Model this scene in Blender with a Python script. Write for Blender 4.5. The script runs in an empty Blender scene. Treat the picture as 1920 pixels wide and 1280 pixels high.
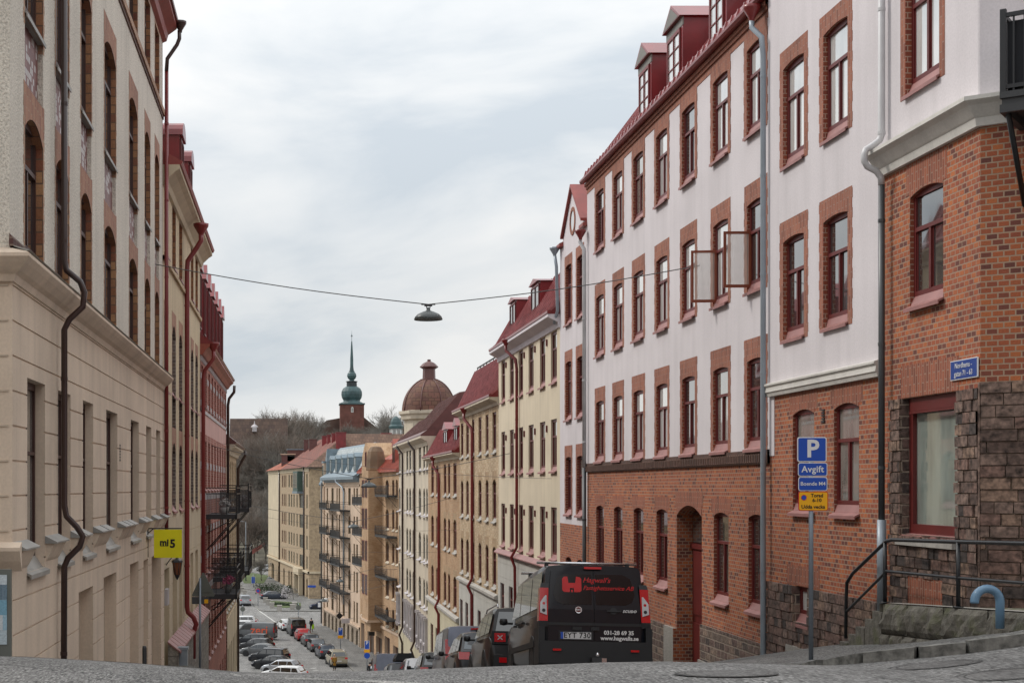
import bpy, math, random
from mathutils import Vector, Matrix
rnd = random.Random(7)
rad = math.radians
SC = bpy.context.scene
COL = SC.collection
F = 2800.0; VX = 550.0; VY = 913.0; EZ = 1.6      # focal length in photo pixels, street vanishing point, eye height
# ------------------------------------------------------------------ camera
cam_data = bpy.data.cameras.new('camera'); cam = bpy.data.objects.new('camera', cam_data); COL.objects.link(cam)
cam.location = (0, 0, EZ); cam.rotation_euler = (rad(90), 0, 0)
cam_data.sensor_width = 36; cam_data.lens = F*36/1920
cam_data.shift_x = (960-VX)/1920; cam_data.shift_y = (VY-640)/1920
cam_data.clip_start = .1; cam_data.clip_end = 5000
SC.camera = cam
# ------------------------------------------------------------------ light
SUN_EL, SUN_AZ = 44, -62           # azimuth measured from +Y towards +X: ahead, to the left
w = bpy.data.worlds.new('World'); SC.world = w; w.use_nodes = True
nt = w.node_tree; nt.nodes.clear()
def wn(t, **k):
    n = nt.nodes.new(t)
    for a, b in k.items(): setattr(n, a, b)
    return n
out = wn('ShaderNodeOutputWorld'); bg = wn('ShaderNodeBackground'); bg.inputs['Strength'].default_value = .093
sky = wn('ShaderNodeTexSky', sky_type='NISHITA'); sky.sun_disc = False
sky.sun_elevation = rad(SUN_EL); sky.sun_rotation = rad(SUN_AZ)
tc = wn('ShaderNodeTexCoord'); mp = wn('ShaderNodeMapping'); mp.inputs['Scale'].default_value = (1.3, 1.3, 3.4)
mp.inputs['Rotation'].default_value = (.25, .35, .2)
n1 = wn('ShaderNodeTexNoise'); n1.inputs['Scale'].default_value = 3.2; n1.inputs['Detail'].default_value = 7; n1.inputs['Roughness'].default_value = .52; n1.inputs['Distortion'].default_value = .35
r1 = wn('ShaderNodeValToRGB'); e = r1.color_ramp.elements
e[0].position = .36; e[0].color = (6.5, 7.1, 7.65, 1); e[1].position = .60; e[1].color = (9.6, 9.6, 9.5, 1)
m_ = e.new(.47); m_.color = (8.2, 8.5, 8.7, 1)
sx = wn('ShaderNodeSeparateXYZ'); mr = wn('ShaderNodeMapRange'); mr.inputs[1].default_value = .12; mr.inputs[2].default_value = .9; mr.inputs[3].default_value = 1.0; mr.inputs[4].default_value = 2.1
mul = wn('ShaderNodeVectorMath', operation='SCALE')
mix = wn('ShaderNodeMix', data_type='RGBA'); mix.inputs[0].default_value = .93
L = nt.links.new
L(tc.outputs['Generated'], mp.inputs['Vector']); L(mp.outputs[0], n1.inputs['Vector']); L(n1.outputs['Fac'], r1.inputs['Fac'])
L(tc.outputs['Generated'], sx.inputs[0]); L(sx.outputs['Z'], mr.inputs[0]); L(r1.outputs['Color'], mul.inputs[0]); L(mr.outputs[0], mul.inputs['Scale'])
L(sky.outputs[0], mix.inputs[6]); L(mul.outputs[0], mix.inputs[7]); L(mix.outputs[2], bg.inputs['Color']); L(bg.outputs[0], out.inputs[0])
sl = bpy.data.lights.new('sun', 'SUN'); sl.energy = 1.9; sl.angle = rad(10); sl.color = (1, .95, .88)
so = bpy.data.objects.new('sun', sl); COL.objects.link(so)
sd = Vector((math.sin(rad(SUN_AZ))*math.cos(rad(SUN_EL)), math.cos(rad(SUN_AZ))*math.cos(rad(SUN_EL)), math.sin(rad(SUN_EL))))
so.rotation_euler = sd.to_track_quat('Z', 'Y').to_euler(); so.location = (-20, 20, 60)
SC.view_settings.view_transform = 'Standard'; SC.view_settings.look = 'None'; SC.view_settings.exposure = 0.0; SC.view_settings.gamma = 1
SC.render.engine = 'CYCLES'
# ------------------------------------------------------------------ materials
def hexc(h):
    return tuple((((c/255)+.055)/1.055)**2.4 if c > 10 else c/3295 for c in (int(h[i:i+2], 16) for i in (0, 2, 4)))
def newmat(name):
    m = bpy.data.materials.new(name); m.use_nodes = True
    t = m.node_tree; b = t.nodes['Principled BSDF']
    return m, t, b
def nz(t, scale, detail=4, vec=None, rough=.55, mapscale=None, coord='Object'):
    c = t.nodes.new('ShaderNodeTexCoord'); n = t.nodes.new('ShaderNodeTexNoise')
    n.inputs['Scale'].default_value = scale; n.inputs['Detail'].default_value = detail; n.inputs['Roughness'].default_value = rough
    if mapscale:
        mm = t.nodes.new('ShaderNodeMapping'); mm.inputs['Scale'].default_value = mapscale
        t.links.new(c.outputs[coord], mm.inputs[0]); t.links.new(mm.outputs[0], n.inputs['Vector'])
    else: t.links.new(c.outputs[coord], n.inputs['Vector'])
    return n
def ramp(t, src, stops, interp='LINEAR'):
    r = t.nodes.new('ShaderNodeValToRGB'); r.color_ramp.interpolation = interp
    e = r.color_ramp.elements
    for i, (p, c) in enumerate(stops):
        x = e[i] if i < 2 else e.new(p)
        x.position = p; x.color = (c[0], c[1], c[2], 1) if not isinstance(c, (int, float)) else (c, c, c, 1)
    t.links.new(src, r.inputs[0]); return r
def mult(t, a, b, fac=1.0, mode='MULTIPLY'):
    m = t.nodes.new('ShaderNodeMix'); m.data_type = 'RGBA'; m.blend_type = mode; m.inputs[0].default_value = fac
    for i, s in ((6, a), (7, b)):
        if isinstance(s, tuple): m.inputs[i].default_value = (s[0], s[1], s[2], 1)
        else: t.links.new(s, m.inputs[i])
    return m.outputs[2]
def bump(t, b, src, strength=.4, dist=.01, prev=None):
    n = t.nodes.new('ShaderNodeBump'); n.inputs['Strength'].default_value = strength; n.inputs['Distance'].default_value = dist
    t.links.new(src, n.inputs['Height'])
    if prev is not None: t.links.new(prev.outputs[0], n.inputs['Normal'])
    t.links.new(n.outputs[0], b.inputs['Normal']); return n
def plain(name, col, rough=.7, metal=0, var=.12, scale=2.0, bmp=0, bscale=40, coat=0, ior=None):
    m, t, b = newmat(name)
    n = nz(t, scale, 5); r = ramp(t, n.outputs['Fac'], [(.3, 1-var), (.7, 1+var)])
    t.links.new(mult(t, r.outputs[0], col), b.inputs['Base Color'])
    b.inputs['Roughness'].default_value = rough; b.inputs['Metallic'].default_value = metal
    if coat: b.inputs['Coat Weight'].default_value = coat; b.inputs['Coat Roughness'].default_value = .04
    if ior: b.inputs['IOR'].default_value = ior
    if bmp: bump(t, b, nz(t, bscale, 4).outputs['Fac'], bmp, .01)
    return m
def plaster(name, col, rough_cast=0.0, stain=.14, dirt=None):
    m, t, b = newmat(name)
    n = nz(t, .55, 6); r = ramp(t, n.outputs['Fac'], [(.3, 1-stain), (.65, 1+stain*.35)])
    s = nz(t, 1.0, 5, mapscale=(2.6, 2.6, .18)); r2 = ramp(t, s.outputs['Fac'], [(.28, 1-stain*1.1), (.55, 1.0)])
    f = nz(t, 30, 3); r3 = ramp(t, f.outputs['Fac'], [(.3, .93), (.7, 1.05)])
    c = mult(t, r.outputs[0], col); c = mult(t, c, r2.outputs[0]); c = mult(t, c, r3.outputs[0])
    if rough_cast:
        f2 = nz(t, 34, 2, rough=.7); r4 = ramp(t, f2.outputs['Fac'], [(.38, .74), (.56, 1.1)]); c = mult(t, c, r4.outputs[0])
        t.links.new(c, b.inputs['Base Color']); bump(t, b, f2.outputs['Fac'], .9, rough_cast)
    else:
        t.links.new(c, b.inputs['Base Color']); bump(t, b, f.outputs['Fac'], .25, .004)
    b.inputs['Roughness'].default_value = .88
    return m
def brick(name, cols, mortar, bw=.25, bh=.08, ms=.011, upright=False, bmp=.5, stain=.15, offset=.5, blotch=None):
    m, t, b = newmat(name)
    c = t.nodes.new('ShaderNodeTexCoord'); mp = t.nodes.new('ShaderNodeMapping')
    if upright: mp.inputs['Rotation'].default_value = (0, 0, rad(90))
    t.links.new(c.outputs['UV'], mp.inputs[0])
    k = t.nodes.new('ShaderNodeTexBrick'); k.offset = offset
    for n_, v in (('Scale', 1), ('Brick Width', bw), ('Row Height', bh), ('Mortar Size', ms), ('Mortar Smooth', .2), ('Bias', 0)): k.inputs[n_].default_value = v
    k.inputs['Color1'].default_value = (0, 0, 0, 1); k.inputs['Color2'].default_value = (1, 1, 1, 1); k.inputs['Mortar'].default_value = (.5, .5, .5, 1)
    t.links.new(mp.outputs[0], k.inputs['Vector'])
    n = len(cols); r = ramp(t, k.outputs['Color'], [((i+.5)/n, cc) for i, cc in enumerate(cols)])
    f = nz(t, 45, 4); r3 = ramp(t, f.outputs['Fac'], [(.3, .8), (.7, 1.15)])
    g = nz(t, .45, 5); r4 = ramp(t, g.outputs['Fac'], [(.32, 1-stain), (.66, 1+stain*.6)])
    cc = mult(t, r.outputs[0], r3.outputs[0])
    mx = t.nodes.new('ShaderNodeMix'); mx.data_type = 'RGBA'; t.links.new(k.outputs['Fac'], mx.inputs[0]); t.links.new(cc, mx.inputs[6]); mx.inputs[7].default_value = (*mortar, 1)
    cc = mult(t, mx.outputs[2], r4.outputs[0])
    if blotch:
        g2 = nz(t, .8, 3); r5 = ramp(t, g2.outputs['Fac'], [(.5, (1, 1, 1)), (.68, blotch)]); cc = mult(t, cc, r5.outputs[0])
    t.links.new(cc, b.inputs['Base Color']); b.inputs['Roughness'].default_value = .85
    inv = t.nodes.new('ShaderNodeMath'); inv.operation = 'SUBTRACT'; inv.inputs[0].default_value = 1; t.links.new(k.outputs['Fac'], inv.inputs[1])
    ad = t.nodes.new('ShaderNodeMath'); ad.operation = 'MULTIPLY_ADD'; t.links.new(f.outputs['Fac'], ad.inputs[0]); ad.inputs[1].default_value = .5; t.links.new(inv.outputs[0], ad.inputs[2])
    bump(t, b, ad.outputs[0], bmp, .008)
    return m
M = {}
red3 = [(.14, .046, .034), (.30, .078, .037), (.39, .108, .040), (.25, .064, .036), (.45, .138, .046), (.345, .092, .038)]
M['red_brick'] = brick('red_brick', red3, (.33, .22, .155), bw=.14, bh=.079, ms=.010)
M['red_brick_long'] = brick('red_brick_long', red3, (.37, .26, .18), bw=.145, bh=.079, ms=.010)
M['red_soldier'] = brick('red_brick_soldier', [(.2, .06, .035), (.34, .1, .05), (.27, .08, .045)], (.30, .17, .12), bw=.25, bh=.075, upright=True)
M['surround'] = brick('window_surround_brick', [(.22, .075, .048), (.36, .13, .075), (.28, .09, .052), (.32, .125, .08)], (.30, .19, .15), bw=.25, bh=.078, ms=.008, upright=True)
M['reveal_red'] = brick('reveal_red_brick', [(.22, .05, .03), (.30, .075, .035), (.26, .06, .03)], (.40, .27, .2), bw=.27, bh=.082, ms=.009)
M['dark_soldier'] = brick('dark_soldier_brick', [(.04, .02, .018), (.09, .04, .03), (.06, .03, .025)], (.2, .12, .09), bw=.3, bh=.08, upright=True)
M['plaster_white'] = plaster('plaster_white', (.66, .62, .64), stain=.08)
M['plaster_cornice'] = plaster('plaster_cornice', (.62, .60, .56), stain=.12)
M['plaster_beige'] = plaster('plaster_beige', (.65, .525, .41), stain=.16)
M['plaster_beige_shaded'] = plaster('plaster_beige_shaded', (.50, .41, .32), stain=.1)  # darker beige copy: recess shade put into the colour; also joint strips
M['roughcast'] = plaster('roughcast', (.66, .61, .53), rough_cast=.018, stain=.12)
M['plaster_yellow'] = plaster('plaster_yellow', (.60, .49, .33), rough_cast=.012, stain=.12)
M['plaster_yellow_smooth'] = plaster('plaster_yellow_smooth', (.56, .47, .335), stain=.12)
M['plaster_cream'] = plaster('plaster_cream', (.66, .575, .43), stain=.10)
M['plaster_pink'] = plaster('plaster_pink', (.58, .36, .33), stain=.12)
M['plaster_peach'] = plaster('plaster_peach', (.56, .42, .31), stain=.14)
M['stone_cream'] = plaster('stone_cream', (.56, .49, .385), stain=.16)
M['stone_grey'] = plaster('stone_grey', (.50, .49, .45), stain=.14)
M['stone_pale'] = plaster('stone_pale', (.55, .50, .36), stain=.14)
M['concrete'] = plaster('concrete', (.33, .31, .28), rough_cast=.003, stain=.2)
M['granite_sill'] = plain('granite_sill', (.36, .34, .31), .8, var=.2, scale=6)
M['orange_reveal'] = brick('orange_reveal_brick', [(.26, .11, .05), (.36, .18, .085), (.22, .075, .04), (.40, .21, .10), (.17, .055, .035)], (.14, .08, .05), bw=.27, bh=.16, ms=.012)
M['orange_surround'] = brick('orange_surround_brick', [(.36, .20, .13), (.42, .25, .16), (.30, .15, .10)], (.35, .28, .2), bw=.11, bh=.08, ms=.008)
M['orange_soldier'] = brick('orange_soldier_brick', [(.32, .15, .10), (.40, .20, .13), (.27, .12, .08)], (.35, .25, .18), bw=.3, bh=.09, upright=True, ms=.009)
M['brown_brick'] = brick('brown_brick', [(.07, .035, .032), (.12, .055, .045), (.09, .04, .035)], (.18, .13, .1), bw=.27, bh=.085)
M['grey_brick'] = brick('grey_brown_brick', [(.13, .10, .09), (.19, .15, .13), (.10, .07, .06), (.24, .17, .13)], (.32, .28, .23), bw=.27, bh=.10)
M['yellow_brick'] = brick('yellow_brick', [(.42, .29, .17), (.52, .38, .24), (.37, .25, .14), (.56, .43, .28)], (.42, .35, .25), bw=.26, bh=.085, ms=.010)
M['yellow_brick_up'] = brick('yellow_brick_upright', [(.34, .22, .12), (.44, .30, .17), (.28, .17, .09)], (.38, .3, .2), bw=.27, bh=.085, upright=True)
M['ochre_brick'] = brick('ochre_brick', [(.40, .24, .13), (.48, .31, .18), (.36, .20, .10), (.44, .28, .16)], (.4, .3, .2), bw=.26, bh=.085, blotch=(.8, .74, .66))
M['far_yellow_brick'] = plain('far_yellow_brick', (.36, .27, .175), .9, var=.28, scale=2.6)
M['pink_brick'] = brick('pinkish_red_brick', [(.30, .09, .07), (.36, .12, .09), (.26, .075, .06)], (.40, .25, .2), bw=.26, bh=.09)
M['light_band'] = plain('light_stone_band', (.46, .43, .44), .85, var=.15)
# checkered tiles
def checker():
    m, t, b = newmat('checkered_tiles'); c = t.nodes.new('ShaderNodeTexCoord'); k = t.nodes.new('ShaderNodeTexBrick')
    k.offset = 0
    for n_, v in (('Scale', 1), ('Brick Width', .10), ('Row Height', .10), ('Mortar Size', .008), ('Bias', 0)): k.inputs[n_].default_value = v
    k.inputs['Color1'].default_value = (0, 0, 0, 1); k.inputs['Color2'].default_value = (1, 1, 1, 1); k.inputs['Mortar'].default_value = (.42, .42, .42, 1)
    t.links.new(c.outputs['UV'], k.inputs['Vector'])
    r = ramp(t, k.outputs['Color'], [(0, (.16, .06, .055)), (.45, (.22, .10, .09)), (.62, (.5, .47, .46))], 'CONSTANT')
    t.links.new(r.outputs[0], b.inputs['Base Color']); b.inputs['Roughness'].default_value = .5
    return m
M['checker'] = checker()
def stones(name, cols, mortar, bw, bh, bmp=1.0, moss=False, ms=.02):
    m, t, b = newmat(name); c = t.nodes.new('ShaderNodeTexCoord')
    wv = nz(t, 3.0, 2, coord='UV'); av = t.nodes.new('ShaderNodeVectorMath'); av.operation = 'MULTIPLY_ADD'; av.inputs[1].default_value = (.04, .03, 0)
    t.links.new(wv.outputs['Color'], av.inputs[0]); t.links.new(c.outputs['UV'], av.inputs[2])
    k = t.nodes.new('ShaderNodeTexBrick')
    for n_, v in (('Scale', 1), ('Brick Width', bw), ('Row Height', bh), ('Mortar Size', ms), ('Mortar Smooth', .5), ('Bias', 0)): k.inputs[n_].default_value = v
    k.squash = .7; k.squash_frequency = 3
    k.inputs['Color1'].default_value = (0, 0, 0, 1); k.inputs['Color2'].default_value = (1, 1, 1, 1); k.inputs['Mortar'].default_value = (.5, .5, .5, 1)
    t.links.new(av.outputs[0], k.inputs['Vector'])
    r = ramp(t, k.outputs['Color'], [((i+.5)/len(cols), q) for i, q in enumerate(cols)])
    f = nz(t, 9, 6, rough=.65); r3 = ramp(t, f.outputs['Fac'], [(.3, .4), (.7, 1.45)])
    cc = mult(t, r.outputs[0], r3.outputs[0])
    mx = t.nodes.new('ShaderNodeMix'); mx.data_type = 'RGBA'; t.links.new(k.outputs['Fac'], mx.inputs[0]); t.links.new(cc, mx.inputs[6]); mx.inputs[7].default_value = (*mortar, 1)
    cc = mx.outputs[2]
    if moss:
        g = nz(t, 2.3, 4); q = ramp(t, g.outputs['Fac'], [(.52, 0), (.66, 1)])
        mo = t.nodes.new('ShaderNodeMix'); mo.data_type = 'RGBA'; t.links.new(q.outputs[0], mo.inputs[0]); t.links.new(cc, mo.inputs[6]); mo.inputs[7].default_value = (.085, .10, .045, 1); cc = mo.outputs[2]
    t.links.new(cc, b.inputs['Base Color']); b.inputs['Roughness'].default_value = .9
    inv = t.nodes.new('ShaderNodeMath'); inv.operation = 'SUBTRACT'; inv.inputs[0].default_value = 1; t.links.new(k.outputs['Fac'], inv.inputs[1])
    ad = t.nodes.new('ShaderNodeMath'); ad.operation = 'MULTIPLY_ADD'; t.links.new(f.outputs['Fac'], ad.inputs[0]); ad.inputs[1].default_value = .9; t.links.new(inv.outputs[0], ad.inputs[2])
    bump(t, b, ad.outputs[0], bmp, .05)
    return m
M['stone_brown'] = stones('brown_rough_stone', [(.09, .06, .05), (.19, .125, .10), (.06, .045, .042), (.25, .18, .135), (.14, .085, .072)], (.27, .21, .165), .36, .168, 1.0)
M['stone_grey_base'] = stones('grey_block_stone', [(.22, .205, .18), (.27, .25, .22), (.2, .185, .165)], (.17, .15, .13), .5, .3, .5)
M['stone_moss'] = stones('mossy_boulder_stone', [(.13, .12, .10), (.18, .17, .14), (.09, .085, .07)], (.12, .11, .08), .9, .5, 1.0, True)
M['cobble'] = stones('mossy_cobble', [(.25, .22, .19), (.32, .29, .25), (.2, .18, .16)], (.12, .14, .05), .13, .12, .8, True)
def asphalt(name, base, speck=.35, patch=True):
    m, t, b = newmat(name)
    f = nz(t, 34, 5, rough=.8, mapscale=(1, .3, 1)); vo = t.nodes.new('ShaderNodeTexVoronoi'); vo.inputs['Scale'].default_value = 80; cv = t.nodes.new('ShaderNodeTexCoord'); mv = t.nodes.new('ShaderNodeMapping'); mv.inputs['Scale'].default_value = (1, .13, 1); t.links.new(cv.outputs['Object'], mv.inputs[0]); t.links.new(mv.outputs[0], vo.inputs['Vector'])
    bw_ = t.nodes.new('ShaderNodeSeparateColor'); t.links.new(vo.outputs['Color'], bw_.inputs[0])
    r0 = ramp(t, f.outputs['Fac'], [(.36, 1-speck*.5), (.5, 1.0), (.62, 1+speck*.5)]); rv = ramp(t, bw_.outputs[0], [(.0, max(.15, 1-speck*1.6)), (.3, 1-speck*.5), (.7, 1.05), (1.0, 1+speck*1.1)])
    class _R: pass
    r = _R(); r.outputs = [mult(t, r0.outputs[0], rv.outputs[0])]
    g = nz(t, .6, 5); r2 = ramp(t, g.outputs['Fac'], [(.3, .78), (.5, 1), (.7, 1.2)])
    s = nz(t, 1.4, 4, mapscale=(1, .12, 1)); r4 = ramp(t, s.outputs['Fac'], [(.38, .86), (.6, 1.08)])
    c = mult(t, r.outputs[0], base); c = mult(t, c, r2.outputs[0]); c = mult(t, c, r4.outputs[0])
    if patch:
        c0 = t.nodes.new('ShaderNodeTexCoord'); v = t.nodes.new('ShaderNodeTexVoronoi'); v.feature = 'DISTANCE_TO_EDGE'; v.inputs['Scale'].default_value = .23
        wv = nz(t, 1.1, 3); av = t.nodes.new('ShaderNodeVectorMath'); av.operation = 'MULTIPLY_ADD'; av.inputs[1].default_value = (.9, .9, 0)
        t.links.new(wv.outputs['Color'], av.inputs[0]); t.links.new(c0.outputs['Object'], av.inputs[2]); t.links.new(av.outputs[0], v.inputs['Vector'])
        q = ramp(t, v.outputs['Distance'], [(0, .55), (.006, 1)]); c = mult(t, c, q.outputs[0])
    t.links.new(c, b.inputs['Base Color']); b.inputs['Roughness'].default_value = .8
    bump(t, b, f.outputs['Fac'], .5, .006)
    return m
M['asphalt'] = asphalt('asphalt', (.19, .185, .178), .6)
M['asphalt_walk'] = asphalt('asphalt_walk', (.16, .157, .15), .55, False)
M['asphalt_worn'] = asphalt('asphalt_worn', (.34, .33, .31), .4, False)
M['manhole'] = asphalt('manhole_iron', (.13, .125, .12), .35, False)
M['manhole_ring'] = asphalt('manhole_ring', (.07, .068, .065), .35, False)
M['turret_brown'] = plain('turret_brown', (.17, .105, .06), .7, var=.35, scale=.8)
M['stone_base_warm'] = stones('warm_block_stone', [(.34, .27, .2), (.40, .32, .24), (.3, .24, .18)], (.22, .18, .14), .5, .3, .5)
M['kerb'] = plain('granite_kerb', (.17, .165, .15), .85, var=.6, scale=9, bmp=.6, bscale=25)
M['road_paint'] = plain('road_paint', (.55, .55, .52), .8, var=.3, scale=3)
M['frame_red'] = plain('window_frame_red', (.115, .014, .013), .45, var=.15)
M['frame_red_bright'] = plain('frame_red_bright', (.16, .016, .016), .45, var=.12)
M['frame_brown'] = plain('frame_brown', (.05, .02, .015), .5)
M['frame_green'] = plain('frame_green', (.05, .09, .075), .5)
M['frame_white'] = plain('frame_white', (.6, .6, .57), .5)
M['frame_grey'] = plain('frame_grey', (.16, .15, .13), .5)
M['casement_orange'] = plain('casement_orange_wood', (.22, .05, .02), .5)
M['sill_pink'] = plain('sill_painted_pink', (.30, .14, .13), .5, var=.18)
M['sill_grey'] = plain('sill_grey_metal', (.28, .27, .25), .5, metal=.0, var=.2)
M['roof_red'] = plain('roof_red_metal', (.19, .013, .016), .38, var=.3, scale=1.1, coat=.25)
M['roof_seam'] = plain('sky_sheen_red_seam', (.36, .12, .12), .35, var=.3, scale=4, coat=.3); M['roof_seam_brown'] = plain('sky_sheen_brown_seam', (.19, .10, .09), .4, var=.3, scale=4)  # seams paler than the roof metal: sky sheen put into their colour
M['roof_red_dull'] = plain('roof_red_dull', (.26, .05, .04), .5, var=.2)
M['roof_brown'] = plain('roof_brown_metal', (.115, .045, .04), .4, var=.2)
M['roof_brown_grey'] = plain('roof_brown_grey', (.17, .13, .11), .45, var=.2)
M['roof_copper'] = plain('roof_copper_blue', (.155, .205, .24), .45, var=.18)
M['roof_slate'] = brick('roof_slate_pale', [(.38, .42, .43), (.45, .48, .48), (.33, .37, .38)], (.25, .28, .3), bw=.4, bh=.3, ms=.02)
M['roof_orange'] = plain('roof_orange_metal', (.30, .07, .045), .5, var=.2)
M['gutter_red'] = plain('gutter_red', (.18, .018, .018), .4, coat=.2)
M['gutter_brown'] = plain('gutter_brown', (.035, .016, .013), .35, coat=.2)
M['pipe_white'] = plain('pipe_white', (.5, .5, .51), .45)
M['pipe_grey'] = plain('pipe_grey_zinc', (.27, .31, .35), .4, metal=.2)
M['pipe_dark'] = plain('pipe_dark_grey', (.06, .065, .07), .4)
M['metal_black'] = plain('metal_black', (.012, .014, .017), .4)
M['metal_dark'] = plain('metal_dark', (.03, .032, .035), .5)
M['blue_grey_metal'] = plain('blue_grey_painted_metal', (.13, .24, .36), .4, coat=.2)
M['sign_post'] = plain('galvanised_post', (.22, .25, .29), .45, metal=.4)
M['sign_blue'] = plain('sign_blue', (.012, .075, .42), .4, var=.05)
M['sign_blue_dark'] = plain('sign_blue_dark', (.012, .05, .25), .4, var=.05)
M['sign_white'] = plain('sign_white', (.72, .72, .72), .4, var=.04)
M['sign_yellow'] = plain('sign_yellow', (.85, .42, .01), .4, var=.05)
M['sign_red'] = plain('sign_red', (.55, .015, .012), .4, var=.05)
M['sign_back'] = plain('sign_back_grey', (.12, .13, .115), .5)
M['lettering_black'] = plain('lettering_black', (.01, .01, .01), .5)
M['banner_yellow'] = plain('banner_yellow', (.78, .72, .005), .5, var=.04)
M['lamp_grey'] = plain('lamp_grey_enamel', (.06, .07, .072), .4)
M['lamp_globe'] = plain('lamp_globe', (.75, .75, .73), .3)
M['cable'] = plain('cable', (.09, .09, .09), .6)
M['copper_green'] = plain('verdigris_copper', (.05, .095, .10), .5, var=.45, scale=.35)
M['copper_dark'] = plain('dark_copper', (.025, .03, .034), .5, var=.4, scale=.35)
M['tower_brick'] = plain('tower_brick', (.15, .062, .048), .9, var=.25, scale=.5)
M['church_roof'] = plain('church_roof_tiles', (.105, .066, .052), .9, var=.2, scale=.3)
M['school_brick'] = plain('school_brick', (.13, .06, .05), .9, var=.25, scale=.4)
M['school_roof'] = plain('school_roof', (.13, .08, .06), .9, var=.2, scale=.3)
M['bark'] = plain('bark', (.10, .085, .07), .95, var=.3, scale=1)
M['twigs'] = plain('twigs', (.18, .165, .145), .95, var=.3, scale=.3)
M['twigs_red'] = plain('twigs_reddish', (.175, .14, .115), .95, var=.25, scale=.3)
M['grass'] = plain('grass', (.06, .085, .022), .95, var=.35, scale=.8)
M['hedge_leaf'] = plain('hedge_leaves', (.022, .042, .014), .8, var=.4, scale=2)
M['leaf_litter'] = plain('leaf_litter', (.10, .088, .062), .95, var=.45, scale=.25)
M['tyre'] = plain('tyre_rubber', (.018, .018, .018), .8)
M['rim'] = plain('alloy_rim', (.30, .30, .31), .35, metal=.6)
M['plastic_black'] = plain('black_plastic', (.011, .012, .014), .55)
M['chrome'] = plain('chrome_trim', (.6, .6, .62), .2, metal=.9)
M['light_red'] = plain('tail_light_red', (.5, .008, .012), .2, coat=.6, var=.1)
M['light_clear'] = plain('tail_light_clear', (.5, .5, .52), .2, coat=.6, var=.15)
M['plate_white'] = plain('plate_white', (.6, .6, .6), .4, var=.03)
M['skin'] = plain('skin', (.45, .27, .2), .6)
M['coat_mustard'] = plain('coat_mustard', (.26, .13, .015), .9, bmp=.3)
M['vest_hivis'] = plain('hi_vis_cloth', (.45, .75, .02), .8)
M['cloth_dark'] = plain('dark_cloth', (.015, .016, .02), .9)
M['hair'] = plain('hair', (.35, .27, .19), .8)
M['flower_pink'] = plain('flower_pink', (.5, .04, .16), .7)
M['curtain'] = plain('pot_white', (.5, .48, .46), .7)
M['lantern_glass'] = plain('lantern_amber_glass', (.16, .05, .02), .2, coat=.5)
def tiles(name, cols, w_=.3, h_=.35):
    return brick(name, cols, tuple(c*.5 for c in cols[0]), bw=w_, bh=h_, ms=.03, bmp=.6)
M['tile_orange'] = tiles('roof_tile_orange', [(.30, .085, .045), (.36, .11, .055), (.26, .07, .04)], .6, .7)
M['tile_red'] = tiles('roof_tile_red', [(.17, .05, .035), (.22, .07, .045), (.14, .055, .04)], .6, .7)
M['tile_brown'] = tiles('roof_tile_brown', [(.15, .085, .058), (.19, .11, .075), (.12, .07, .05)], .6, .7)
M['dome_scale'] = tiles('dome_scales', [(.17, .075, .055), (.15, .08, .052), (.13, .06, .047)], .5, .5)
def glass(name, base, ior=1.75, rough=.04, var=.5, curtain=None):
    m, t, b = newmat(name); n = nz(t, 1.3, 3, mapscale=(1.6, 1.6, .45)); r = ramp(t, n.outputs['Fac'], [(.35, 1-var), (.65, 1+var)])
    t.links.new(mult(t, r.outputs[0], base), b.inputs['Base Color']); b.inputs['Roughness'].default_value = rough; b.inputs['IOR'].default_value = ior
    b.inputs['Coat Weight'].default_value = 1; b.inputs['Coat Roughness'].default_value = .01; b.inputs['Coat IOR'].default_value = ior
    g = nz(t, 1.6, 1); bump(t, b, g.outputs['Fac'], .12, .02)
    return m
M['glass'] = glass('window_glass', (.035, .036, .036))
M['glass_curtain'] = glass('window_glass_curtained', (.22, .21, .19), var=.35)
M['glass_pale'] = glass('window_glass_pale_blind_and_sky', (.62, .63, .62), ior=2.0, var=.15)  # pale base: white blinds plus reflected sky put into the colour
M['glass_dull'] = glass('window_glass_dull', (.03, .03, .03), 1.4, .35)
for k_, c_ in (('stone_a', (.10, .066, .054)), ('stone_b', (.155, .105, .085)), ('stone_c', (.055, .042, .038)), ('stone_d', (.19, .125, .092)), ('stone_e', (.14, .085, .068))): M[k_] = plain('rough_'+k_, c_, .92, var=.75, scale=13, bmp=1.0, bscale=16)
def mossy(name, col):
    m, t, b = newmat(name); f = nz(t, 7, 6, rough=.7); r3 = ramp(t, f.outputs['Fac'], [(.3, .5), (.7, 1.5)]); c = mult(t, r3.outputs[0], col)
    g = nz(t, 2.6, 5); q = ramp(t, g.outputs['Fac'], [(.52, 0), (.68, .55)]); mo = t.nodes.new('ShaderNodeMix'); mo.data_type = 'RGBA'; t.links.new(q.outputs[0], mo.inputs[0]); t.links.new(c, mo.inputs[6]); mo.inputs[7].default_value = (.085, .095, .03, 1)
    t.links.new(mo.outputs[2], b.inputs['Base Color']); b.inputs['Roughness'].default_value = .95; bump(t, b, f.outputs['Fac'], 1.0, .03); return m
M['boulder'] = mossy('mossy_boulder', (.13, .12, .10))
M['mortar'] = plain('stone_mortar', (.25, .2, .155), .95, var=.2, scale=5)
M['glass_shop'] = glass('shop_window_glass', (.26, .31, .28), var=.25, ior=2.2)
M['glass_car'] = glass('car_glass', (.012, .014, .016), 1.6, .02, .3)
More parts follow.
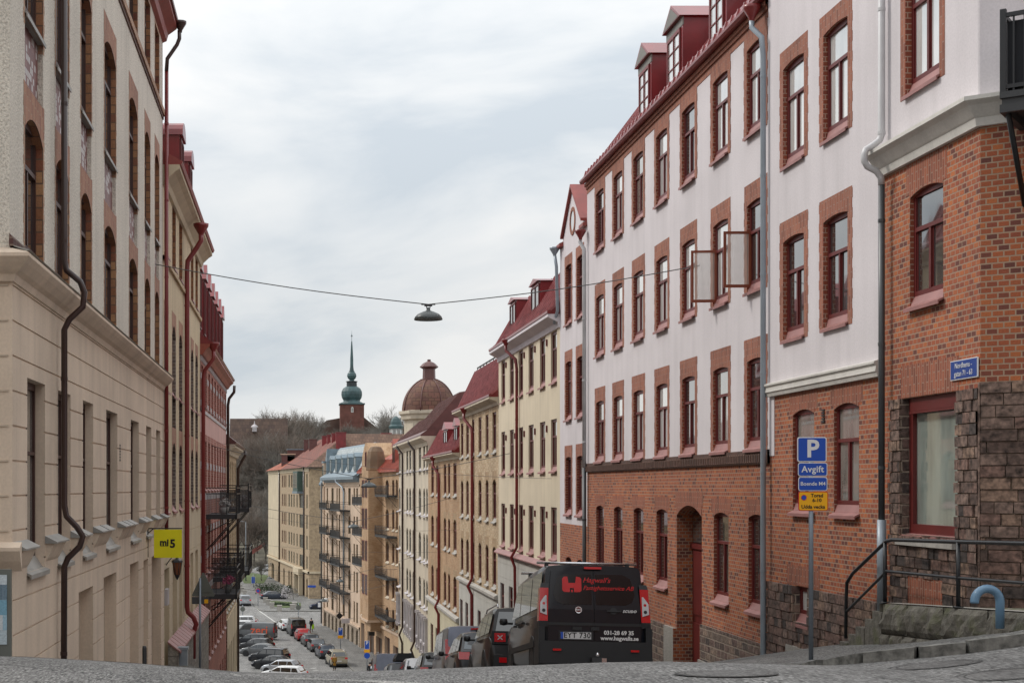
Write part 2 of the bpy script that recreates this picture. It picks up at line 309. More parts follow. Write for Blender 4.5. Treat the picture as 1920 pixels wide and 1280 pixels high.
def paint(name, col, metal=.3):
    m, t, b = newmat(name); n = nz(t, 3, 4); r = ramp(t, n.outputs['Fac'], [(.3, .85), (.7, 1.1)])
    t.links.new(mult(t, r.outputs[0], col), b.inputs['Base Color']); b.inputs['Roughness'].default_value = .3; b.inputs['Metallic'].default_value = metal
    b.inputs['Specular IOR Level'].default_value = .25; b.inputs['Coat Weight'].default_value = .35; b.inputs['Coat Roughness'].default_value = .05
    return m
PAINT = {'black': (.007, .009, .014), 'darkgrey': (.035, .036, .04), 'grey': (.12, .125, .13), 'silver': (.38, .40, .43), 'white': (.68, .69, .70),
         'beige': (.38, .34, .25), 'red': (.36, .016, .016), 'bluegrey': (.21, .235, .30), 'navy': (.012, .02, .05), 'brownblack': (.02, .018, .018), 'greyblue': (.05, .06, .08)}
for k_, c_ in PAINT.items(): M['paint_'+k_] = paint('car_paint_'+k_, c_, .0 if k_ in ('white', 'black', 'navy') else .3)
# ------------------------------------------------------------------ mesh helpers
WM = {}                                 # world matrices of the objects made so far
class MB:
    def __init__(s): s.v = []; s.f = []; s.m = []; s.s = []
    def face(s, pts, mi=0, sm=False):
        n = len(s.v); s.v += [tuple(p) for p in pts]; s.f.append(tuple(range(n, n+len(pts)))); s.m.append(mi); s.s.append(sm)
    def box(s, x0, y0, z0, x1, y1, z1, mi=0):
        n = len(s.v)
        s.v += [(x0, y0, z0), (x1, y0, z0), (x1, y1, z0), (x0, y1, z0), (x0, y0, z1), (x1, y0, z1), (x1, y1, z1), (x0, y1, z1)]
        for q in ((0, 3, 2, 1), (4, 5, 6, 7), (0, 1, 5, 4), (1, 2, 6, 5), (2, 3, 7, 6), (3, 0, 4, 7)):
            s.f.append(tuple(n+i for i in q)); s.m.append(mi); s.s.append(False)
    def tube(s, pts, r, n=8, mi=0, cap=True, sm=True):
        pts = [Vector(p) for p in pts]; rs = r if isinstance(r, (list, tuple)) else [r]*len(pts)
        base = len(s.v); up = None
        for i, p in enumerate(pts):
            a = pts[max(i-1, 0)]; b = pts[min(i+1, len(pts)-1)]; t = (b-a).normalized()
            if up is None: up = Vector((0, 0, 1)) if abs(t.z) < .9 else Vector((0, 1, 0))
            u = t.cross(up).normalized(); w_ = u.cross(t).normalized(); up = w_
            for k in range(n):
                an = 2*math.pi*k/n; q = p + (u*math.cos(an)+w_*math.sin(an))*rs[i]; s.v.append(tuple(q))
        for i in range(len(pts)-1):
            for k in range(n):
                a = base+i*n+k; b = base+i*n+(k+1) % n; s.f.append((a, b, b+n, a+n)); s.m.append(mi); s.s.append(sm)
        if cap:
            s.f.append(tuple(base+k for k in range(n))[::-1]); s.m.append(mi); s.s.append(False)
            e_ = base+(len(pts)-1)*n; s.f.append(tuple(e_+k for k in range(n))); s.m.append(mi); s.s.append(False)
    def lathe(s, prof, n=16, c=(0, 0, 0), mi=0, sm=True, axis='z'):
        base = len(s.v)
        for r, z in prof:
            for k in range(n):
                a = 2*math.pi*k/n
                if axis == 'z': q = (c[0]+r*math.cos(a), c[1]+r*math.sin(a), c[2]+z)
                else: q = (c[0]+r*math.cos(a), c[1]+z, c[2]+r*math.sin(a))
                s.v.append(q)
        for i in range(len(prof)-1):
            for k in range(n):
                a = base+i*n+k; b = base+i*n+(k+1) % n; s.f.append((a, b, b+n, a+n)); s.m.append(mi); s.s.append(sm)
    def prism(s, prof, x0, x1, mi=0, cap=True, mis=None, m0=0, m1=0):
        """closed (y,z) profile swept along x"""
        n = len(prof); b = len(s.v)
        s.v += [(x0+m0*y, y, z) for y, z in prof]+[(x1+m1*y, y, z) for y, z in prof]
        for i in range(n):
            j = (i+1) % n; s.f.append((b+i, b+j, b+n+j, b+n+i)); s.m.append(mis[i] if mis else mi); s.s.append(False)
        if cap:
            s.f.append(tuple(b+i for i in range(n))[::-1]); s.m.append(mi); s.s.append(False)
            s.f.append(tuple(b+n+i for i in range(n))); s.m.append(mi); s.s.append(False)
    def extr(s, poly, p, q, mi=0):
        """polygon poly (list of 3D points) swept by vector q, starting at p"""
        p = Vector(p); q = Vector(q); a = [Vector(v)+p for v in poly]; b_ = [v+q for v in a]; n = len(a); k = len(s.v)
        s.v += [tuple(v) for v in a+b_]
        s.f.append(tuple(range(k, k+n))[::-1]); s.f.append(tuple(range(k+n, k+2*n))); s.m += [mi, mi]; s.s += [False]*2
        for i in range(n):
            j = (i+1) % n; s.f.append((k+i, k+j, k+n+j, k+n+i)); s.m.append(mi); s.s.append(False)
    def mesh(s, name, mats):
        me = bpy.data.meshes.new(name); me.from_pydata(s.v, [], s.f); me.update()
        for m in (mats if isinstance(mats, (list, tuple)) else [mats]): me.materials.append(M[m] if isinstance(m, str) else m)
        me.polygons.foreach_set('material_index', s.m); me.polygons.foreach_set('use_smooth', s.s)
        uv = me.uv_layers.new(name='UVMap').data
        for p in me.polygons:
            n = p.normal; ax, ay, az = abs(n.x), abs(n.y), abs(n.z)
            for li in p.loop_indices:
                c = me.vertices[me.loops[li].vertex_index].co
                if az > .75: uv[li].uv = (c.x, c.y)
                elif ax > ay: uv[li].uv = (c.y, c.z)
                else: uv[li].uv = (c.x, c.z/max(.25, math.sqrt(1-min(.93, n.z*n.z))))
        me.update(); return me
def place(o, world, parent=None):
    COL.objects.link(o); WM[o.name] = world
    if parent is not None:
        o.parent = parent; o.matrix_basis = WM[parent.name].inverted() @ world
    else: o.matrix_basis = world
    return o
def obj(name, mb, mats, parent=None, world=None):
    me = mb.mesh(name, mats) if isinstance(mb, MB) else mb
    o = bpy.data.objects.new(name, me)
    if world is None: world = WM[parent.name].copy() if parent is not None else Matrix()
    return place(o, world, parent)
def tag(o, label=None, cat=None, group=None, kind=None):
    if label: o['label'] = label
    if cat: o['category'] = cat
    if group: o['group'] = group
    if kind: o['kind'] = kind
    return o
def thing(name, label, cat, loc=(0, 0, 0), rz=0, group=None, mat=None):
    o = bpy.data.objects.new(name, None); o.empty_display_size = .3
    place(o, mat if mat is not None else Matrix.Translation(loc) @ Matrix.Rotation(rz, 4, 'Z')); return tag(o, label, cat, group)
def copy_tree(o, world, parent=None):
    c = o.copy(); COL.objects.link(c); WM[c.name] = world
    if parent is not None: c.parent = parent
    else: c.matrix_basis = world
    for ch in [q for q in o.children]:
        copy_tree(ch, world @ ch.matrix_basis, c)
    return c
FONT = {}
def text_mesh(body, size, thick=.002, shear=0, spacing=1.0, line=1.0, align='CENTER', bold=0):
    key = (body, size, thick, shear, spacing, line, align, bold)
    if key in FONT: return FONT[key]
    cu = bpy.data.curves.new('lettering', 'FONT'); cu.body = body; cu.size = size; cu.extrude = thick; cu.shear = shear; cu.offset = bold
    cu.space_character = spacing; cu.space_line = line; cu.align_x = align; cu.align_y = 'CENTER'; cu.resolution_u = 3
    o = bpy.data.objects.new('lettering', cu); COL.objects.link(o)
    dg = bpy.context.evaluated_depsgraph_get(); dg.update()
    me = bpy.data.meshes.new_from_object(o.evaluated_get(dg)); bpy.data.objects.remove(o); FONT[key] = me
    return me
def text(body, size, mat, parent, local, name='lettering', **k):
    """local: matrix in parent space whose XY plane is the sign's face"""
    me = text_mesh(body, size, **k).copy(); me.materials.clear(); me.materials.append(M[mat])
    o = bpy.data.objects.new(name, me); return place(o, WM[parent.name] @ local, parent)
def basis(o, x, y, z):
    m = Matrix.Identity(4)
    for i, v in enumerate((x, y, z)):
        v = Vector(v).normalized()
        for r in range(3): m[r][i] = v[r]
    for r in range(3): m[r][3] = o[r]
    return m
FACE = lambda x, y, z: basis((x, y, z), (1, 0, 0), (0, 0, 1), (0, -1, 0))      # text plane on a wall facing local -y
# ------------------------------------------------------------------ facade frame: x runs left to right as seen from the street, y inwards
class Fac:
    def __init__(s, L_, R_):
        s.L = Vector(L_); s.R = Vector(R_); s.len = (s.R-s.L).length; s.d = (s.R-s.L).normalized(); s.n = Vector((-s.d.y, s.d.x))
        s.mat = basis((s.L.x, s.L.y, 0), (s.d.x, s.d.y, 0), (s.n.x, s.n.y, 0), (0, 0, 1))
    def s_(s, px, off=0):
        k = (px-VX)/F; o = s.L+s.n*off; return (k*o.y-o.x)/(s.d.x-k*s.d.y)
    def z_(s, px, py, off=0):
        o = s.L+s.n*off+s.d*s.s_(px, off); return EZ+(VY-py)*o.y/F
class Relief:
    """a wall cut into cells; every cell has a material and a depth (positive = inwards), holes get reveals"""
    def __init__(s, x0, x1, z0, z1, mi=0, y=0): s.r = [(x0, x1, z0, z1, mi, y, None)]; s.arch = []
    def rect(s, x0, x1, z0, z1, mi=None, y=None): s.r.append((x0, x1, z0, z1, mi, y, None))
    def hole(s, x0, x1, z0, z1, depth, rmi): s.r.append((x0, x1, z0, z1, None, None, (depth, rmi)))
    def toothed(s, x0, x1, z0, z1, mi, y, t=.022, h=.165):
        s.rect(x0, x1, z0, z1, mi, y); z = z0+h*.5
        while z+h < z1: s.rect(x0-t, x1+t, z, z+h, mi, y); z += 2*h
    def blocks(s, x0, x1, z0, z1, mis, mortar, y=-.035, w_=.36, h=.162, gap=.016, rr=None):
        rr = rr or rnd; s.rect(x0, x1, z0, z1, mortar, y+.03); z = z1
        while z-h > z0-.001:
            x = x0-rr.uniform(0, w_*.6)
            while x < x1:
                bw = w_*rr.uniform(.5, 1.25); a, b = max(x, x0), min(x+bw-gap, x1)
                if b-a > .04: s.rect(a, b, z-h+gap, z, rr.choice(mis), y-rr.uniform(-.008, .03))
                x += bw
            z -= h
    def arched(s, x0, x1, z0, z1, depth, rmi, rise, smi, y=0):
        s.hole(x0, x1, z0, z1, depth, rmi); s.arch.append((x0, x1, z1, rise, depth, rmi, smi, y))
    def emit(s, mb):
        X0, X1, Z0, Z1 = s.r[0][:4]
        q = lambda v: round(v, 4)
        xs = sorted({q(min(max(v, X0), X1)) for r in s.r for v in r[:2]}); zs = sorted({q(min(max(v, Z0), Z1)) for r in s.r for v in r[2:4]})
        xi = {v: i for i, v in enumerate(xs)}; zi = {v: i for i, v in enumerate(zs)}
        nx, nz_ = len(xs)-1, len(zs)-1
        g = [[[0, 0, None] for _ in range(nz_)] for _ in range(nx)]
        for x0, x1, z0, z1, mi, y, h in s.r:
            a, b = xi[q(min(max(x0, X0), X1))], xi[q(min(max(x1, X0), X1))]; c, d = zi[q(min(max(z0, Z0), Z1))], zi[q(min(max(z1, Z0), Z1))]
            for i in range(a, b):
                for j in range(c, d):
                    t = g[i][j]
                    if h: t[2] = h
                    else:
                        if mi is not None: t[0] = mi
                        if y is not None: t[1] = y
                        t[2] = None
        for j in range(nz_):
            i = 0
            while i < nx:
                t = g[i][j]
                if t[2]: i += 1; continue
                k = i
                while k+1 < nx and g[k+1][j] == t: k += 1
                mb.face([(xs[i], t[1], zs[j]), (xs[k+1], t[1], zs[j]), (xs[k+1], t[1], zs[j+1]), (xs[i], t[1], zs[j+1])], t[0]); i = k+1
        dep = lambda t: t[2][0] if t[2] else t[1]
        def smat(a, b):
            if a[2]: return a[2][1]
            if b[2]: return b[2][1]
            return a[0] if a[1] < b[1] else b[0]
        for j in range(nz_):
            for i in range(nx-1):
                a, b = g[i][j], g[i+1][j]; ya, yb = dep(a), dep(b)
                if (a[2] and b[2]) or abs(ya-yb) < 1e-5: continue
                x = xs[i+1]; mb.face([(x, ya, zs[j]), (x, yb, zs[j]), (x, yb, zs[j+1]), (x, ya, zs[j+1])], smat(a, b))
        for i in range(nx):
            for j in range(nz_-1):
                a, b = g[i][j], g[i][j+1]; ya, yb = dep(a), dep(b)
                if (a[2] and b[2]) or abs(ya-yb) < 1e-5: continue
                z = zs[j+1]; mb.face([(xs[i], ya, z), (xs[i+1], ya, z), (xs[i+1], yb, z), (xs[i], yb, z)], smat(a, b))
        for x0, x1, zt, rise, depth, rmi, smi, y in s.arch:
            n = 8; xc = (x0+x1)/2; hw = (x1-x0)/2
            if rise >= hw*.98: az = lambda x: zt-rise+rise*math.sqrt(max(0, 1-((x-xc)/hw)**2))
            else:
                Rr = (hw*hw+rise*rise)/(2*rise); az = lambda x: zt-Rr+math.sqrt(max(0, Rr*Rr-(x-xc)**2))
            for k in range(n):
                a = x0+(x1-x0)*k/n; b = x0+(x1-x0)*(k+1)/n; za, zb = az(a), az(b)
                mb.face([(a, y, za), (b, y, zb), (b, y, zt), (a, y, zt)], smi)
                mb.face([(a, y, za), (b, y, zb), (b, depth+.03, zb), (a, depth+.03, za)], rmi)
# ------------------------------------------------------------------ windows
WC = {}
def win_meshes(w_, h, style, fm, gm, sillm, depth, pro, fw):
    key = (round(w_, 2), round(h, 2), style, fm, gm, sillm, round(depth, 2), pro, fw)
    if key in WC: return WC[key]
    b0 = .15 if sillm and pro else 0; f = MB(); d = .05
    f.box(0, -d, b0, fw, .03, h); f.box(w_-fw, -d, b0, w_, .03, h); f.box(fw, -d, b0, w_-fw, .03, b0+fw); f.box(fw, -d, h-fw*1.3, w_-fw, .03, h)
    m = fw*.62
    if style in ('T', 'T3'):
        zt = h*.66; f.box(fw, -d-.012, zt-m/2, w_-fw, .02, zt+m*.9)
        f.box(w_/2-m*.75, -d-.006, b0+fw, w_/2+m*.75, .02, zt-m/2)
        for a, b in ((fw, w_/2-m*.75), (w_/2+m*.75, w_-fw)):
            f.box(a, -d+.02, b0+fw, a+.03, .018, zt-m/2); f.box(b-.03, -d+.02, b0+fw, b, .018, zt-m/2)
    elif style == 'C':
        zt = h*.62; f.box(fw, -d-.01, zt-m/2, w_-fw, .02, zt+m/2); f.box(w_/2-m*.6, -d-.005, b0+fw, w_/2+m*.6, .02, zt-m/2); f.box(w_/2-m*.6, -d-.005, zt+m/2, w_/2+m*.6, .02, h-fw*1.3)
    elif style == 'G':
        f.box(w_/2-m/2, -d, b0+fw, w_/2+m/2, .02, h-fw*1.3)
        for k in (1, 2): f.box(fw, -d+.01, h*k/3-.015, w_-fw, .015, h*k/3+.015)
    elif style == 'M': f.box(w_/2-m/2, -d, b0+fw, w_/2+m/2, .02, h-fw*1.3)
    g = MB(); g.face([(fw*.5, -.02, b0+fw*.5), (w_-fw*.5, -.02, b0+fw*.5), (w_-fw*.5, -.02, h-fw*.5), (fw*.5, -.02, h-fw*.5)])
    s = None
    if sillm:
        s = MB(); y1 = -depth-pro; t0 = b0+.01
        s.prism([(0, t0), (-.045, t0), (-depth+.01, .02), (-depth+.01, -.05), (0, -.05)], .004, w_-.004)
        s.prism([(-depth+.02, .02), (y1, -.03), (y1, -.085), (y1+.015, -.085), (y1+.015, -.055), (-depth-.001, -.02)], -.03 if pro else 0, w_+.03 if pro else w_)
    r = (f.mesh('window', fm), g.mesh('pane', gm), s.mesh('sill', sillm) if s else None); WC[key] = r; return r
def window(parent, mat, x0, x1, z0, z1, depth, style='T', fm='frame_red', gm=None, sillm='sill_pink', pro=.09, fw=.07, name='window'):
    if gm is None: gm = rnd.choice(['glass', 'glass', 'glass_curtain', 'glass_pale']) 
    f, g, s = win_meshes(x1-x0, z1-z0, style, fm, gm, sillm, depth, pro, fw)
    W_ = mat @ Matrix.Translation((x0, depth, z0))
    o = place(bpy.data.objects.new(name, f), W_, parent); place(bpy.data.objects.new('pane', g), W_, o)
    if s: place(bpy.data.objects.new('sill', s), W_, o)
    return o
# ------------------------------------------------------------------ terrain
def sm(a, b, x):
    t = min(1, max(0, (x-a)/(b-a))); return t*t*(3-2*t)
def interp(pts, x):
    if x <= pts[0][0]: return pts[0][1]
    for (a, u), (b, v) in zip(pts, pts[1:]):
        if x <= b: return u+(v-u)*(x-a)/(b-a)
    return pts[-1][1]
def street(y):
    if y < 10: return 0.0
    if y < 18.85: return -.01694*(y-10)**2/2
    if y < 122: return -.663-.15*(y-18.85)
    if y < 137.6: t = y-122; return -16.135-.15*t+.15*t*t/31.2
    return -17.305
GX = [(-8, .15), (-3.3, .1), (-2, .03), (-.3, -.11), (1.3, -.06), (4, .04), (6, -.01), (7.2, .13), (8.0, .24), (8.8, .43), (14, .6)]
def ground(x, y):
    z = street(y)+interp(GX, x)*(1-.6*sm(20, 60, y))*(1-sm(100, 140, y))
    if y > 346: z += 33*sm(350, 600, y)*(1-.25*sm(-20, -90, x))
    return z
# ------------------------------------------------------------------ the setting: road, pavements, hill
def grid(xs, ys, zf, mb, mi=0):
    b = len(mb.v)
    for y in ys:
        for x in xs: mb.v.append((x, y, zf(x, y)))
    n = len(xs)
    for j in range(len(ys)-1):
        for i in range(n-1):
            a = b+j*n+i; mb.f.append((a, a+1, a+n+1, a+n)); mb.m.append(mi); mb.s.append(True)
def lin(a, b, n): return [a+(b-a)*i/n for i in range(n+1)]
mb = MB(); grid([-60, -30, -16]+lin(-9, 15, 40)+[24, 40, 60], lin(-12, 30, 120)+lin(31, 140, 110)+lin(145, 347, 60), ground, mb)
obj('road', mb, 'asphalt')['kind'] = 'structure'
mb = MB(); grid(lin(-260, 260, 60), lin(346.5, 900, 80), lambda x, y: ground(x, y)-.02, mb); obj('hillside', mb, 'leaf_litter')['kind'] = 'structure'
mb = MB(); mb.face([(-3000, -600, -19.5), (3000, -600, -19.5), (3000, 5000, -19.5), (-3000, 5000, -19.5)]); obj('ground', mb, 'leaf_litter')['kind'] = 'structure'
KH = .12
def pave(name, rows, mat='asphalt_walk', h=lambda y: KH, n=6, kerb_side='L', kname='kerb', front=False):
    """rows: (y, x left, x right); a raised sheet with a granite kerb along one side"""
    top = MB(); ker = MB(); prev = None
    for y, a, b in rows:
        xs = [a+(b-a)*i/n for i in range(n+1)]; cur = [(x, y, ground(x, y)+h(y)) for x in xs]
        if prev:
            for i in range(n): top.face([prev[i], prev[i+1], cur[i+1], cur[i]], 0, True)
            if kerb_side:
                p, q = (prev[0], cur[0]) if kerb_side == 'L' else (prev[-1], cur[-1])
                P, Q = Vector(p), Vector(q); t = (Q-P); t.z = 0; nn = Vector((-t.y, t.x, 0)).normalized()*(.14 if kerb_side == 'L' else -.14)
                u = Vector((0, 0, .006)); dn = Vector((0, 0, -.3)); g = t.normalized()*.008
                jj = .02*math.sin(y*37)+.015*math.sin(y*91); u = u+Vector((0, 0, jj*.8)) if y < 26 else u; a_, b_, c_, d_ = P+u+g, Q+u-g, Q+nn*(1+jj*6)+u*1.4-g, P+nn*(1-jj*7)+u+g
                ker.face([a_, b_, c_, d_]); ker.face([d_, c_, c_+dn, d_+dn]); ker.face([a_, d_, d_+dn, a_+dn]); ker.face([b_, c_, c_+dn, b_+dn])
        prev = cur
    if front:
        y, a, b = rows[0]; xs = lin(a, b, 12)
        for p, q in zip(xs, xs[1:]): za, zb_ = ground(p, y)+h(y)+.006, ground(q, y)+h(y)+.006; ker.face([(p, y, za), (q, y, zb_), (q, y-.14, zb_), (p, y-.14, za)]); ker.face([(p, y-.14, za), (q, y-.14, zb_), (q, y-.14, zb_-.3), (p, y-.14, za-.3)])
    obj(name, top, mat)['kind'] = 'structure'
    if ker.v: obj(kname, ker, 'kerb')['kind'] = 'structure'
pave('pavement', [(15.85, 12, 16), (15.9, 9, 16), (15.95, 7.9, 16), (16.02, 7.2, 16), (16.15, 6.75, 16), (16.45, 6.3, 16), (16.9, 6.08, 14)]+[(17.6+1.1*i, 6.0, 12 if 17.6+1.1*i < 29 else 10.5) for i in range(111)], h=lambda y: KH*(1-.85*sm(16.2, 17.6, y)+.85*sm(21, 25, y)), kerb_side='L')
pave('pavement', [(17.5+1.1*i, -5, -1.35) for i in range(56)], h=lambda y: .002+KH*sm(20, 30, y), kerb_side='R')
pave('pavement', [(140, 6.3, 16), (145, 6.6, 16), (150, 6.6, 15), (157, 5.95, 14), (165, 4.9, 13), (173, 3.8, 12), (182, 2.9, 11), (190, 2.5, 9), (197, 2.4, 9), (202, 3.2, 9)], kerb_side='L')
pave('pavement', [(140, -12, -6.2), (150, -12, -5.4), (165, -13, -7.2), (185, -15, -9.2), (200, -16, -9.8)], kerb_side='R')
pave('pavement', [(227.3, -2.6, 6), (227.5, -4.3, 9), (229, -5.1, 12), (236, -5.9, 14), (246, -6.9, 12), (262, -8.6, 8), (285, -11, 2), (318, -14.5, -4)], kerb_side='L', front=True)
# parking bay lines and worn crossing marks
mb = MB()
def strip(pts, wd):
    for (a, b), (c, d) in zip(pts, pts[1:]):
        P = Vector((a, b)); Q = Vector((c, d)); n = Vector((-(Q-P).y, (Q-P).x)).normalized()*wd/2
        mb.face([(v.x, v.y, ground(v.x, v.y)+.006) for v in (P-n, P+n, Q+n, Q-n)][::-1])
for i in range(12):
    strip([(-2.4-.25*i+.9, 152.5+4.6*i), (-1.3-.25*i+.9, 152.3+4.6*i)], .12)
for y0 in range(148, 158, 2): strip([(2.6-.1*(y0-148), y0), (3.2-.1*(y0-148), y0+.4)], .15)
for k in range(7): strip([(-6+1.2*k, 205.5), (-6+1.2*k, 208.3)], .5)
strip([(-2, 206), (-5.2, 228.5), (-6.0, 236)], .14)
obj('road_marking', mb, 'road_paint')['kind'] = 'structure'
# ------------------------------------------------------------------ terrace with steps and rail in front of the corner building
t = thing('stone_terrace', 'mossy boulder-faced stone terrace with cobbled top under the shop window', 'terrace', (8.87, 18, -.5))
mb = MB()
tz = lambda y: .095-.052*(y-18.1)
from mathutils import noise
def boulder(mb, x, y0, y1, z0, z1, bulge=.07, nu=10, nv=6, rough=.035, seed=0):
    b = len(mb.v)
    for j in range(nv+1):
        for i in range(nu+1):
            u, v = i/nu, j/nv; y = y0+(y1-y0)*u; za = z0(y) if callable(z0) else z0; zb_ = z1(y) if callable(z1) else z1; z = za+(zb_-za)*v
            e_ = min(1, min(u, 1-u)*nu/1.3)*min(1, min(v, 1-v)*nv/1.2); q = noise.noise(Vector((y*3.1, z*3.1, seed)))+.5*noise.noise(Vector((y*8, z*8, seed)))
            mb.v.append((x-e_*(bulge+rough*2*q), y+.02*noise.noise(Vector((z*5, seed, y))), z))
    for j in range(nv):
        for i in range(nu): k = b+j*(nu+1)+i; mb.f.append((k, k+1, k+nu+2, k+nu+1)); mb.m.append(0); mb.s.append(False)
mb = MB()
for i, (a, b_) in enumerate(((22.4, 21.5), (21.5, 20.3), (20.3, 19.0), (19.0, 17.9), (17.9, 16.6))): boulder(mb, 8.84, a-.02, b_+.02, lambda y: tz(y)-.46, lambda y: tz(y)-.015, .075, 14, 6, .04, i)
rb = random.Random(3)
for k in range(3):
    y = 22.4
    while y > 16.6: d = rb.uniform(.25, .7); boulder(mb, 8.80, y-.015, max(y-d, 16.5)+.015, (lambda k: (lambda y: tz(y)-.46-.28*(k+1)+.01))(k), (lambda k: (lambda y: tz(y)-.46-.28*k-.01))(k), .05, 7, 5, .03, y); y -= d
mb.face([(8.80, 22.42, tz(22.3)-.02), (9.4, 22.42, tz(22.3)-.02), (9.4, 22.42, -1.6), (8.80, 22.42, -1.6)], 0); mb.face([(8.86, 22.42, tz(22.42)-.02), (8.86, 22.42, -1.6), (8.86, 16.55, -1.6), (8.86, 16.55, tz(16.55)-.02)][::-1], 0)
mb.face([(8.80, 16.6, .1), (14, 16.6, .1), (14, 16.6, -.5), (8.80, 16.6, -.5)], 0)
obj('retaining_wall', mb, 'boulder', t, Matrix())
mb = MB()
ys = lin(16.6, 22.35, 12)
for y0, y1 in zip(ys, ys[1:]):
    mb.face([(8.84, y0, tz(y0)), (9.06, y0, tz(y0)), (9.06, y1, tz(y1)), (8.84, y1, tz(y1))], 1)
    mb.face([(9.06, y0, tz(y0)-.004), (13 if y0 < 20 else 9.6, y0, tz(y0)-.004), (13 if y0 < 20 else 9.6, y1, tz(y1)-.004), (9.06, y1, tz(y1)-.004)], 0)
obj('cobble_top', mb, ['cobble', 'granite_sill'], t, Matrix())
for i in range(5):
    mb = MB(); y0 = 22.36+.34*i; z = tz(22.3)-.15*(i+1)
    mb.box(8.80+.015*(i % 2), y0, z-.6, 9.14, y0+.335, z); obj('step', mb, 'boulder', t, Matrix())
t = thing('handrail', 'black tubular handrail bending down beside the stone terrace steps', 'handrail', (8.86, 22.4, tz(22.4)))
mb = MB(); X = 8.86
top = [(X, 16.4, 1.0), (X, 18.1, .92), (X, 20, .87), (X, 22.1, .825), (X, 22.3, .80), (X, 22.5, .72), (X, 23.65, .24), (X, 23.9, .08), (X, 23.93, -.15), (X, 23.95, -.82)]
mb.tube(top, .028, 8); obj('top_rail', mb, 'metal_black', t, Matrix())
mb = MB(); mb.tube([(X, 16.4, .52), (X, 18.1, .44), (X, 20, .39), (X, 22.3, .35), (X, 23.9, -.38)], .022, 8); obj('middle_rail', mb, 'metal_black', t, Matrix())
for y, z in ((22.36, .80), (19.9, .87), (17.2, .95)):
    mb = MB(); mb.tube([(X, y, tz(y)-.02), (X, y, z)], .03, 8); mb.lathe([(.0, .012), (.07, .012), (.07, 0)], 10, (X, y, tz(y)+.002)); obj('post', mb, 'metal_black', t, Matrix())
mb = MB(); R_ = .155; cx, cz = 8.457, .21; yy = 18.2; g = ground(8.6, yy)+KH
pts = [(cx+R_, yy, g-.05), (cx+R_, yy, cz)]+[(cx+R_*math.cos(a), yy, cz+R_*math.sin(a)) for a in [math.pi*i/12 for i in range(1, 12)]]+[(cx-R_, yy, cz), (cx-R_, yy, cz-.02)]
mb.tube(pts, .052, 12); tag(obj('bent_pipe_bollard', mb, 'blue_grey_metal'), 'hook-shaped blue-grey bent pipe bollard on the pavement before the terrace', 'bollard')
# manhole covers
for i, (px, py, r) in enumerate(((1752, 1246, .40), (1893, 1263, .42), (1362, 1262, .41))):
    yy = 14.5
    for _ in range(8): yy = (EZ-ground((px-VX)/F*yy, yy))*F/(py-VY)
    x = (px-VX)/F*yy; mb = MB()
    sl_ = (ground(x, yy+.3)-ground(x, yy-.3))/.6; sx_ = (ground(x+.3, yy)-ground(x-.3, yy))/.6
    for r0, r1, z0, mi in ((0, r*.86, .005, 0), (r*.86, r*.90, .003, 1), (r*.90, r, .006, 0), (r, r*1.1, .004, 1)):
        for k in range(24):
            a, b = 2*math.pi*k/24, 2*math.pi*(k+1)/24
            q = [(rr*math.cos(aa), rr*math.sin(aa)) for rr, aa in ((r0, a), (r1, a), (r1, b), (r0, b))]
            mb.face([(x+u, yy+v, ground(x, yy)+sx_*u+sl_*v+z0) for u, v in q], mi)
    tag(obj('manhole_cover', mb, ['manhole', 'manhole_ring']), ['round iron manhole cover in the asphalt, the further of the right-hand two', 'round iron manhole cover near the bottom right kerb, the nearer one', 'round iron manhole cover in the road below the tall grey downpipe'][i], 'manhole cover', 'manhole covers in the road')

# pale worn seam along the edge of the crossing
def hit(px, py):
    y = 11.5
    while y < 18:
        if EZ-(py-VY)*y/F <= ground((px-VX)/F*y, y): return ((px-VX)/F*y, y)
        y += .02
    return None
mb = MB(); sp_ = [hit(*q) for q in ((432, 1262), (440, 1265), (455, 1267.5), (480, 1269.5), (540, 1271.5), (620, 1273.5), (700, 1277), (780, 1282), (900, 1290))]; sp_ = [q for q in sp_ if q]
prev = None
for i, (x, y) in enumerate(sp_):
    w_ = .16+.05*math.sin(i*2.1); cur = [(x, y-w_, ground(x, y-w_)+.004), (x, y+w_, ground(x, y+w_)+.004)]
    if prev: mb.face([prev[0], cur[0], cur[1], prev[1]])
    prev = cur
obj('road_seam', mb, 'asphalt_worn')['kind'] = 'structure'
# ------------------------------------------------------------------ buildings, right-hand side of the street
def bld(name, label, fac, zb, cat='building'): return thing(name, label, cat, mat=fac.mat @ Matrix.Translation((0, 0, zb)))
def shell(mb, ln, z0, z1, D, mi=0, y0=0, near=True):
    mb.face([(0, y0, z0), (0, D, z0), (0, D, z1), (0, y0, z1)], mi); mb.face([(ln, y0, z0), (ln, D, z0), (ln, D, z1), (ln, y0, z1)], mi)
    mb.face([(0, D, z0), (ln, D, z0), (ln, D, z1), (0, D, z1)], mi); mb.face([(0, y0, z1), (ln, y0, z1), (ln, D, z1), (0, D, z1)], mi)
def seams(mb, x0, x1, y0, z0, y1, z1, step=.55, mi=0, h=.07):
    n = max(1, int((x1-x0)/step)); L_ = math.hypot(y1-y0, z1-z0); ny, nz_ = -(z1-z0)/L_*h, (y1-y0)/L_*h
    for i in range(n+1):
        x = x0+(x1-x0)*i/n; mb.face([(x-.022, y0, z0), (x-.022, y1, z1), (x-.022, y1+ny, z1+nz_), (x-.022, y0+ny, z0+nz_)], mi)
        mb.face([(x+.022, y0, z0), (x+.022, y1, z1), (x+.022, y1+ny, z1+nz_), (x+.022, y0+ny, z0+nz_)], mi); mb.face([(x-.022, y0+ny, z0+nz_), (x+.022, y0+ny, z0+nz_), (x+.022, y1+ny, z1+nz_), (x-.022, y1+ny, z1+nz_)], mi)
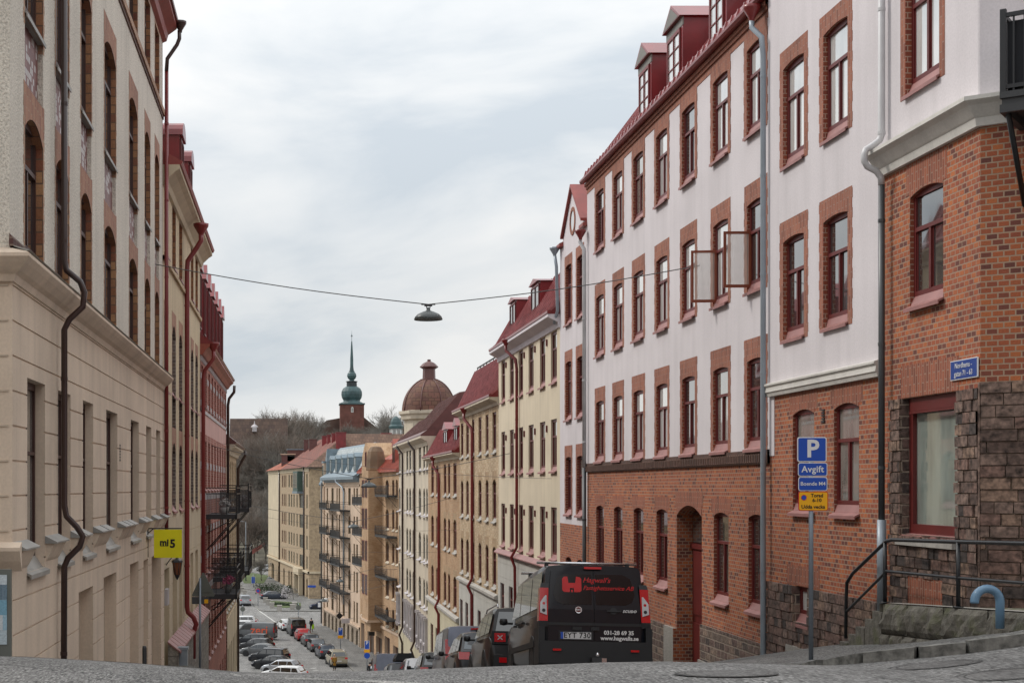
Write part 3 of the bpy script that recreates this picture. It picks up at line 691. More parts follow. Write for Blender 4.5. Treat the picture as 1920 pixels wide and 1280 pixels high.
def pipe(parent, fac, pts, r, mat, name='downpipe', brackets=True):
    mb = MB(); mb.tube(pts, r, 10)
    if brackets:
        z0, z1 = min(p[2] for p in pts), max(p[2] for p in pts); z = z0+.8
        while z < z1:
            for a, b in zip(pts, pts[1:]):
                lo, hi = min(a[2], b[2]), max(a[2], b[2])
                if lo <= z <= hi and hi-lo > .5:
                    u = (z-a[2])/(b[2]-a[2]); x = a[0]+(b[0]-a[0])*u; y = a[1]+(b[1]-a[1])*u
                    mb.tube([(x, y, z-.025), (x, y, z+.025)], r*1.13, 10, sm=False)
            z += 1.9
    return obj(name, mb, mat, parent, fac.mat)
def hopper(parent, fac, x, y, z, mat, k=1.0):
    mb = MB(); mb.lathe([(.05*k, 0), (.06*k, .06*k), (.17*k, .24*k), (.18*k, .30*k), (.15*k, .30*k)], 10, (x, y, z)); return obj('rainwater_hopper', mb, mat, parent, fac.mat)
BASE = lambda x: 9.2714-.0035714*x
P_ = lambda y: (BASE(y), y)
YR = lambda px: 25960/(px-540)
# ---- white house with red brick ground floor
fa = Fac(P_(YR(1101)), P_(YR(1443.5))); LN = fa.len
B = bld('white_and_brick_house', 'long white plastered house with brick-framed windows, red brick ground floor and red dormers', fa, -4)
mats = ['plaster_white', 'red_brick', 'surround', 'reveal_red', 'stone_brown', 'dark_soldier', 'concrete', 'red_soldier']
Wl = Relief(0, LN, -6.0, 10.97, 0)
Wl.rect(0, LN, -6.0, 2.06, 1)
cols = [fa.s_(p) for p in (1125, 1159, 1197, 1241, 1291, 1351, 1417)]
Wl.rect(0, LN, 10.66, 10.97, 2, -.012); Wl.rect(0, LN, 10.80, 10.97, 2, -.05); Wl.rect(0, LN, 10.88, 10.97, 2, -.09)
wins = []
for c in cols:
    for zb, zt, top in ((2.38, 4.16, 4.57), (5.52, 7.30, 7.68), (8.66, 10.42, 10.66)):
        Wl.toothed(c-.73, c+.73, zb-.05, top, 2, -.006 if top < 10 else -.012)
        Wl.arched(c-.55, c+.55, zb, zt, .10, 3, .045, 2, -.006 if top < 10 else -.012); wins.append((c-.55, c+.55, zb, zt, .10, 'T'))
Wl.rect(0, LN, 2.06, 2.33, 5, -.05)
nb = int(LN/.14)
for i in range(0, nb): Wl.rect(i*.14+.02, i*.14+.09, 2.09, 2.24, 5, -.09)
gcols = [fa.s_(p) for p in (1125, 1159, 1197, 1241)]+[None]+[fa.s_(p) for p in (1352, 1419)]
for c in gcols:
    if c is None: continue
    Wl.rect(c-.72, c+.72, 1.06, 1.36, 7, -.004); Wl.arched(c-.55, c+.55, -.86, 1.06, .12, 3, .08, 7, -.004); wins.append((c-.55, c+.55, -.86, 1.06, .12, 'T'))
dx0, dx1 = fa.s_(1268.8), fa.s_(1316)
Wl.rect(dx0-.1, dx1+.1, 1.18, 1.50, 7, -.006)
Wl.rect(0, LN, -6, -1.76, 4, -.06); Wl.rect(dx1, LN, -1.9, -1.46, 4, -.06); Wl.rect(dx0-.9, dx0, -6, -1.76, 6, -.09); Wl.rect(dx1, dx1+.05, -6, -1.46, 1, -.05); Wl.rect(dx1, LN, -6, -2.25, 6, -.1)
Wl.arched(dx0, dx1, -4, 1.18, .38, 1, .25, 7, -.006)
mb = MB(); Wl.emit(mb); shell(mb, LN, -6, 10.97, 11, 0)
obj('wall', mb, mats, B, fa.mat)
for x0, x1, z0, z1, d, st in wins:
    hi = z1 > 6
    window(B, fa.mat, x0, x1, z0, z1, d, st, gm=rnd.choice(['glass_pale', 'glass_pale', 'glass_curtain', 'glass'] if z0 > 5 else ['glass', 'glass_curtain', 'glass_pale' if z0 > 2 else 'glass']))
# door
mb = MB(); w_ = dx1-dx0; mb.box(0, 0, -4, w_, .06, 1.2); mb.box(.12, -.03, -3.7, w_/2-.04, 0, -1.6); mb.box(w_/2+.04, -.03, -3.7, w_-.12, 0, -1.6); mb.box(.12, -.03, -1.4, w_/2-.04, 0, .1); mb.box(w_/2+.04, -.03, -1.4, w_-.12, 0, .1); mb.box(0, -.06, .15, w_, 0, .27)
dr = obj('door', mb, 'frame_red', B, fa.mat @ Matrix.Translation((dx0, .38, 0)))
mb = MB(); mb.face([(.15, -.035, .3), (w_-.15, -.035, .3), (w_-.15, -.035, 1.0), (.15, -.035, 1.0)]); obj('fanlight', mb, 'glass', dr)
M['clear_pane'] = plain('clear_pane', (.6, .6, .55), .08); M['clear_pane'].node_tree.nodes['Principled BSDF'].inputs['Alpha'].default_value = .42
# open casement leaves
for px0, w_, z0, z1, ang in ((1345, .55, 5.62, 6.75, 95), (1411, .55, 5.62, 6.75, 92)):
    c = min(cols, key=lambda q: abs(q-fa.s_(px0))); mb = MB(); h = z1-z0
    mb.box(0, -.02, 0, .05, .02, h); mb.box(w_-.05, -.02, 0, w_, .02, h); mb.box(.05, -.02, 0, w_-.05, .02, .06); mb.box(.05, -.02, h-.05, w_-.05, .02, h)
    o = obj('open_casement', mb, 'casement_orange', B, fa.mat @ Matrix.Translation((c-.49, .06, z0)) @ Matrix.Rotation(rad(-ang), 4, 'Z') )
    mb = MB(); mb.face([(.05, 0, .06), (w_-.05, 0, .06), (w_-.05, 0, h-.05), (.05, 0, h-.05)]); obj('pane', mb, 'clear_pane', o)
# roof
mb = MB(); mb.prism([(-.16, 11.02), (-.16, 11.10), (-.12, 11.12), (-.05, 11.36), (.25, 11.5), (2.2, 14.1), (8.8, 14.1), (11, 11.0)], -.0, LN, 0)
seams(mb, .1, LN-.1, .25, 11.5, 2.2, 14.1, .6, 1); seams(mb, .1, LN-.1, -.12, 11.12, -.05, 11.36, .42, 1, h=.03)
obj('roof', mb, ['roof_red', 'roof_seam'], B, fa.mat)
mb = MB(); mb.prism([(-.20, 10.97), (-.24, 11.02), (-.24, 11.08), (-.20, 11.10), (-.12, 11.06), (-.09, 10.98)], -.03, LN+.03); obj('gutter', mb, 'gutter_red', B, fa.mat)
for p0, p1 in ((1199, 1222.6), (1252, 1281.6), (1331, 1364)):
    x0, x1 = fa.s_(p0, .25), fa.s_(p1, .25); mb = MB(); xc = (x0+x1)/2; yf = .25
    mb.box(x0, yf, 11.3, x1, 2.4, 12.93, 0); mb.extr([(x0-.1, 0, 12.93), (x1+.1, 0, 12.93), (xc, 0, 13.42)], (0, yf-.12, 0), (0, 2.6, 0), 0)
    mb.box(x0-.03, yf-.03, 12.72, x1+.03, yf, 12.925, 1); mb.extr([(x0+.06, 0, 12.95), (x1-.06, 0, 12.95), (xc, 0, 13.34)], (0, yf-.125, 0), (0, .003, 0), 1)
    mb.box(x0-.01, yf-.02, 11.4, x0+.12, yf, 12.72, 0); mb.box(x1-.12, yf-.02, 11.4, x1+.01, yf, 12.72, 0)
    dm = obj('dormer', mb, ['roof_red', 'frame_grey'], B, fa.mat)
    window(dm, fa.mat, x0+.15, x1-.15, 11.5, 12.7, yf-.012, 'G', 'frame_red_bright', 'glass_pale', None, 0, .06)
# downpipes: grey one by the corner block, white one by the gabled house
x = LN-.12; hopper(B, fa, x-.1, -.28, 10.62, 'gutter_red')
pipe(B, fa, [(x-.1, -.28, 10.66), (x-.1, -.28, 10.5), (x+.12, -.16, 10.25), (x+.12, -.13, 9.9), (x+.12, -.13, -1.25), (x+.12, -.13, -2.5), (x+.06, -.22, -2.7)], .052, 'pipe_grey')
x = .1; hopper(B, fa, .05, -.22, 9.25, 'gutter_red')
pipe(B, fa, [(-.02, -.22, 9.3), (-.02, -.22, 9.2), (.1, -.12, 8.95), (.1, -.11, 8.6), (.1, -.11, 2.2)], .06, 'pipe_white'); pipe(B, fa, [(.1, -.11, 2.2), (.1, -.11, -4)], .062, 'pipe_dark')
# ---- narrow gabled house
fb = Fac(P_(YR(1050)), P_(YR(1101))); LN = fb.len
B = bld('gabled_house', 'narrow white gabled house with a round attic window and brick-framed windows', fb, -6)
Wl = Relief(0, LN, -7.5, 9.7, 0); Wl.rect(0, LN, -7.5, .39, 1); wins = []
for c in (fb.s_(1066), fb.s_(1087.5)):
    for zb, zt, top in ((7.0, 8.95, 9.28), (3.84, 5.75, 6.12), (.72, 2.6, 2.98)):
        Wl.toothed(c-.67, c+.67, zb-.05, top, 2, -.006); Wl.arched(c-.5, c+.5, zb, zt, .13, 3, .045, 2, -.006); wins.append((c-.5, c+.5, zb, zt))
    Wl.arched(c-.5, c+.5, -2.6, -.7, .13, 3, .08, 7); wins.append((c-.5, c+.5, -2.6, -.7))
mb = MB(); Wl.emit(mb); shell(mb, LN, -7.5, 9.7, 10, 0)
obj('wall', mb, mats, B, fb.mat)
for a in wins: window(B, fb.mat, *a, .13, gm=rnd.choice(['glass', 'glass_curtain']))
mb = MB(); xc = LN*.5; pk = 11.3
mb.extr([(0, 0, 9.7), (LN, 0, 9.7), (LN*.84, 0, 10.0), (xc+.15, 0, pk), (xc-.15, 0, pk), (LN*.16, 0, 10.0)], (0, 0, 0), (0, .4, 0), 0)
gb = obj('gable', mb, mats, B, fb.mat)
mb = MB(); mb.lathe([(.34, 0), (.34, -.03), (.46, -.03), (.46, 0)], 20, (xc, 0, 10.25), 0, False, 'y'); rw = obj('round_window', mb, 'surround', B, fb.mat)
mb = MB(); mb.lathe([(0, -.012), (.345, -.012)], 20, (xc, 0, 10.25), 0, False, 'y'); obj('pane', mb, 'glass_curtain', rw)
mb = MB()
for (a, za), (b, zb) in (((LN*.12, 9.95), (xc, pk+.06)), ((xc, pk+.06), (LN*.88, 9.95))):
    mb.extr([(a, -.1, za), (b, -.1, zb), (b, -.1, zb+.09), (a, -.1, za+.09)], (0, 0, 0), (0, 5, 0), 0)
mb.prism([(-.14, 9.7), (-.14, 9.8), (.3, 10.0), (3, 12.0), (7, 12), (10, 9.7)], 0, LN*.14); mb.prism([(-.14, 9.7), (-.14, 9.8), (.3, 10.0), (3, 12), (7, 12), (10, 9.7)], LN*.86, LN)
obj('roof', mb, 'roof_red_dull', B, fb.mat)
hopper(B, fb, .1, -.2, 9.45, 'pipe_grey'); pipe(B, fb, [(.1, -.2, 9.5), (.1, -.14, 9.1), (.1, -.1, 7.6), (-.1, -.16, 7.3), (-.2, -.16, 7.2)], .055, 'pipe_grey')
# ---- generic terrace house
def terrace(name, label, fc, z0, z1, wallm, cols, rows, sillm='sill_pink', fm='frame_red', base=None, basem=None, D=10, depth=.11, arch=0, archm=None, revm=None, cornm=None, corn=.28, cp=.3, gms=None, style='T', grooves=None, bdepth=-.04, pro=.09, brows=None, hd=0, hp=0.004):
    LN = fc.len; ms = [wallm, basem or wallm, archm or wallm, revm or wallm, 'granite_sill', 'light_band']
    B = bld(name, label, fc, z0+1.5); Wl = Relief(0, LN, z0, z1, 0); wins = []
    if base is not None:
        Wl.rect(0, LN, z0, base, 1, bdepth)
        if grooves:
            z = base-grooves
            while z > z0: Wl.rect(0, LN, z, z+.018, 1, bdepth+.014); z -= grooves
    for a, b in cols:
        a, b = sorted((fc.s_(a), fc.s_(b)))
        for r in rows:
            zb, zt = r[:2]; ar = r[2] if len(r) > 2 else arch
            if archm: Wl.rect(a-.1, b+.1, zt, zt+hd, 2, -hp)
            if ar: Wl.arched(a, b, zb, zt, depth, 3, ar, 2, -hp if archm else 0)
            else: Wl.hole(a, b, zb, zt, depth, 3)
            wins.append((a, b, zb, zt))
        for zb, zt in (brows or []):
            Wl.hole(a, b, zb, zt, depth*.8, 1); wins.append((a, b, zb, zt, 1))
    mb = MB(); Wl.emit(mb); shell(mb, LN, z0, z1, D, 0)
    if base is not None: mb.face([(0, bdepth, z0), (0, 0, z0), (0, 0, base), (0, bdepth, base)], 1); mb.face([(LN, bdepth, z0), (LN, 0, z0), (LN, 0, base), (LN, bdepth, base)], 1)
    obj('wall', mb, ms, B, fc.mat)
    for q in wins:
        if len(q) == 5: window(B, fc.mat, *q[:4], depth*.8, style, fm, 'glass', None, 0)
        else: window(B, fc.mat, *q[:4], depth, style, fm, rnd.choice(gms or ['glass', 'glass_curtain', 'glass']), sillm, pro)
    if cornm:
        mb = MB(); mb.prism([(0, z1-corn), (-.05, z1-corn), (-.08, z1-corn*.6), (-cp*.7, z1-corn*.35), (-cp, z1-corn*.2), (-cp, z1), (0, z1)], 0, LN); obj('cornice', mb, cornm, B, fc.mat)
    return B
def mansard(B, fc, ze, zt, ye, yt, mat, D=10, out=.34, ridge=1.2, rmat=None, gut='gutter_red'):
    mb = MB(); LN = fc.len; mb.prism([(-out, ze), (-out, ze+.08), (ye, ze+.3), (yt, zt), (D/2, zt+ridge), (D-.2, zt-.5), (D, ze)], 0, LN)
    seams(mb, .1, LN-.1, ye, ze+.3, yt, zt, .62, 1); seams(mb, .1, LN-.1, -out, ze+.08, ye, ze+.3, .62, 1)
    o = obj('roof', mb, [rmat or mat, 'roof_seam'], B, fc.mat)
    mb = MB(); mb.prism([(-out, ze+.0), (-out-.1, ze+.03), (-out-.1, ze+.12), (-out, ze+.14), (-out+.06, ze+.1)], -.02, LN+.02); obj('gutter', mb, gut, B, fc.mat); return o
def dormer(B, fc, x0, x1, z0, z1, yf, mat, gable=0, deep=1.6, winm='frame_red', gm='glass', arch=False, flat=.06):
    mb = MB(); xc = (x0+x1)/2
    mb.box(x0, yf, z0, x1, yf+deep, z1)
    if arch:
        r = (x1-x0)/2+.05; mb.extr([(xc+r*math.cos(a), 0, z1+r*.7*math.sin(a)) for a in [math.pi*i/8 for i in range(9)]], (0, yf-.1, 0), (0, deep+.1, 0))
    elif gable: mb.extr([(x0-.08, 0, z1), (x1+.08, 0, z1), (xc, 0, z1+gable)], (0, yf-.12, 0), (0, deep+.12, 0))
    else: mb.box(x0-.06, yf-.08, z1, x1+.06, yf+deep, z1+flat)
    d = obj('dormer', mb, mat, B, fc.mat); window(d, fc.mat, x0+.1, x1-.1, z0+(z1-z0)*.12, z1-.08, yf-.008, 'M', winm, gm, None, 0, .05); return d
def chain(p0, pxn, v=530, f=F):
    m = (v-550)/f; Y1 = (F*p0[0]-F*m*p0[1])/(pxn-550-F*m); return (p0[0]+m*(Y1-p0[1]), Y1)
q0 = P_(YR(1050)); q1 = chain(q0, 935); q2 = chain(q1, 862); q3 = chain(q2, 803); q4 = chain(q3, 748)
# cream house
f3 = Fac(q1, q0)
B3 = terrace('cream_house', 'cream plastered house with tall red-framed windows, pale grey base and red dormered roof', f3, -11, 7.5, 'plaster_cream', [(940, 947), (955.7, 963.4), (973, 980.6), (991, 1000.5), (1012.3, 1022.3), (1033, 1044)],
    [(5.25, 7.02), (2.17, 3.97), (-.9, .9)], base=-1.05, basem='stone_grey', cornm='plaster_white', corn=.45, cp=.42, grooves=.6, brows=[(-4.2, -2.5)])
mansard(B3, f3, 7.5, 9.6, -.1, .95, 'roof_red', ridge=.6)
mb = MB(); mb.prism([(-.04, -1.04), (-.22, -1.2), (-.22, -1.24), (-.04, -1.24)], 0, f3.len); obj('string_course', mb, 'sill_pink', B3, f3.mat)
for a, b in ((958, 976), (998, 1022)): dormer(B3, f3, f3.s_(a, .3), f3.s_(b, .3)-.9, 8.0, 9.4, .28, 'roof_red', gable=.2, gm='glass_dull')
x = f3.s_(972); hopper(B3, f3, x-.3, -.46, 7.25, 'gutter_red'); pipe(B3, f3, [(x-.3, -.46, 7.3), (x-.3, -.46, 7.1), (x+.2, -.14, 6.7), (x+.2, -.1, 6.3), (x+.2, -.1, -.8), (x+.1, -.3, -1.2), (x+.1, -.16, -1.6), (x+.1, -.12, -6)], .06, 'gutter_red')
mb = MB()
for c in (947, 963.4, 980.6, 1000.5, 1022.3):
    for z in (6.75, 3.68, .62): xx = f3.s_(c)+.45; mb.box(xx-.035, -.06, z-.12, xx+.035, 0, z+.12)
obj('lamp_bracket', mb, 'frame_red', B3, f3.mat)
# yellow brick house, tall
f4 = Fac(q2, q1)
B4 = terrace('tall_yellow_brick_house', 'yellow brick house with arched windows, seamed red roof and light grey stone base', f4, -13, 5.55, 'yellow_brick', [(864, 868.8), (874, 879), (884.8, 889.3), (897, 902.8), (910.3, 916), (923.3, 930.4)],
    [(3.15, 4.95, 0), (.06, 1.95, .22), (-2.9, -1.05, .22)], base=-3.15, basem='stone_grey', sillm='granite_sill', archm='yellow_brick_up', hd=.38, cornm='stone_cream', corn=.35, cp=.42, grooves=.55, brows=[(-6.4, -4.3)])
mansard(B4, f4, 5.55, 7.75, -.05, .85, 'roof_red', ridge=.5)
mb = MB(); mb.prism([(-.04, -3.1), (-.2, -3.18), (-.2, -3.3), (-.04, -3.36)], 0, f4.len); obj('string_course', mb, 'granite_sill', B4, f4.mat)
mb = MB(); mb.tube([(0, .95, 7.95), (f4.len, .95, 7.95)], .04, 6); mb.tube([(0, .95, 7.8), (f4.len, .95, 7.8)], .04, 6)
for i in range(12): mb.box(i*f4.len/12, .93, 7.7, i*f4.len/12+.04, .97, 8.0)
obj('snow_rail', mb, 'metal_dark', B4, f4.mat)
x = f4.s_(887); hopper(B4, f4, x-.3, -.42, 5.2, 'gutter_red', 1.2); pipe(B4, f4, [(x-.3, -.42, 5.3), (x-.3, -.42, 5.0), (x+.35, -.12, 4.5), (x+.4, -.1, 4.2), (x+.4, -.1, -2.9), (x+.3, -.3, -3.3), (x+.4, -.12, -3.7), (x+.4, -.12, -9)], .075, 'gutter_red')
# lower yellow brick house
f5 = Fac(q3, q2)
B5 = terrace('low_yellow_brick_house', 'lower tan brick house with pale yellow base and two gabled red dormers', f5, -16, 3.45, 'ochre_brick', [(808.5, 813.3), (817.8, 822.3), (832, 836.7), (840, 844), (850, 856)],
    [(1.1, 2.93, 0), (-2.0, -.17, .22), (-5.15, -3.3, .22)], base=-5.4, basem='stone_pale', sillm='granite_sill', archm='yellow_brick_up', hd=.36, cornm='stone_cream', corn=.32, cp=.4, grooves=.6, brows=[(-9, -7)])
mansard(B5, f5, 3.45, 5.3, -.05, .8, 'roof_red', ridge=1.6)
for a, b in ((826, 834), (845, 853)): dormer(B5, f5, f5.s_(a), f5.s_(b)-.2, 3.9, 5.0, .2, 'roof_red', gable=.45, gm='glass_dull')
mb = MB(); mb.prism([(-.04, -5.35), (-.22, -5.45), (-.22, -5.6), (-.04, -5.66)], 0, f5.len); obj('string_course', mb, 'granite_sill', B5, f5.mat)
x = f5.s_(825); hopper(B5, f5, x-.3, -.4, 3.1, 'gutter_red', 1.2); pipe(B5, f5, [(x-.3, -.4, 3.2), (x-.3, -.4, 2.9), (x+.2, -.12, 2.4), (x+.25, -.1, 2), (x+.25, -.1, -5.1), (x+.1, -.3, -5.6), (x+.25, -.12, -6), (x+.25, -.12, -11)], .08, 'gutter_red')
# cream stone house with the dome
f6 = Fac(q4, q3)
B6 = terrace('domed_stone_house', 'cream stone house with brown mansard roof, ornate white balustrades and a scaly brown dome', f6, -20, 4.93, 'stone_cream', [(747.5, 751), (761.8, 765.3), (767.3, 770.8), (773.4, 776.6), (785, 789.4), (793.6, 797), (799, 802.2)],
    [(2.75, 4.45, 0), (-.3, 1.55, .4), (-3.35, -1.45, .4), (-6.4, -4.5, .4), (-9.3, -7.2, 0)], base=-9.6, basem='stone_pale', sillm='light_band', fm='frame_grey', archm='stone_cream', hd=.01, cornm='stone_cream', corn=.6, cp=.5, pro=.2)
for px in (749, 763.5, 769, 775, 787, 795, 800.5):
    x = f6.s_(px); mb = MB(); mb.box(x-.55, -.25, -8.75, x+.55, 0, -8.6); obj('balustrade', mb, 'light_band', B6, f6.mat)
    for dx in (-.62, .62): mb = MB(); mb.box(x+dx-.1, -.22, -9.5, x+dx+.1, 0, -7.0); mb.box(x+dx-.14, -.28, -7.1, x+dx+.14, 0, -6.9); mb.box(x+dx-.14, -.28, -9.5, x+dx+.14, 0, -9.25); obj('pilaster', mb, 'light_band', B6, f6.mat)
mb = MB(); LN = f6.len
mb.prism([(-.5, 4.93), (-.5, 5.03), (-.1, 5.3), (1.7, 6.9), (2.2, 7.0), (6, 7.6), (10, 5)], 0, LN*.5); mb.prism([(-.5, 4.93), (-.5, 5.03), (-.1, 5.3), (2.0, 7.7), (6, 8.4), (10, 5)], LN*.5+.003, LN)
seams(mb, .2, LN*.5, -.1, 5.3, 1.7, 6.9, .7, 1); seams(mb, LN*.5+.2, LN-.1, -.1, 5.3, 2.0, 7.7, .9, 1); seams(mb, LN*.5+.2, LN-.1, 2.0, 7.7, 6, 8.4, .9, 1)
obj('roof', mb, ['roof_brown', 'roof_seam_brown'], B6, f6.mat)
for px in (757.5, 780.4): x = f6.s_(px); pipe(B6, f6, [(x-.5, -.5, 4.9), (x-.5, -.5, 4.7), (x, -.14, 4.2), (x, -.12, 3.8), (x, -.12, -9.3), (x-.2, -.35, -9.9), (x, -.15, -10.5), (x, -.15, -15)], .08, 'gutter_brown')
cxw, cyw = 11.45, 126.0; D_ = Matrix.Translation((cxw, cyw, 0))
mb = MB(); mb.lathe([(2.1, 2), (2.1, 7.2), (2.35, 7.3), (2.4, 7.6), (2.55, 7.75), (2.55, 8.0), (2.2, 8.05)], 8, sm=False); dt = obj('dome_tower', mb, 'stone_cream', B6, D_)
mb = MB(); mb.lathe([(2.3*math.cos(a), 7.95+2.8*math.sin(a)) for a in [math.pi/2*i/14 for i in range(14)]], 32); do = obj('dome', mb, 'dome_scale', dt, D_)
mb = MB()
for k in range(8):
    a = math.pi/4*k+.39; mb.tube([(2.33*math.cos(t_)*math.cos(a), 2.33*math.cos(t_)*math.sin(a), 7.95+2.83*math.sin(t_)) for t_ in [math.pi/2*i/12 for i in range(13)]], .05, 5)
obj('dome_rib', mb, 'roof_brown', dt, D_)
mb = MB(); mb.lathe([(.75, 10.55), (.75, 10.7), (.55, 10.75), (.52, 11.55), (.78, 11.7), (.78, 11.76), (.5, 12.05), (.15, 12.22), (.15, 12.36), (0, 12.38)], 8, sm=False); obj('lantern', mb, 'roof_brown', dt, D_)
# ---- corner block beside the camera: projecting plaster storeys above brick and rough stone
C0 = P_(YR(1443.5)); C1 = (9.2, 20.0); C2 = (9.2+.8*4.2, 20.0-.6*4.2)
fc1 = Fac(C0, C1); fc2 = Fac(C1, C2); LN = fc1.len
B = bld('corner_house', 'corner house, white plaster over orange brick and rough brown stone, with the shop window', fc1, -1.5)
sp = fc1.s_(1655)              # where the two halves meet
cm = ['plaster_white', 'red_brick_long', 'surround', 'reveal_red', 'stone_brown', 'red_soldier', 'concrete', 'red_brick', 'mortar', 'stone_a', 'stone_b', 'stone_c', 'stone_d', 'stone_e']
Wl = Relief(0, LN, -3.5, 13, 0, -.03); wins = []
Wl.rect(0, sp, -3.5, 3.36, 7, 0); Wl.rect(sp, LN, -3.5, 6.45, 7, 0)
Wl.rect(0, .28, 2.2, 3.36, 0, -.01)
for pa, pb in ((1465, 1518.5), (1539, 1602.5)):
    c = (fc1.s_(pa)+fc1.s_(pb))/2
    for zb, zt, top in ((4.34, 6.2, 6.54), (7.56, 9.42, 9.72)):
        Wl.toothed(c-.75, c+.75, zb-.06, top, 2, -.036); Wl.arched(c-.56, c+.56, zb, zt, .09, 3, .05, 2, -.036); wins.append((c-.56, c+.56, zb, zt, .09))
for pa, pb in ((1486, 1527), (1563, 1611.5)):
    c = (fc1.s_(pa)+fc1.s_(pb))/2
    Wl.rect(c-.72, c+.72, 2.98, 3.34, 5, -.004); Wl.arched(c-.56, c+.56, 1.16, 3.0, .10, 3, .09, 5, -.004); wins.append((c-.56, c+.56, 1.16, 3.0, .10))
SB = [9, 9, 10, 10, 11, 12, 13, 13]; Wl.blocks(.0, sp, -3.5, -.2, SB, 8, -.07, .33, .165)
a, b = fc1.s_(1493), fc1.s_(1522); Wl.rect(a-.5, b+.4, -.18, .18, 5, -.004); Wl.hole(a, b, -.84, -.19, .12, 4); wins.append((a, b, -.84, -.19, .12, 'b'))
Wl.rect(a-.3, b+.6, -3.5, -1.28, 6, -.10)
# right half
c = (fc1.s_(1692.5)+fc1.s_(1776))/2
Wl.rect(c-.76, c+.76, 7.4, 9.75, 2, -.036); Wl.arched(c-.58, c+.58, 7.46, 9.4, .09, 3, .05, 2, -.036); wins.append((c-.58, c+.58, 7.46, 9.4, .11))
a, b = fc1.s_(1706), fc1.s_(1768.5); Wl.rect(a-.12, b+.12, 5.95, 6.43, 5, -.004); Wl.arched(a, b, 4.28, 5.98, .11, 3, .08, 5, -.004); wins.append((a, b, 4.28, 5.98, .11))
sa, sb = fc1.s_(1692.5), fc1.s_(1796)
Wl.blocks(sp+.35, LN, -3.5, 2.93, SB, 8, -.035, .30, .158); Wl.rect(sa-.05, sb+.03, 2.94, 3.42, 5, -.006)
Wl.rect(fc1.s_(1706), fc1.s_(1770), -.35, .28, 5, -.028)
Wl.hole(sa, sb, .90, 2.93, .16, 4)
mb = MB(); Wl.emit(mb)
x = sp; mb.face([(x, -.03, 3.36), (x, .3, 3.36), (x, .3, 6.45), (x, -.03, 6.45)], 0)
shell(mb, LN, -3.5, 13, 9, 0, .0); obj('wall', mb, cm, B, fc1.mat)
for q in wins:
    if len(q) == 6: window(B, fc1.mat, *q[:5], 'P', 'frame_red', 'glass_pale', 'sill_pink')
    else: window(B, fc1.mat, *q, 'T', 'frame_red', 'glass' if q[2] < 5 and q[2] > 3.9 else ('glass_pale' if q[2] > 6 else 'glass_curtain'))
# shop window
mb = MB(); w_ = sb-sa; h = 2.03; mb.box(0, -.06, 0, .13, .02, h); mb.box(w_-.13, -.06, 0, w_, .02, h); mb.box(.13, -.06, 0, w_-.13, .02, .15); mb.box(.13, -.10, h-.2, w_-.13, .02, h); mb.box(.13, -.115, h-.235, w_-.13, -.06, h-.205)
o = obj('shop_window', mb, 'frame_red', B, fc1.mat @ Matrix.Translation((sa, .16, .9)))
mb = MB(); mb.face([(.1, 0, .1), (w_-.1, 0, .1), (w_-.1, 0, h-.1), (.1, 0, h-.1)]); obj('pane', mb, 'glass_shop', o)
mb = MB(); mb.prism([(.0, .02), (-.2, -.01), (-.2, -.04), (.0, -.04)], 0.004, w_-.004); obj('sill', mb, 'sill_pink', o)
mb = MB(); mb.box(sa-.05, -.10, .74, sb+.03, .0, .82); obj('stone_sill', mb, 'granite_sill', B, fc1.mat)
# cornices
def cornice(mb, x0, x1, zb, zt, p, mi=0, m0=0, m1=0): mb.prism([(0.02, zb), (-.07, zb), (-.09, zb+(zt-zb)*.25), (-.11, zb+(zt-zb)*.3), (-p*.75, zb+(zt-zb)*.62), (-p, zb+(zt-zb)*.75), (-p, zb+(zt-zb)*.88), (-.03, zt), (.02, zt)], x0, x1, mi, m0=m0, m1=m1)
mb = MB(); cornice(mb, 0, sp-.02, 3.33, 3.60, .13); obj('cornice', mb, 'plaster_cornice', B, fc1.mat)
mb = MB(); cornice(mb, sp-.02, LN, 6.42, 6.84, .28, m1=-.5); obj('cornice', mb, 'plaster_cornice', B, fc1.mat)
mb = MB(); cornice(mb, 0, 4.2, 6.42, 6.84, .28, m0=.5); obj('cornice', mb, 'plaster_cornice', B, fc2.mat)
# splayed corner face
W2 = Relief(0, 4.2, -3.5, 13, 0, -.03); W2.rect(0, 4.2, -3.5, 6.45, 1, 0); W2.blocks(0.01, 4.2, -3.5, 3.0, SB, 8, -.035, .42, .16)
mb = MB(); W2.emit(mb); mb.box(0, 3, -3, 4.1, 3.1, 12.9, 0)
q = fc2.mat.inverted() @ fc1.mat
for z0, z1, o, mi in ((-3.5, 3.0, -.035, 4), (6.45, 13, -.03, 0)):
    p = q @ Vector((LN, o, 0)); mb.extr([(p.x, p.y, 0), (0, o, 0), (.02, .1, 0), (-.03, .1, 0)], (0, 0, z0), (0, 0, z1-z0), mi)
obj('splayed_wall', mb, ['plaster_white', 'red_brick_long', 'surround', 'reveal_red', 'stone_b', 'red_soldier', 'concrete', 'red_brick', 'mortar', 'stone_a', 'stone_b', 'stone_c', 'stone_d', 'stone_e'], B, fc2.mat)
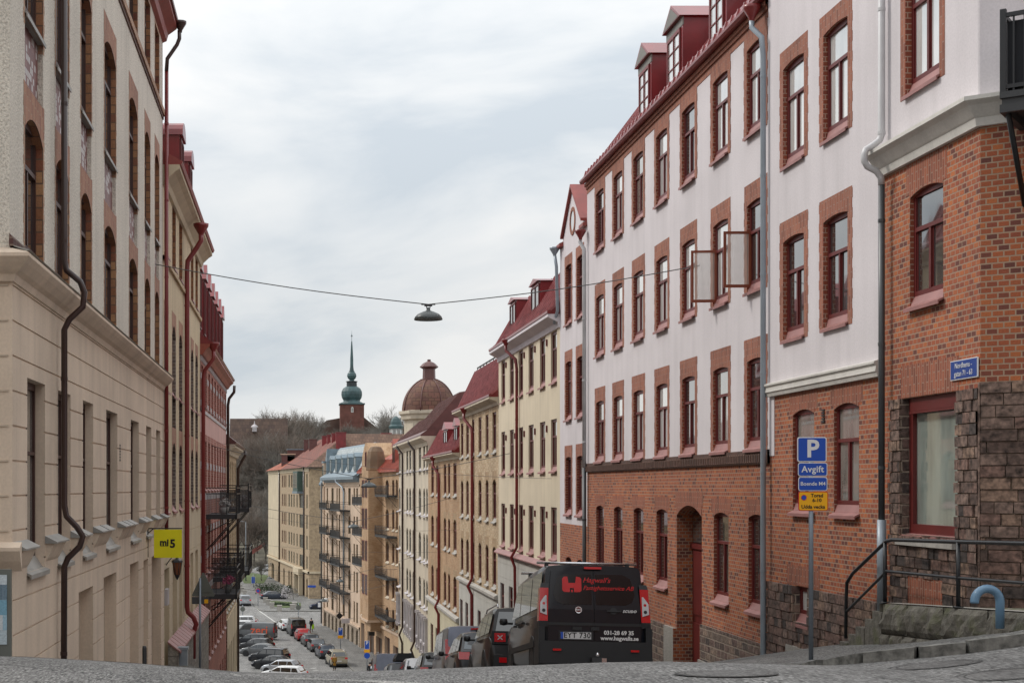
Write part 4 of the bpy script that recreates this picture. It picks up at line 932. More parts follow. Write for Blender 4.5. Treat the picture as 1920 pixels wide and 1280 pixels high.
# rainwater pipe with swan neck
x = fc1.s_(1653, -.13)
pipe(B, fc1, [(x, -.13, 13), (x, -.13, 7.02), (x, -.16, 6.94), (x-.02, -.26, 6.86), (x-.03, -.36, 6.80), (x-.03, -.385, 6.72), (x-.03, -.385, 6.62), (x-.03, -.34, 6.54), (x-.01, -.2, 6.46), (x, -.14, 6.36), (x, -.13, 6.25)], .052, 'pipe_white')
pipe(B, fc1, [(x, -.13, 6.25), (x, -.13, 1.1)], .048, 'pipe_dark'); pipe(B, fc1, [(x, -.13, 1.1), (x, -.13, -.3)], .068, 'pipe_grey', brackets=False)
mb = MB()
for i in range(5): mb.box(fc1.s_(1544)-.05, -.02, 2.72+i*.05, fc1.s_(1544)+.07, -.003, 2.75+i*.05)
obj('vent_grille', mb, 'metal_dark', B, fc1.mat)
# street plate
a, b = fc1.s_(1782, -.03), fc1.s_(1832.5, -.03); z0, z1 = 3.08, 3.35
mb = MB(); mb.box(a, -.03, z0, b, -.012, z1, 0); mb.box(a+.012, -.033, z0+.012, b-.012, -.03, z1-.012, 1)
pl = obj('street_plate', mb, ['sign_white', 'sign_blue_dark'], None, fc1.mat); tag(pl, 'blue enamel street name plate on the corner edge of the brick wall', 'street sign')
text('Nordhems -\ngatan 71 - 63', .105, 'sign_white', pl, FACE((a+b)/2, -.036, (z0+z1)/2), align='CENTER', line=1.05, thick=.001)
# balcony above
t = thing('corner_balcony', 'black metal balcony with vertical bars high on the corner at the right edge', 'balcony', mat=fc2.mat @ Matrix.Translation((.5, 0, 6.4)))
mb = MB(); mb.box(0, -1.15, 6.4, 3, 0, 6.48); mb.box(-.02, -1.18, 6.48, 3, -1.12, 6.56); mb.box(-.02, -1.18, 6.3, 3, -1.1, 6.4); mb.box(-.02, -1.1, 6.3, .06, 0, 6.4); FB = fc2.mat @ Matrix.Translation((.5, 0, 0))
obj('platform', mb, 'metal_dark', t, FB)
mb = MB()
for i in range(24): mb.box(i*.125, -1.15, 6.48, i*.125+.022, -1.13, 7.5)
for i in range(9): mb.box(0.0, -1.15+i*.125, 6.48, .022, -1.13+i*.125, 7.5)
for z in (6.6, 7.5): mb.box(-.01, -1.16, z, 3, -1.11, z+.05); mb.box(-.01, -1.16, z, .04, 0, z+.05)
mb.box(-.02, -1.17, 6.48, .05, -1.10, 7.6); obj('railing', mb, 'metal_black', t, FB)
mb = MB(); mb.face([(.06, -1.1, 6.5), (3, -1.1, 6.5), (3, -1.1, 7.45), (.06, -1.1, 7.45)]); obj('wind_screen', mb, 'cloth_dark', t, FB)
mb = MB(); mb.tube([(.05, -1.08, 6.36), (.05, -.02, 5.3)], .035, 6); mb.tube([(1.6, -1.08, 6.36), (1.6, -.02, 5.3)], .035, 6); obj('bracket', mb, 'metal_black', t, FB)
# ------------------------------------------------------------------ left-hand side
BL = lambda y: -3.374+.0035714*y
YL = lambda px: 9447/(560-px)
PL = lambda y: (BL(y), y)
g1 = Fac(PL(17.45), PL(37.05)); LN = g1.len; G = g1.s_
B = bld('roughcast_house', 'tall house of grey roughcast with orange brick window strips above a smooth beige ground floor', g1, -1.5)
lm = ['roughcast', 'plaster_beige', 'orange_surround', 'orange_reveal', 'checker', 'orange_soldier', 'brown_brick', 'plaster_beige_shaded']
Wl = Relief(0, LN, -3.6, 13.0, 0); wins = []; low = []
Wl.rect(0, LN, -3.6, 4.1, 1, -.03)
Wl.rect(0, LN, 10.78, 10.92, 2, -.06); Wl.rect(0, LN, 10.70, 10.78, 6, -.03)
lc = [(18.4, 19.7), (20.75, 21.9), (23.15, 24.3), (25.95, 27.55), (29.75, 31.25), (32.75, 33.9), (35.05, 36.1)]
for a, b in lc:
    a -= 17.45; b -= 17.45
    Wl.toothed(a-.08, b+.08, 4.3, 6.6, 2, -.003, .03, .12); Wl.rect(a-.09, b+.09, 6.2, 6.6, 5, -.004)
    Wl.toothed(a-.08, b+.08, 7.3, 9.85, 2, -.003, .03, .12); Wl.rect(a-.09, b+.09, 9.5, 9.88, 5, -.004)
    Wl.rect(a, b, 6.58, 7.42, 4, .07)
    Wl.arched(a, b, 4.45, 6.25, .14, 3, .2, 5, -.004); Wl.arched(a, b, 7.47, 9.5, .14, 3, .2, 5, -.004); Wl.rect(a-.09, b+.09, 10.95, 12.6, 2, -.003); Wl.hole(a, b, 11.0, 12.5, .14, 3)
    wins += [(a, b, 4.45, 6.25), (a, b, 7.47, 9.5), (a, b, 11.0, 12.5)]
# rustication grooves, piers, sills of the ground floor
z = 3.95
while z > -3.5:
    Wl.rect(0, LN, z, z+.022, 1, -.012); z -= .41
piers = []
for a, b in lc:
    a -= 17.45; b -= 17.45; Wl.hole(a, b, .55, 2.95, .15, 1); low.append((a, b, .55, 2.95))
for a, b, zt in ((22.7, 23.3+1, 0.0), (25.6, 27.4, .05), (29.6, 31.2, .07), (32.2, 33.2, .02), (33.95, 36.3, .02)):
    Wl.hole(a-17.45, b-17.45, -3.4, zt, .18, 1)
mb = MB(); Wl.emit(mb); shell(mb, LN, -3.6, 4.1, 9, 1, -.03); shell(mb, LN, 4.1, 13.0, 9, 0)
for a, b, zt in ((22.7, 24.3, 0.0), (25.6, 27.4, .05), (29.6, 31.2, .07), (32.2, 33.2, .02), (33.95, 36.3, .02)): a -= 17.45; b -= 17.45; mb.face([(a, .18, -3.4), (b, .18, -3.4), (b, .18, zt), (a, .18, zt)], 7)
obj('wall', mb, lm, B, g1.mat)
for q in wins: window(B, g1.mat, *q, .14, 'T', 'frame_brown', 'glass', 'sill_grey', .04)
for q in low: window(B, g1.mat, *q, .15, 'C', 'frame_brown', 'glass_curtain', 'sill_grey', .09)
prev = .02
for a, b in lc+[(37.0, 38)]:
    a -= 17.45; b -= 17.45; x0, x1 = prev+.02, a-.02
    mb = MB(); mb.prism([(-.03, .62), (-.06, .66), (-.1, .74), (-.15, .86), (-.03, .86)], x0, x1, 0); mb.prism([(-.03, .96), (-.19, .88), (-.19, .86), (-.03, .86)], x0-.03, x1+.03, 1); prev = b
    n = max(1, int((x1-x0)/.6))
    for i in range(1, n): mb.prism([(-.03, .955), (-.19, .875), (-.19, .887), (-.03, .967)], x0+i*(x1-x0)/n, x0+.02+i*(x1-x0)/n, 2)
    obj('pier_ledge', mb, ['plaster_beige', 'sill_grey', 'metal_dark'], B, g1.mat)
mb = MB(); mb.prism([(.02, 4.0), (-.05, 4.0), (-.08, 4.08), (-.14, 4.12), (-.22, 4.2), (-.27, 4.26), (-.27, 4.3), (-.24, 4.32), (0.0, 4.4)], 0, LN, 0, m0=1)
mb.prism([(-.24, 4.321), (-.28, 4.33), (-.02, 4.43), (0, 4.43)], 0, LN, 1, m0=1); obj('cornice', mb, ['plaster_beige', 'sill_grey'], B, g1.mat)
mb = MB(); mb.prism([(0, 4.41), (-.05, 4.41), (-.05, 4.50), (0, 4.56)], -.06, LN, 0); obj('brick_ledge', mb, 'brown_brick', B, g1.mat)
mb = MB(); mb.prism([(0.02, 12.6), (-.10, 12.65), (-.14, 12.8), (-.35, 12.95), (-.35, 13.05), (0.02, 13.05)], -.3, LN, 0); obj('eaves', mb, 'roof_red_dull', B, g1.mat)
mb = MB(); mb.prism([(-.4, 13.05), (-.4, 13.15), (.2, 13.5), (3, 15), (9, 13.05)], -.3, LN); obj('roof', mb, 'roof_brown', B, g1.mat)
# end wall facing the camera: return cornice and pier
ge = Fac((BL(17.45)-9, 17.45), PL(17.45)); 
mb = MB(); mb.prism([(.02, 4.0), (-.05, 4.0), (-.08, 4.08), (-.14, 4.12), (-.22, 4.2), (-.27, 4.26), (-.27, 4.3), (-.24, 4.32), (0.0, 4.4)], 0, 9.0, 0, m1=-1); mb.prism([(0, .62), (-.08, .74), (-.14, .86), (-.14, .9), (0, .96)], 0, 9.14, 0)
obj('return_cornice', mb, 'plaster_beige', B, ge.mat)
mb = MB(); x = 9.05
z = 3.95
while z > -1: mb.box(0, -.012, z, 8.98, .02, z+.02, 0); z -= .41
obj('joint_strip', mb, 'plaster_beige_shaded', B, ge.mat)
mb = MB()
for zc in (2.25,):
    for i in range(6): mb.box(G(222)-.07, -.036, zc-.16+i*.055, G(222)+.07, -.028, zc-.125+i*.055)
obj('vent_grille', mb, 'metal_dark', B, g1.mat)
x = G(103)
pipe(B, g1, [(x, -.13, 13), (x, -.13, 4.75), (x, -.16, 4.6), (x+.05, -.34, 4.45), (x+.05, -.40, 4.3), (x+.05, -.38, 4.1), (x, -.2, 3.92), (x, -.13, 3.78), (x, -.13, 1.35), (x, -.16, 1.2), (x+.03, -.3, 1.05), (x+.05, -.38, .92), (x+.03, -.34, .78), (x, -.18, .62), (x, -.13, .5), (x, -.12, -1.5)], .044, 'gutter_brown')
x = LN-.06; pipe(B, g1, [(x, -.42, 12.9), (x, -.42, 12.7), (x, -.36, 12.55), (x, -.12, 12.2), (x, -.1, 11.9)], .05, 'gutter_brown'); hopper(B, g1, x, -.44, 12.85, 'gutter_brown', .9)
pipe(B, g1, [(x+.02, -.1, 11.9), (x+.02, -.1, .3)], .05, 'gutter_red')
# ---- yellow roughcast house
h1 = Fac(PL(37.05), PL(51.06)); LN = h1.len; O = 37.05
B = bld('yellow_roughcast_house', 'yellow roughcast house with striped brick window strips and red round-topped dormers', h1, -4)
lm = ['plaster_yellow', 'plaster_yellow_smooth', 'yellow_brick', 'orange_reveal', 'grey_brick', 'orange_soldier', 'brown_brick', 'stone_grey_base']
Wl = Relief(0, LN, -6, 9.4, 0); wins = []
Wl.rect(0, LN, -6, .92, 1, -.02); Wl.rect(0, LN, 7.25, 7.36, 2, -.07)
z = .9-.62
while z > -2.4: Wl.rect(0, LN, z, z+.02, 1, -.006); z -= .62
for a, b in ((37.5, 38.6), (39.85, 40.95), (42.15, 43.25), (46.75, 47.85), (48.8, 49.9)):
    a -= O; b -= O
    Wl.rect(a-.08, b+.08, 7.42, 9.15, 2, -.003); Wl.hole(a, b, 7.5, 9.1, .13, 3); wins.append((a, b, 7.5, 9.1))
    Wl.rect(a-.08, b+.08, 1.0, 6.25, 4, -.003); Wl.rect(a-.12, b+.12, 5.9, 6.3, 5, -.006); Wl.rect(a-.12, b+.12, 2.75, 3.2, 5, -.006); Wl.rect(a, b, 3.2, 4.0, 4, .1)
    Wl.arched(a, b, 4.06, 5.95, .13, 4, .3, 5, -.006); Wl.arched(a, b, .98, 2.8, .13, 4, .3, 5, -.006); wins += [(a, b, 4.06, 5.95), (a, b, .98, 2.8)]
for a, b in ((37.3, 38.75), (39.75, 41.2), (41.95, 43.1), (46.3, 47.5), (48.5, 49.8)): Wl.hole(a-O, b-O, -5.9, -.46, .3, 1)
mb = MB(); Wl.emit(mb); shell(mb, LN, -6, 9.4, 9, 0)
for a, b in ((37.3, 38.75), (39.75, 41.2), (41.95, 43.1), (46.3, 47.5), (48.5, 49.8)): a -= O; b -= O; mb.face([(a, .3, -5.9), (b, .3, -5.9), (b, .3, -.46), (a, .3, -.46)], 1)
obj('wall', mb, lm, B, h1.mat)
for q in wins: window(B, h1.mat, *q, .13, 'T', 'frame_red', rnd.choice(['glass', 'glass_curtain']), 'sill_pink', .07)
mb = MB(); mb.prism([(.02, 9.1), (-.07, 9.12), (-.12, 9.25), (-.3, 9.42), (-.42, 9.5), (-.42, 9.6), (0.02, 9.6)], 0, LN); obj('cornice', mb, 'plaster_yellow_smooth', B, h1.mat)
mb = MB(); mb.prism([(-.46, 9.6), (-.5, 9.68), (0, 9.95), (.6, 11.2), (4, 12.2), (9, 9.6)], 0, LN); seams(mb, .2, LN-.2, 0, 9.95, .6, 11.2, .5); obj('roof', mb, 'roof_red_dull', B, h1.mat)
for y in (40.3, 43.6): dormer(B, h1, y-O, y-O+1.1, 9.9, 11.1, -.15, 'roof_red', arch=True)
x = h1.s_(350, -.1); hopper(B, h1, x, -.52, 8.9, 'gutter_red', 1.3)
pipe(B, h1, [(x, -.52, 9), (x, -.52, 8.8), (x, -.4, 8.6), (x, -.13, 8.2), (x, -.11, 7.9), (x, -.11, -1.9), (x, -.14, -2.05), (x, -.3, -2.2), (x, -.38, -2.4), (x, -.3, -2.65), (x, -.3, -3.4)], .075, 'gutter_red')
mb = MB(); mb.prism([(-.03, -6), (-.3, -6), (-.3, -2.62), (-.03, -2.40)], 1.2, LN, 0); obj('stone_base', mb, 'stone_grey_base', B, h1.mat)
mb = MB()
for i in range(20):
    x0 = 1.15+i*(LN-1.2)/20; mb.prism([(-.02, -2.34), (-.36, -2.60), (-.36, -2.65), (-.02, -2.39)], x0, x0+(LN-1.2)/20-.07, 0)
obj('coping', mb, 'sill_pink', B, h1.mat)
mb = MB(); mb.box(.25, -.1, -1.35, .75, -.02, -.95); obj('wall_cabinet', mb, 'light_band', B, h1.mat)
# ---- pink brick house
k1 = Fac(PL(51.06), PL(69.5)); LN = k1.len
B = bld('pink_brick_house', 'pink plastered house with red brick strips, pale bands and a row of red gabled dormers', k1, -6)
lm = ['plaster_pink', 'pink_brick', 'light_band', 'pink_brick', 'red_soldier']
Wl = Relief(0, LN, -9, 6.15, 0); wins = []
Wl.rect(0, LN, 4.3, 6.15, 1, -.01); Wl.rect(0, LN, -9, -3.4, 1, -.01)
for i in range(9):
    a = .55+i*2.02; b = a+1.0
    Wl.rect(a-.35, b+.35, -3.2, 3.5, 1, -.006)
    for z in (2.25, 1.15, -.05, -1.0, -2.2): Wl.rect(a-.4, b+.4, z, z+.24, 2, -.012)
    for z in (5.35, 4.42): Wl.rect(a-.4, b+.4, z, z+.2, 2, -.02)
    for zb, zt, ar in ((4.5, 5.85, 0), (1.5, 3.25, 0), (-1.6, .2, 0), (-4.8, -3.0, 0), (-8, -6, 0)): Wl.hole(a, b, zb, zt, .13, 3); wins.append((a, b, zb, zt))
Wl.rect(0, LN, 4.22, 4.34, 2, -.03)
for i in range(46): Wl.rect(i*.4+.05, i*.4+.2, 5.95, 6.12, 2, -.05)
mb = MB(); Wl.emit(mb); shell(mb, LN, -9, 6.15, 9, 0); obj('wall', mb, lm, B, k1.mat)
for q in wins: window(B, k1.mat, *q, .13, 'T', 'frame_red', 'glass', 'sill_pink', .06)
mb = MB(); mb.prism([(.02, 6.12), (-.1, 6.15), (-.2, 6.3), (-.34, 6.42), (-.34, 6.5), (0.02, 6.5)], 0, LN); obj('cornice', mb, 'roof_orange', B, k1.mat)
mb = MB(); mb.prism([(-.36, 6.5), (-.42, 6.56), (.1, 6.9), (1.0, 9.4), (4, 10.2), (9, 6.5)], 0, LN); seams(mb, .2, LN-.2, .1, 6.9, 1.0, 9.4, .5); obj('roof', mb, 'roof_red', B, k1.mat)
for i in range(7): dormer(B, k1, 1.0+i*2.5, 2.15+i*2.5, 6.9, 9.2, .12, 'roof_red', gable=.6, gm='glass_curtain')
x = .2; hopper(B, k1, x, -.45, 6.2, 'gutter_red', 1.2); pipe(B, k1, [(x, -.45, 6.3), (x, -.45, 6.0), (x, -.15, 5.6), (x, -.1, 5.3), (x, -.1, -8)], .07, 'gutter_red')
x = LN-.3; pipe(B, k1, [(x, -.4, 6.3), (x, -.38, 6.0), (x, -.15, 5.7), (x, -.1, 5.4), (x, -.1, -2)], .07, 'gutter_brown')
# ---- last house on the left
l1 = Fac(PL(69.5), PL(80.7)); LN = l1.len
B = terrace('small_yellow_brick_house', 'narrow yellow brick house with fine window strips, last on the left', l1, -13, 3.35, 'yellow_brick', [], [], cornm='stone_cream', corn=.4, cp=.42, D=9) if False else None
B = bld('small_yellow_brick_house', 'narrow yellow brick house with fine window strips, last on the left', l1, -8)
Wl = Relief(0, LN, -14, 3.5, 0); wins = []; Wl.rect(0, LN, -14, -4.6, 1, -.05)
for i in range(6):
    a = .5+i*1.85
    for zb, zt in ((1.0, 2.9), (-2.0, -.1), (-4.3, -3.0), (-8, -6)): Wl.arched(a, a+.95, zb, zt, .22, 0, .2, 2, 0) if zb > -4 else Wl.hole(a, a+.95, zb, zt, .22, 1); wins.append((a, a+.95, zb, zt))
mb = MB(); Wl.emit(mb); shell(mb, LN, -14, 3.5, 9, 0); obj('wall', mb, ['yellow_brick', 'plaster_yellow_smooth', 'yellow_brick_up'], B, l1.mat)
for q in wins: window(B, l1.mat, *q, .22, 'T', 'frame_brown', 'glass', 'granite_sill', .05)
mb = MB(); mb.prism([(.02, 3.1), (-.1, 3.15), (-.15, 3.3), (-.38, 3.5), (-.38, 3.6), (0.02, 3.6)], 0, LN+.3); obj('cornice', mb, 'stone_cream', B, l1.mat)
mb = MB(); mb.prism([(-.42, 3.6), (-.48, 3.7), (.3, 4.3), (4, 6), (9, 3.6)], 0, LN+.3); obj('roof', mb, 'roof_brown', B, l1.mat)
x = LN-.02; pipe(B, l1, [(x, -.48, 3.55), (x, -.48, 3.3), (x, -.3, 3.0), (x, -.1, 2.6), (x, -.09, -14)], .08, 'gutter_brown')
l2 = Fac((-6.4, 82), (-8.2, 139)); B = terrace('set_back_house', 'plain ochre house set back behind the last house on the left', l2, -20, -1, 'ochre_brick', [], [], cornm='stone_cream', D=10)
mb = MB(); mb.prism([(-.4, -1), (-.4, -.9), (4, 2), (10, -1)], 0, l2.len); obj('roof', mb, 'roof_brown', B, l2.mat)
# ---- balconies on the left-hand houses
def balcony(name, label, fc, x0, x1, z, depth, rail=.98, infill=None, mat='metal_black', brace=True, ornate=False, group=None, bars=.12, planter=False):
    t = thing(name, label, 'balcony', mat=fc.mat @ Matrix.Translation((x0, 0, z)), group=group); w_ = x1-x0; W_ = fc.mat @ Matrix.Translation((x0, 0, z))
    mb = MB(); mb.box(0, -depth, -.10, w_, 0, 0); mb.box(-.02, -depth-.02, -.16, w_+.02, -depth+.05, .02); mb.box(-.02, -depth, -.16, .05, 0, .02); mb.box(w_-.05, -depth, -.16, w_+.02, 0, .02); obj('platform', mb, 'metal_dark', t, W_)
    mb = MB(); r = .014
    for zz in (rail, rail*.78 if not ornate else rail*.1): mb.box(0, -depth-.01, zz-.02, w_, -depth+.02, zz+.015); mb.box(-.01, -depth, zz-.02, .02, 0, zz+.015); mb.box(w_-.02, -depth, zz-.02, w_+.01, 0, zz+.015)
    n = max(3, int(w_/bars)); m = max(3, int(depth/bars))
    for i in range(n+1): x = i*w_/n; mb.box(x-r*.6, -depth, .0, x+r*.6, -depth+.015, rail*(.78 if not ornate else 1))
    for i in range(m+1):
        y = -i*depth/m
        for x in (0, w_): mb.box(x-.008, y-r*.6, 0, x+.008, y+r*.6, rail*(.78 if not ornate else 1))
    if ornate:
        for i in range(n):
            xc = (i+.5)*w_/n; mb.tube([(xc+.045*math.sin(k*1.05), -depth-.01-.1*math.sin(k*.52), .1+k*rail*.13) for k in range(7)], .012, 4)
    for x in (0, w_): mb.box(x-.025, -depth-.01, -.05, x+.025, -depth+.04, rail+.08)
    obj('railing', mb, mat, t, W_)
    if infill:
        mb = MB(); e_ = .04; mb.face([(e_, -depth+.05, .04), (e_, -.02, .04), (e_, -.02, rail*.75), (e_, -depth+.05, rail*.75)]); mb.face([(e_, -depth+.05, .04), (w_-e_, -depth+.05, .04), (w_-e_, -depth+.05, rail*.75), (e_, -depth+.05, rail*.75)])
        obj('screen', mb, infill, t, W_)
    if brace:
        for x in ((.15, w_-.15) if w_ > 1 else (w_/2,)): mb = MB(); mb.tube([(x, -depth*.92, -.14), (x, -.02, -1.15*depth)], .022, 5); mb.tube([(x, -depth*.92, -.14), (x, -.02, -.6*depth)], .014, 5); obj('brace', mb, mat, t, W_)
    return t
def net(name, col, a):
    m, t, b = newmat(name); b.inputs['Base Color'].default_value = (*col, 1); b.inputs['Roughness'].default_value = .5; b.inputs['Alpha'].default_value = a; return m
M['net'] = net('thin_dark_netting', (.05, .055, .06), .45); M['smoke_glass'] = net('smoked_glass', (.02, .02, .022), .72)
L0 = 51.06
balcony('balcony', 'upper nearer black balcony on the pink brick house, flower pots behind netting', k1, 54.3-L0, 57.4-L0, .6, 1.12, infill='net', bars=.45)
balcony('balcony', 'upper farther black balcony with white flowers, jutting beyond the netted one', k1, 63.5-L0, 67-L0, .7, 1.25, infill='smoke_glass', bars=.25)
balcony('balcony', 'lower nearer black balcony hung with pink flowers, above the warning sign', k1, 54.3-L0, 57.4-L0, -2.3, 1.12, infill='net', bars=.45)
balcony('balcony', 'lower middle black balcony with a dark awning box', k1, 58.6-L0, 61.6-L0, -1.95, 1.12, infill='smoke_glass', bars=.25)
balcony('balcony', 'lower farthest black balcony on the pink brick house, slim bars', k1, 64-L0, 68-L0, -2.0, 1.25, infill='net', bars=.2)
def pots(fc, x0, x1, z, y, n, cols, label, group='flower pots on the balconies'):
    for i in range(n):
        x = x0+(x1-x0)*(i+.5)/n; t = thing('flower_pot', label, 'flower pot', mat=fc.mat @ Matrix.Translation((x, y, z)), group=group); W_ = WM[t.name]
        mb = MB(); mb.lathe([(0, 0), (.09, 0), (.13, .26), (.11, .26)], 8); obj('pot', mb, rnd.choice(['curtain', 'sign_back', 'curtain']), t, W_)
        mb = MB()
        for k in range(60):
            u = Vector((rnd.gauss(0, .09), rnd.gauss(0, .09), .34+abs(rnd.gauss(0, .1)))); a = Vector((rnd.uniform(-1, 1), rnd.uniform(-1, 1), rnd.uniform(-1, 1))).normalized()*.045; b = Vector((rnd.uniform(-1, 1), rnd.uniform(-1, 1), rnd.uniform(-1, 1))).normalized()*.045
            mb.face([u-a, u+b, u+a, u-b])
        obj('flowers', mb, cols, t, W_)
pots(k1, 54.5-L0, 57.2-L0, .6, -.6, 3, 'curtain', 'white flowering pot on the upper netted balcony')
pots(k1, 54.6-L0, 57.2-L0, -2.3, -.75, 3, 'flower_pink', 'pink flowering pot on the lower netted balcony')
pots(k1, 64-L0, 66.8-L0, .7, -1.0, 3, 'curtain', 'white flowering pot on the upper far balcony')
# ------------------------------------------------------------------ the lower end of the street
d0 = (7.84, 175.7)
e7 = Fac(d0, (10.8, 152)); e8 = Fac((4.17, 205), d0)
B = bld('art_nouveau_house', 'orange-yellow brick house with gabled oriel and orange metal roof at the bottom of the street', e7, -17.3)
LN = e7.len; Wl = Relief(0, LN, -19.5, 3.2, 0); wins = []
rows = ((.5, 2.4), (-2.9, -.7), (-6.4, -4.2), (-10.1, -7.9), (-13.2, -11.1)); X = e7.s_
cl = [(X(678), X(682)), (X(685), X(689)), (X(691), X(694)), (X(697), X(700.5)), (X(723), X(729)), (X(735), X(739.5)), (X(742), X(746))]
for a, b in cl:
    for zb, zt in rows: Wl.arched(a, b, zb, zt, .18, 3, min(.45, (b-a)*.45), 2, -.01); wins.append((a, b, zb, zt))
for a, b, zt in ((X(677), X(683), -14.2), (X(689), X(701), -14.8), (X(705), X(716), -14.8), (X(721), X(731), -14.3), (X(737), X(747), -14.8)): Wl.hole(a, b, -19, zt, .4, 1); wins.append((a, b, -17.3, zt))
Wl.rect(0, LN, -13.6, -13.35, 1, -.12); Wl.rect(0, LN, 2.8, 3.2, 2, -.05)
mb = MB(); Wl.emit(mb); shell(mb, LN, -19.5, 3.2, 11, 0); obj('wall', mb, ['ochre_brick', 'plaster_peach', 'ochre_brick', 'ochre_brick'], B, e7.mat)
for q in wins: window(B, e7.mat, *q, .18 if q[2] > -17 else .4, 'M', 'frame_red', 'glass_dull', None if q[2] < -17 else 'stone_cream', .08)
# oriel
a, b = X(703.5), X(716); mb = MB(); mb.box(a, -1.5, -12.8, b, 0, 3.4, 0); mb.extr([(a, 0, -12.8), (b, 0, -12.8), (b-.4, 0, -14.0), (a+.4, 0, -14.0)], (0, -1.2, 0), (0, 1.2, 0), 0)
for z in (-12.9, ): mb.box(a-.1, -1.62, z-.12, b+.1, 0, z+.12, 1)
orl = obj('oriel', mb, ['ochre_brick', 'plaster_peach'], B, e7.mat)
for i, (zb, zt) in enumerate(rows[:4]):
    w_ = (b-a)/3
    for k in range(2): window(orl, e7.mat @ Matrix.Translation((0, -1.75, 0)), a+.35+k*(b-a-.3)/2, a+.35+k*(b-a-.3)/2+1.2, zb, zt, .24, 'M', 'frame_red', 'glass', None)
# front gable on the left part
a, b = X(686), X(703); mb = MB(); xc = (a+b)/2; mb.extr([(a, 0, 3.2), (b, 0, 3.2), (b-.5, 0, 5.2), (xc+.6, 0, 6.6), (xc-.6, 0, 6.6), (a+.5, 0, 5.2)], (0, -.5, 0), (0, 3, 0), 0); gb = obj('gable', mb, 'ochre_brick', B, e7.mat)
window(gb, e7.mat @ Matrix.Translation((0, -.56, 0)), xc-.4, xc+.4, 3.9, 5.6, .05, 'M', 'frame_red', 'glass', None)
mb = MB(); mb.prism([(-.4, 3.2), (-.4, 3.35), (.8, 4.6), (4.5, 6.9), (11, 3.2)], 0, LN); seams(mb, .1, LN-.1, -.4, 3.35, .8, 4.6, .8); obj('roof', mb, 'roof_orange', B, e7.mat)
a = X(716); mb = MB(); mb.lathe([(1.0, 3.3), (1.1, 3.5), (1.05, 4.6), (.9, 5.5), (.6, 6.0), (0.1, 6.1)], 8, ((X(703.5)+X(716))/2, -.3, 0), sm=False); obj('turret_roof', mb, 'turret_brown', B, e7.mat)
mb = MB(); mb.prism([(.2, 3.4), (.4, 4.2), (4.0, 7.2), (5.2, 7.0), (10, 4.2), (10, 3.4)], -.02, .35); obj('party_wall', mb, 'roof_red', B, e7.mat)
dormer(B, e7, X(729), X(734), 3.9, 5.9, .4, 'roof_orange', gable=.8)
for i, (py, pxa, pxb) in enumerate(((945, 674, 702), (1004.7, 674, 702), (1063, 674, 702))):
    xa, xb = X(pxa+5), X(pxb-3); z = e7.z_(688, py, -1.2)
    balcony('balcony', ['top', 'middle', 'lowest'][i]+' black balcony left of the oriel on the orange brick house', e7, xa, xb, z, 1.2, bars=.3, infill='smoke_glass')
for i, (py, _) in enumerate(((928.5, 0), (1007.5, 0), (1087.5, 0), (1166, 0))):
    xa, xb = X(722), X(745); z = e7.z_(733, py, -1.1)
    balcony('balcony', ['topmost', 'second', 'third', 'lowest'][i]+' wrought iron balcony right of the oriel on the orange brick house', e7, xa, xb, z, 1.1, ornate=True, bars=.28, mat='metal_dark')
# ---- peach house with blue-grey copper roof
B = bld('copper_roof_house', 'peach stone house with blue-grey copper mansard and pale slates, balconies in pairs', e8, -17.3)
LN = e8.len; X = e8.s_; Wl = Relief(0, LN, -19.5, 2.7, 0); wins = []
Wl.rect(0, LN, -19.5, -15.1, 1, -.05)
rows = ((-.6, 1.5), (-4.1, -1.9), (-7.6, -5.2), (-11.0, -8.5), (-14.6, -12.1)); 
for pa, pb, ar in ((612.5, 615, 0), (621.5, 625.5, .6), (631, 633, 0), (635, 637.5, 0), (642.5, 646.5, .6), (653, 657.5, .5), (663, 665.5, 0), (668, 671, 0)):
    a, b = X(pa), X(pb)
    for i, (zb, zt) in enumerate(rows):
        (Wl.arched(a, b, zb, zt, .2, 3, (b-a)*.45, 2, 0) if ar and i > 0 else Wl.hole(a, b, zb, zt, .2, 3)); wins.append((a, b, zb, zt))
for i in range(9): a = 1.2+i*3.2; Wl.arched(a, a+1.6, -17.4, -15.3, .5, 1, .6, 1); wins.append((a, a+1.6, -17.4, -15.3))
Wl.rect(0, LN, -15.1, -14.85, 2, -.15); Wl.rect(0, 1.2, -19.5, 2.7, 2, -.2); Wl.rect(0, LN, 1.75, 1.95, 2, -.1)
mb = MB(); Wl.emit(mb); shell(mb, LN, -19.5, 2.7, 11, 0); obj('wall', mb, ['plaster_peach', 'stone_base_warm', 'plaster_peach', 'ochre_brick'], B, e8.mat)
for q in wins: window(B, e8.mat, *q, .5 if q[2] < -17 else .2, 'M', 'frame_green', 'glass_dull', None, .08)
mb = MB(); mb.prism([(0.02, 2.2), (-.15, 2.25), (-.4, 2.5), (-.75, 2.55), (-.75, 2.9), (0.02, 3.4)], 1.5, LN-.6); obj('eaves', mb, 'roof_copper', B, e8.mat)
mb = MB(); mb.prism([(-.3, 3.0), (.3, 3.5), (1.6, 6.6), (1.9, 6.9), (9, 6.0), (11, 2.7)], 2.4, LN, 0, mis=[0, 1, 0, 0, 0, 0]); mb.extr([(0, 0, 2.7), (2.4, 0, 2.7), (2.4, 0, 6.8), (1.4, 0, 6.0), (0, 0, 4.0)], (0, .1, 0), (0, 8, 0), 0)
obj('roof', mb, ['roof_copper', 'roof_slate'], B, e8.mat)
for i in range(5): dormer(B, e8, 4.6+i*4.9, 6.2+i*4.9, 3.5, 5.3, .15, 'roof_copper', gable=.5, winm='frame_green', deep=1.8)
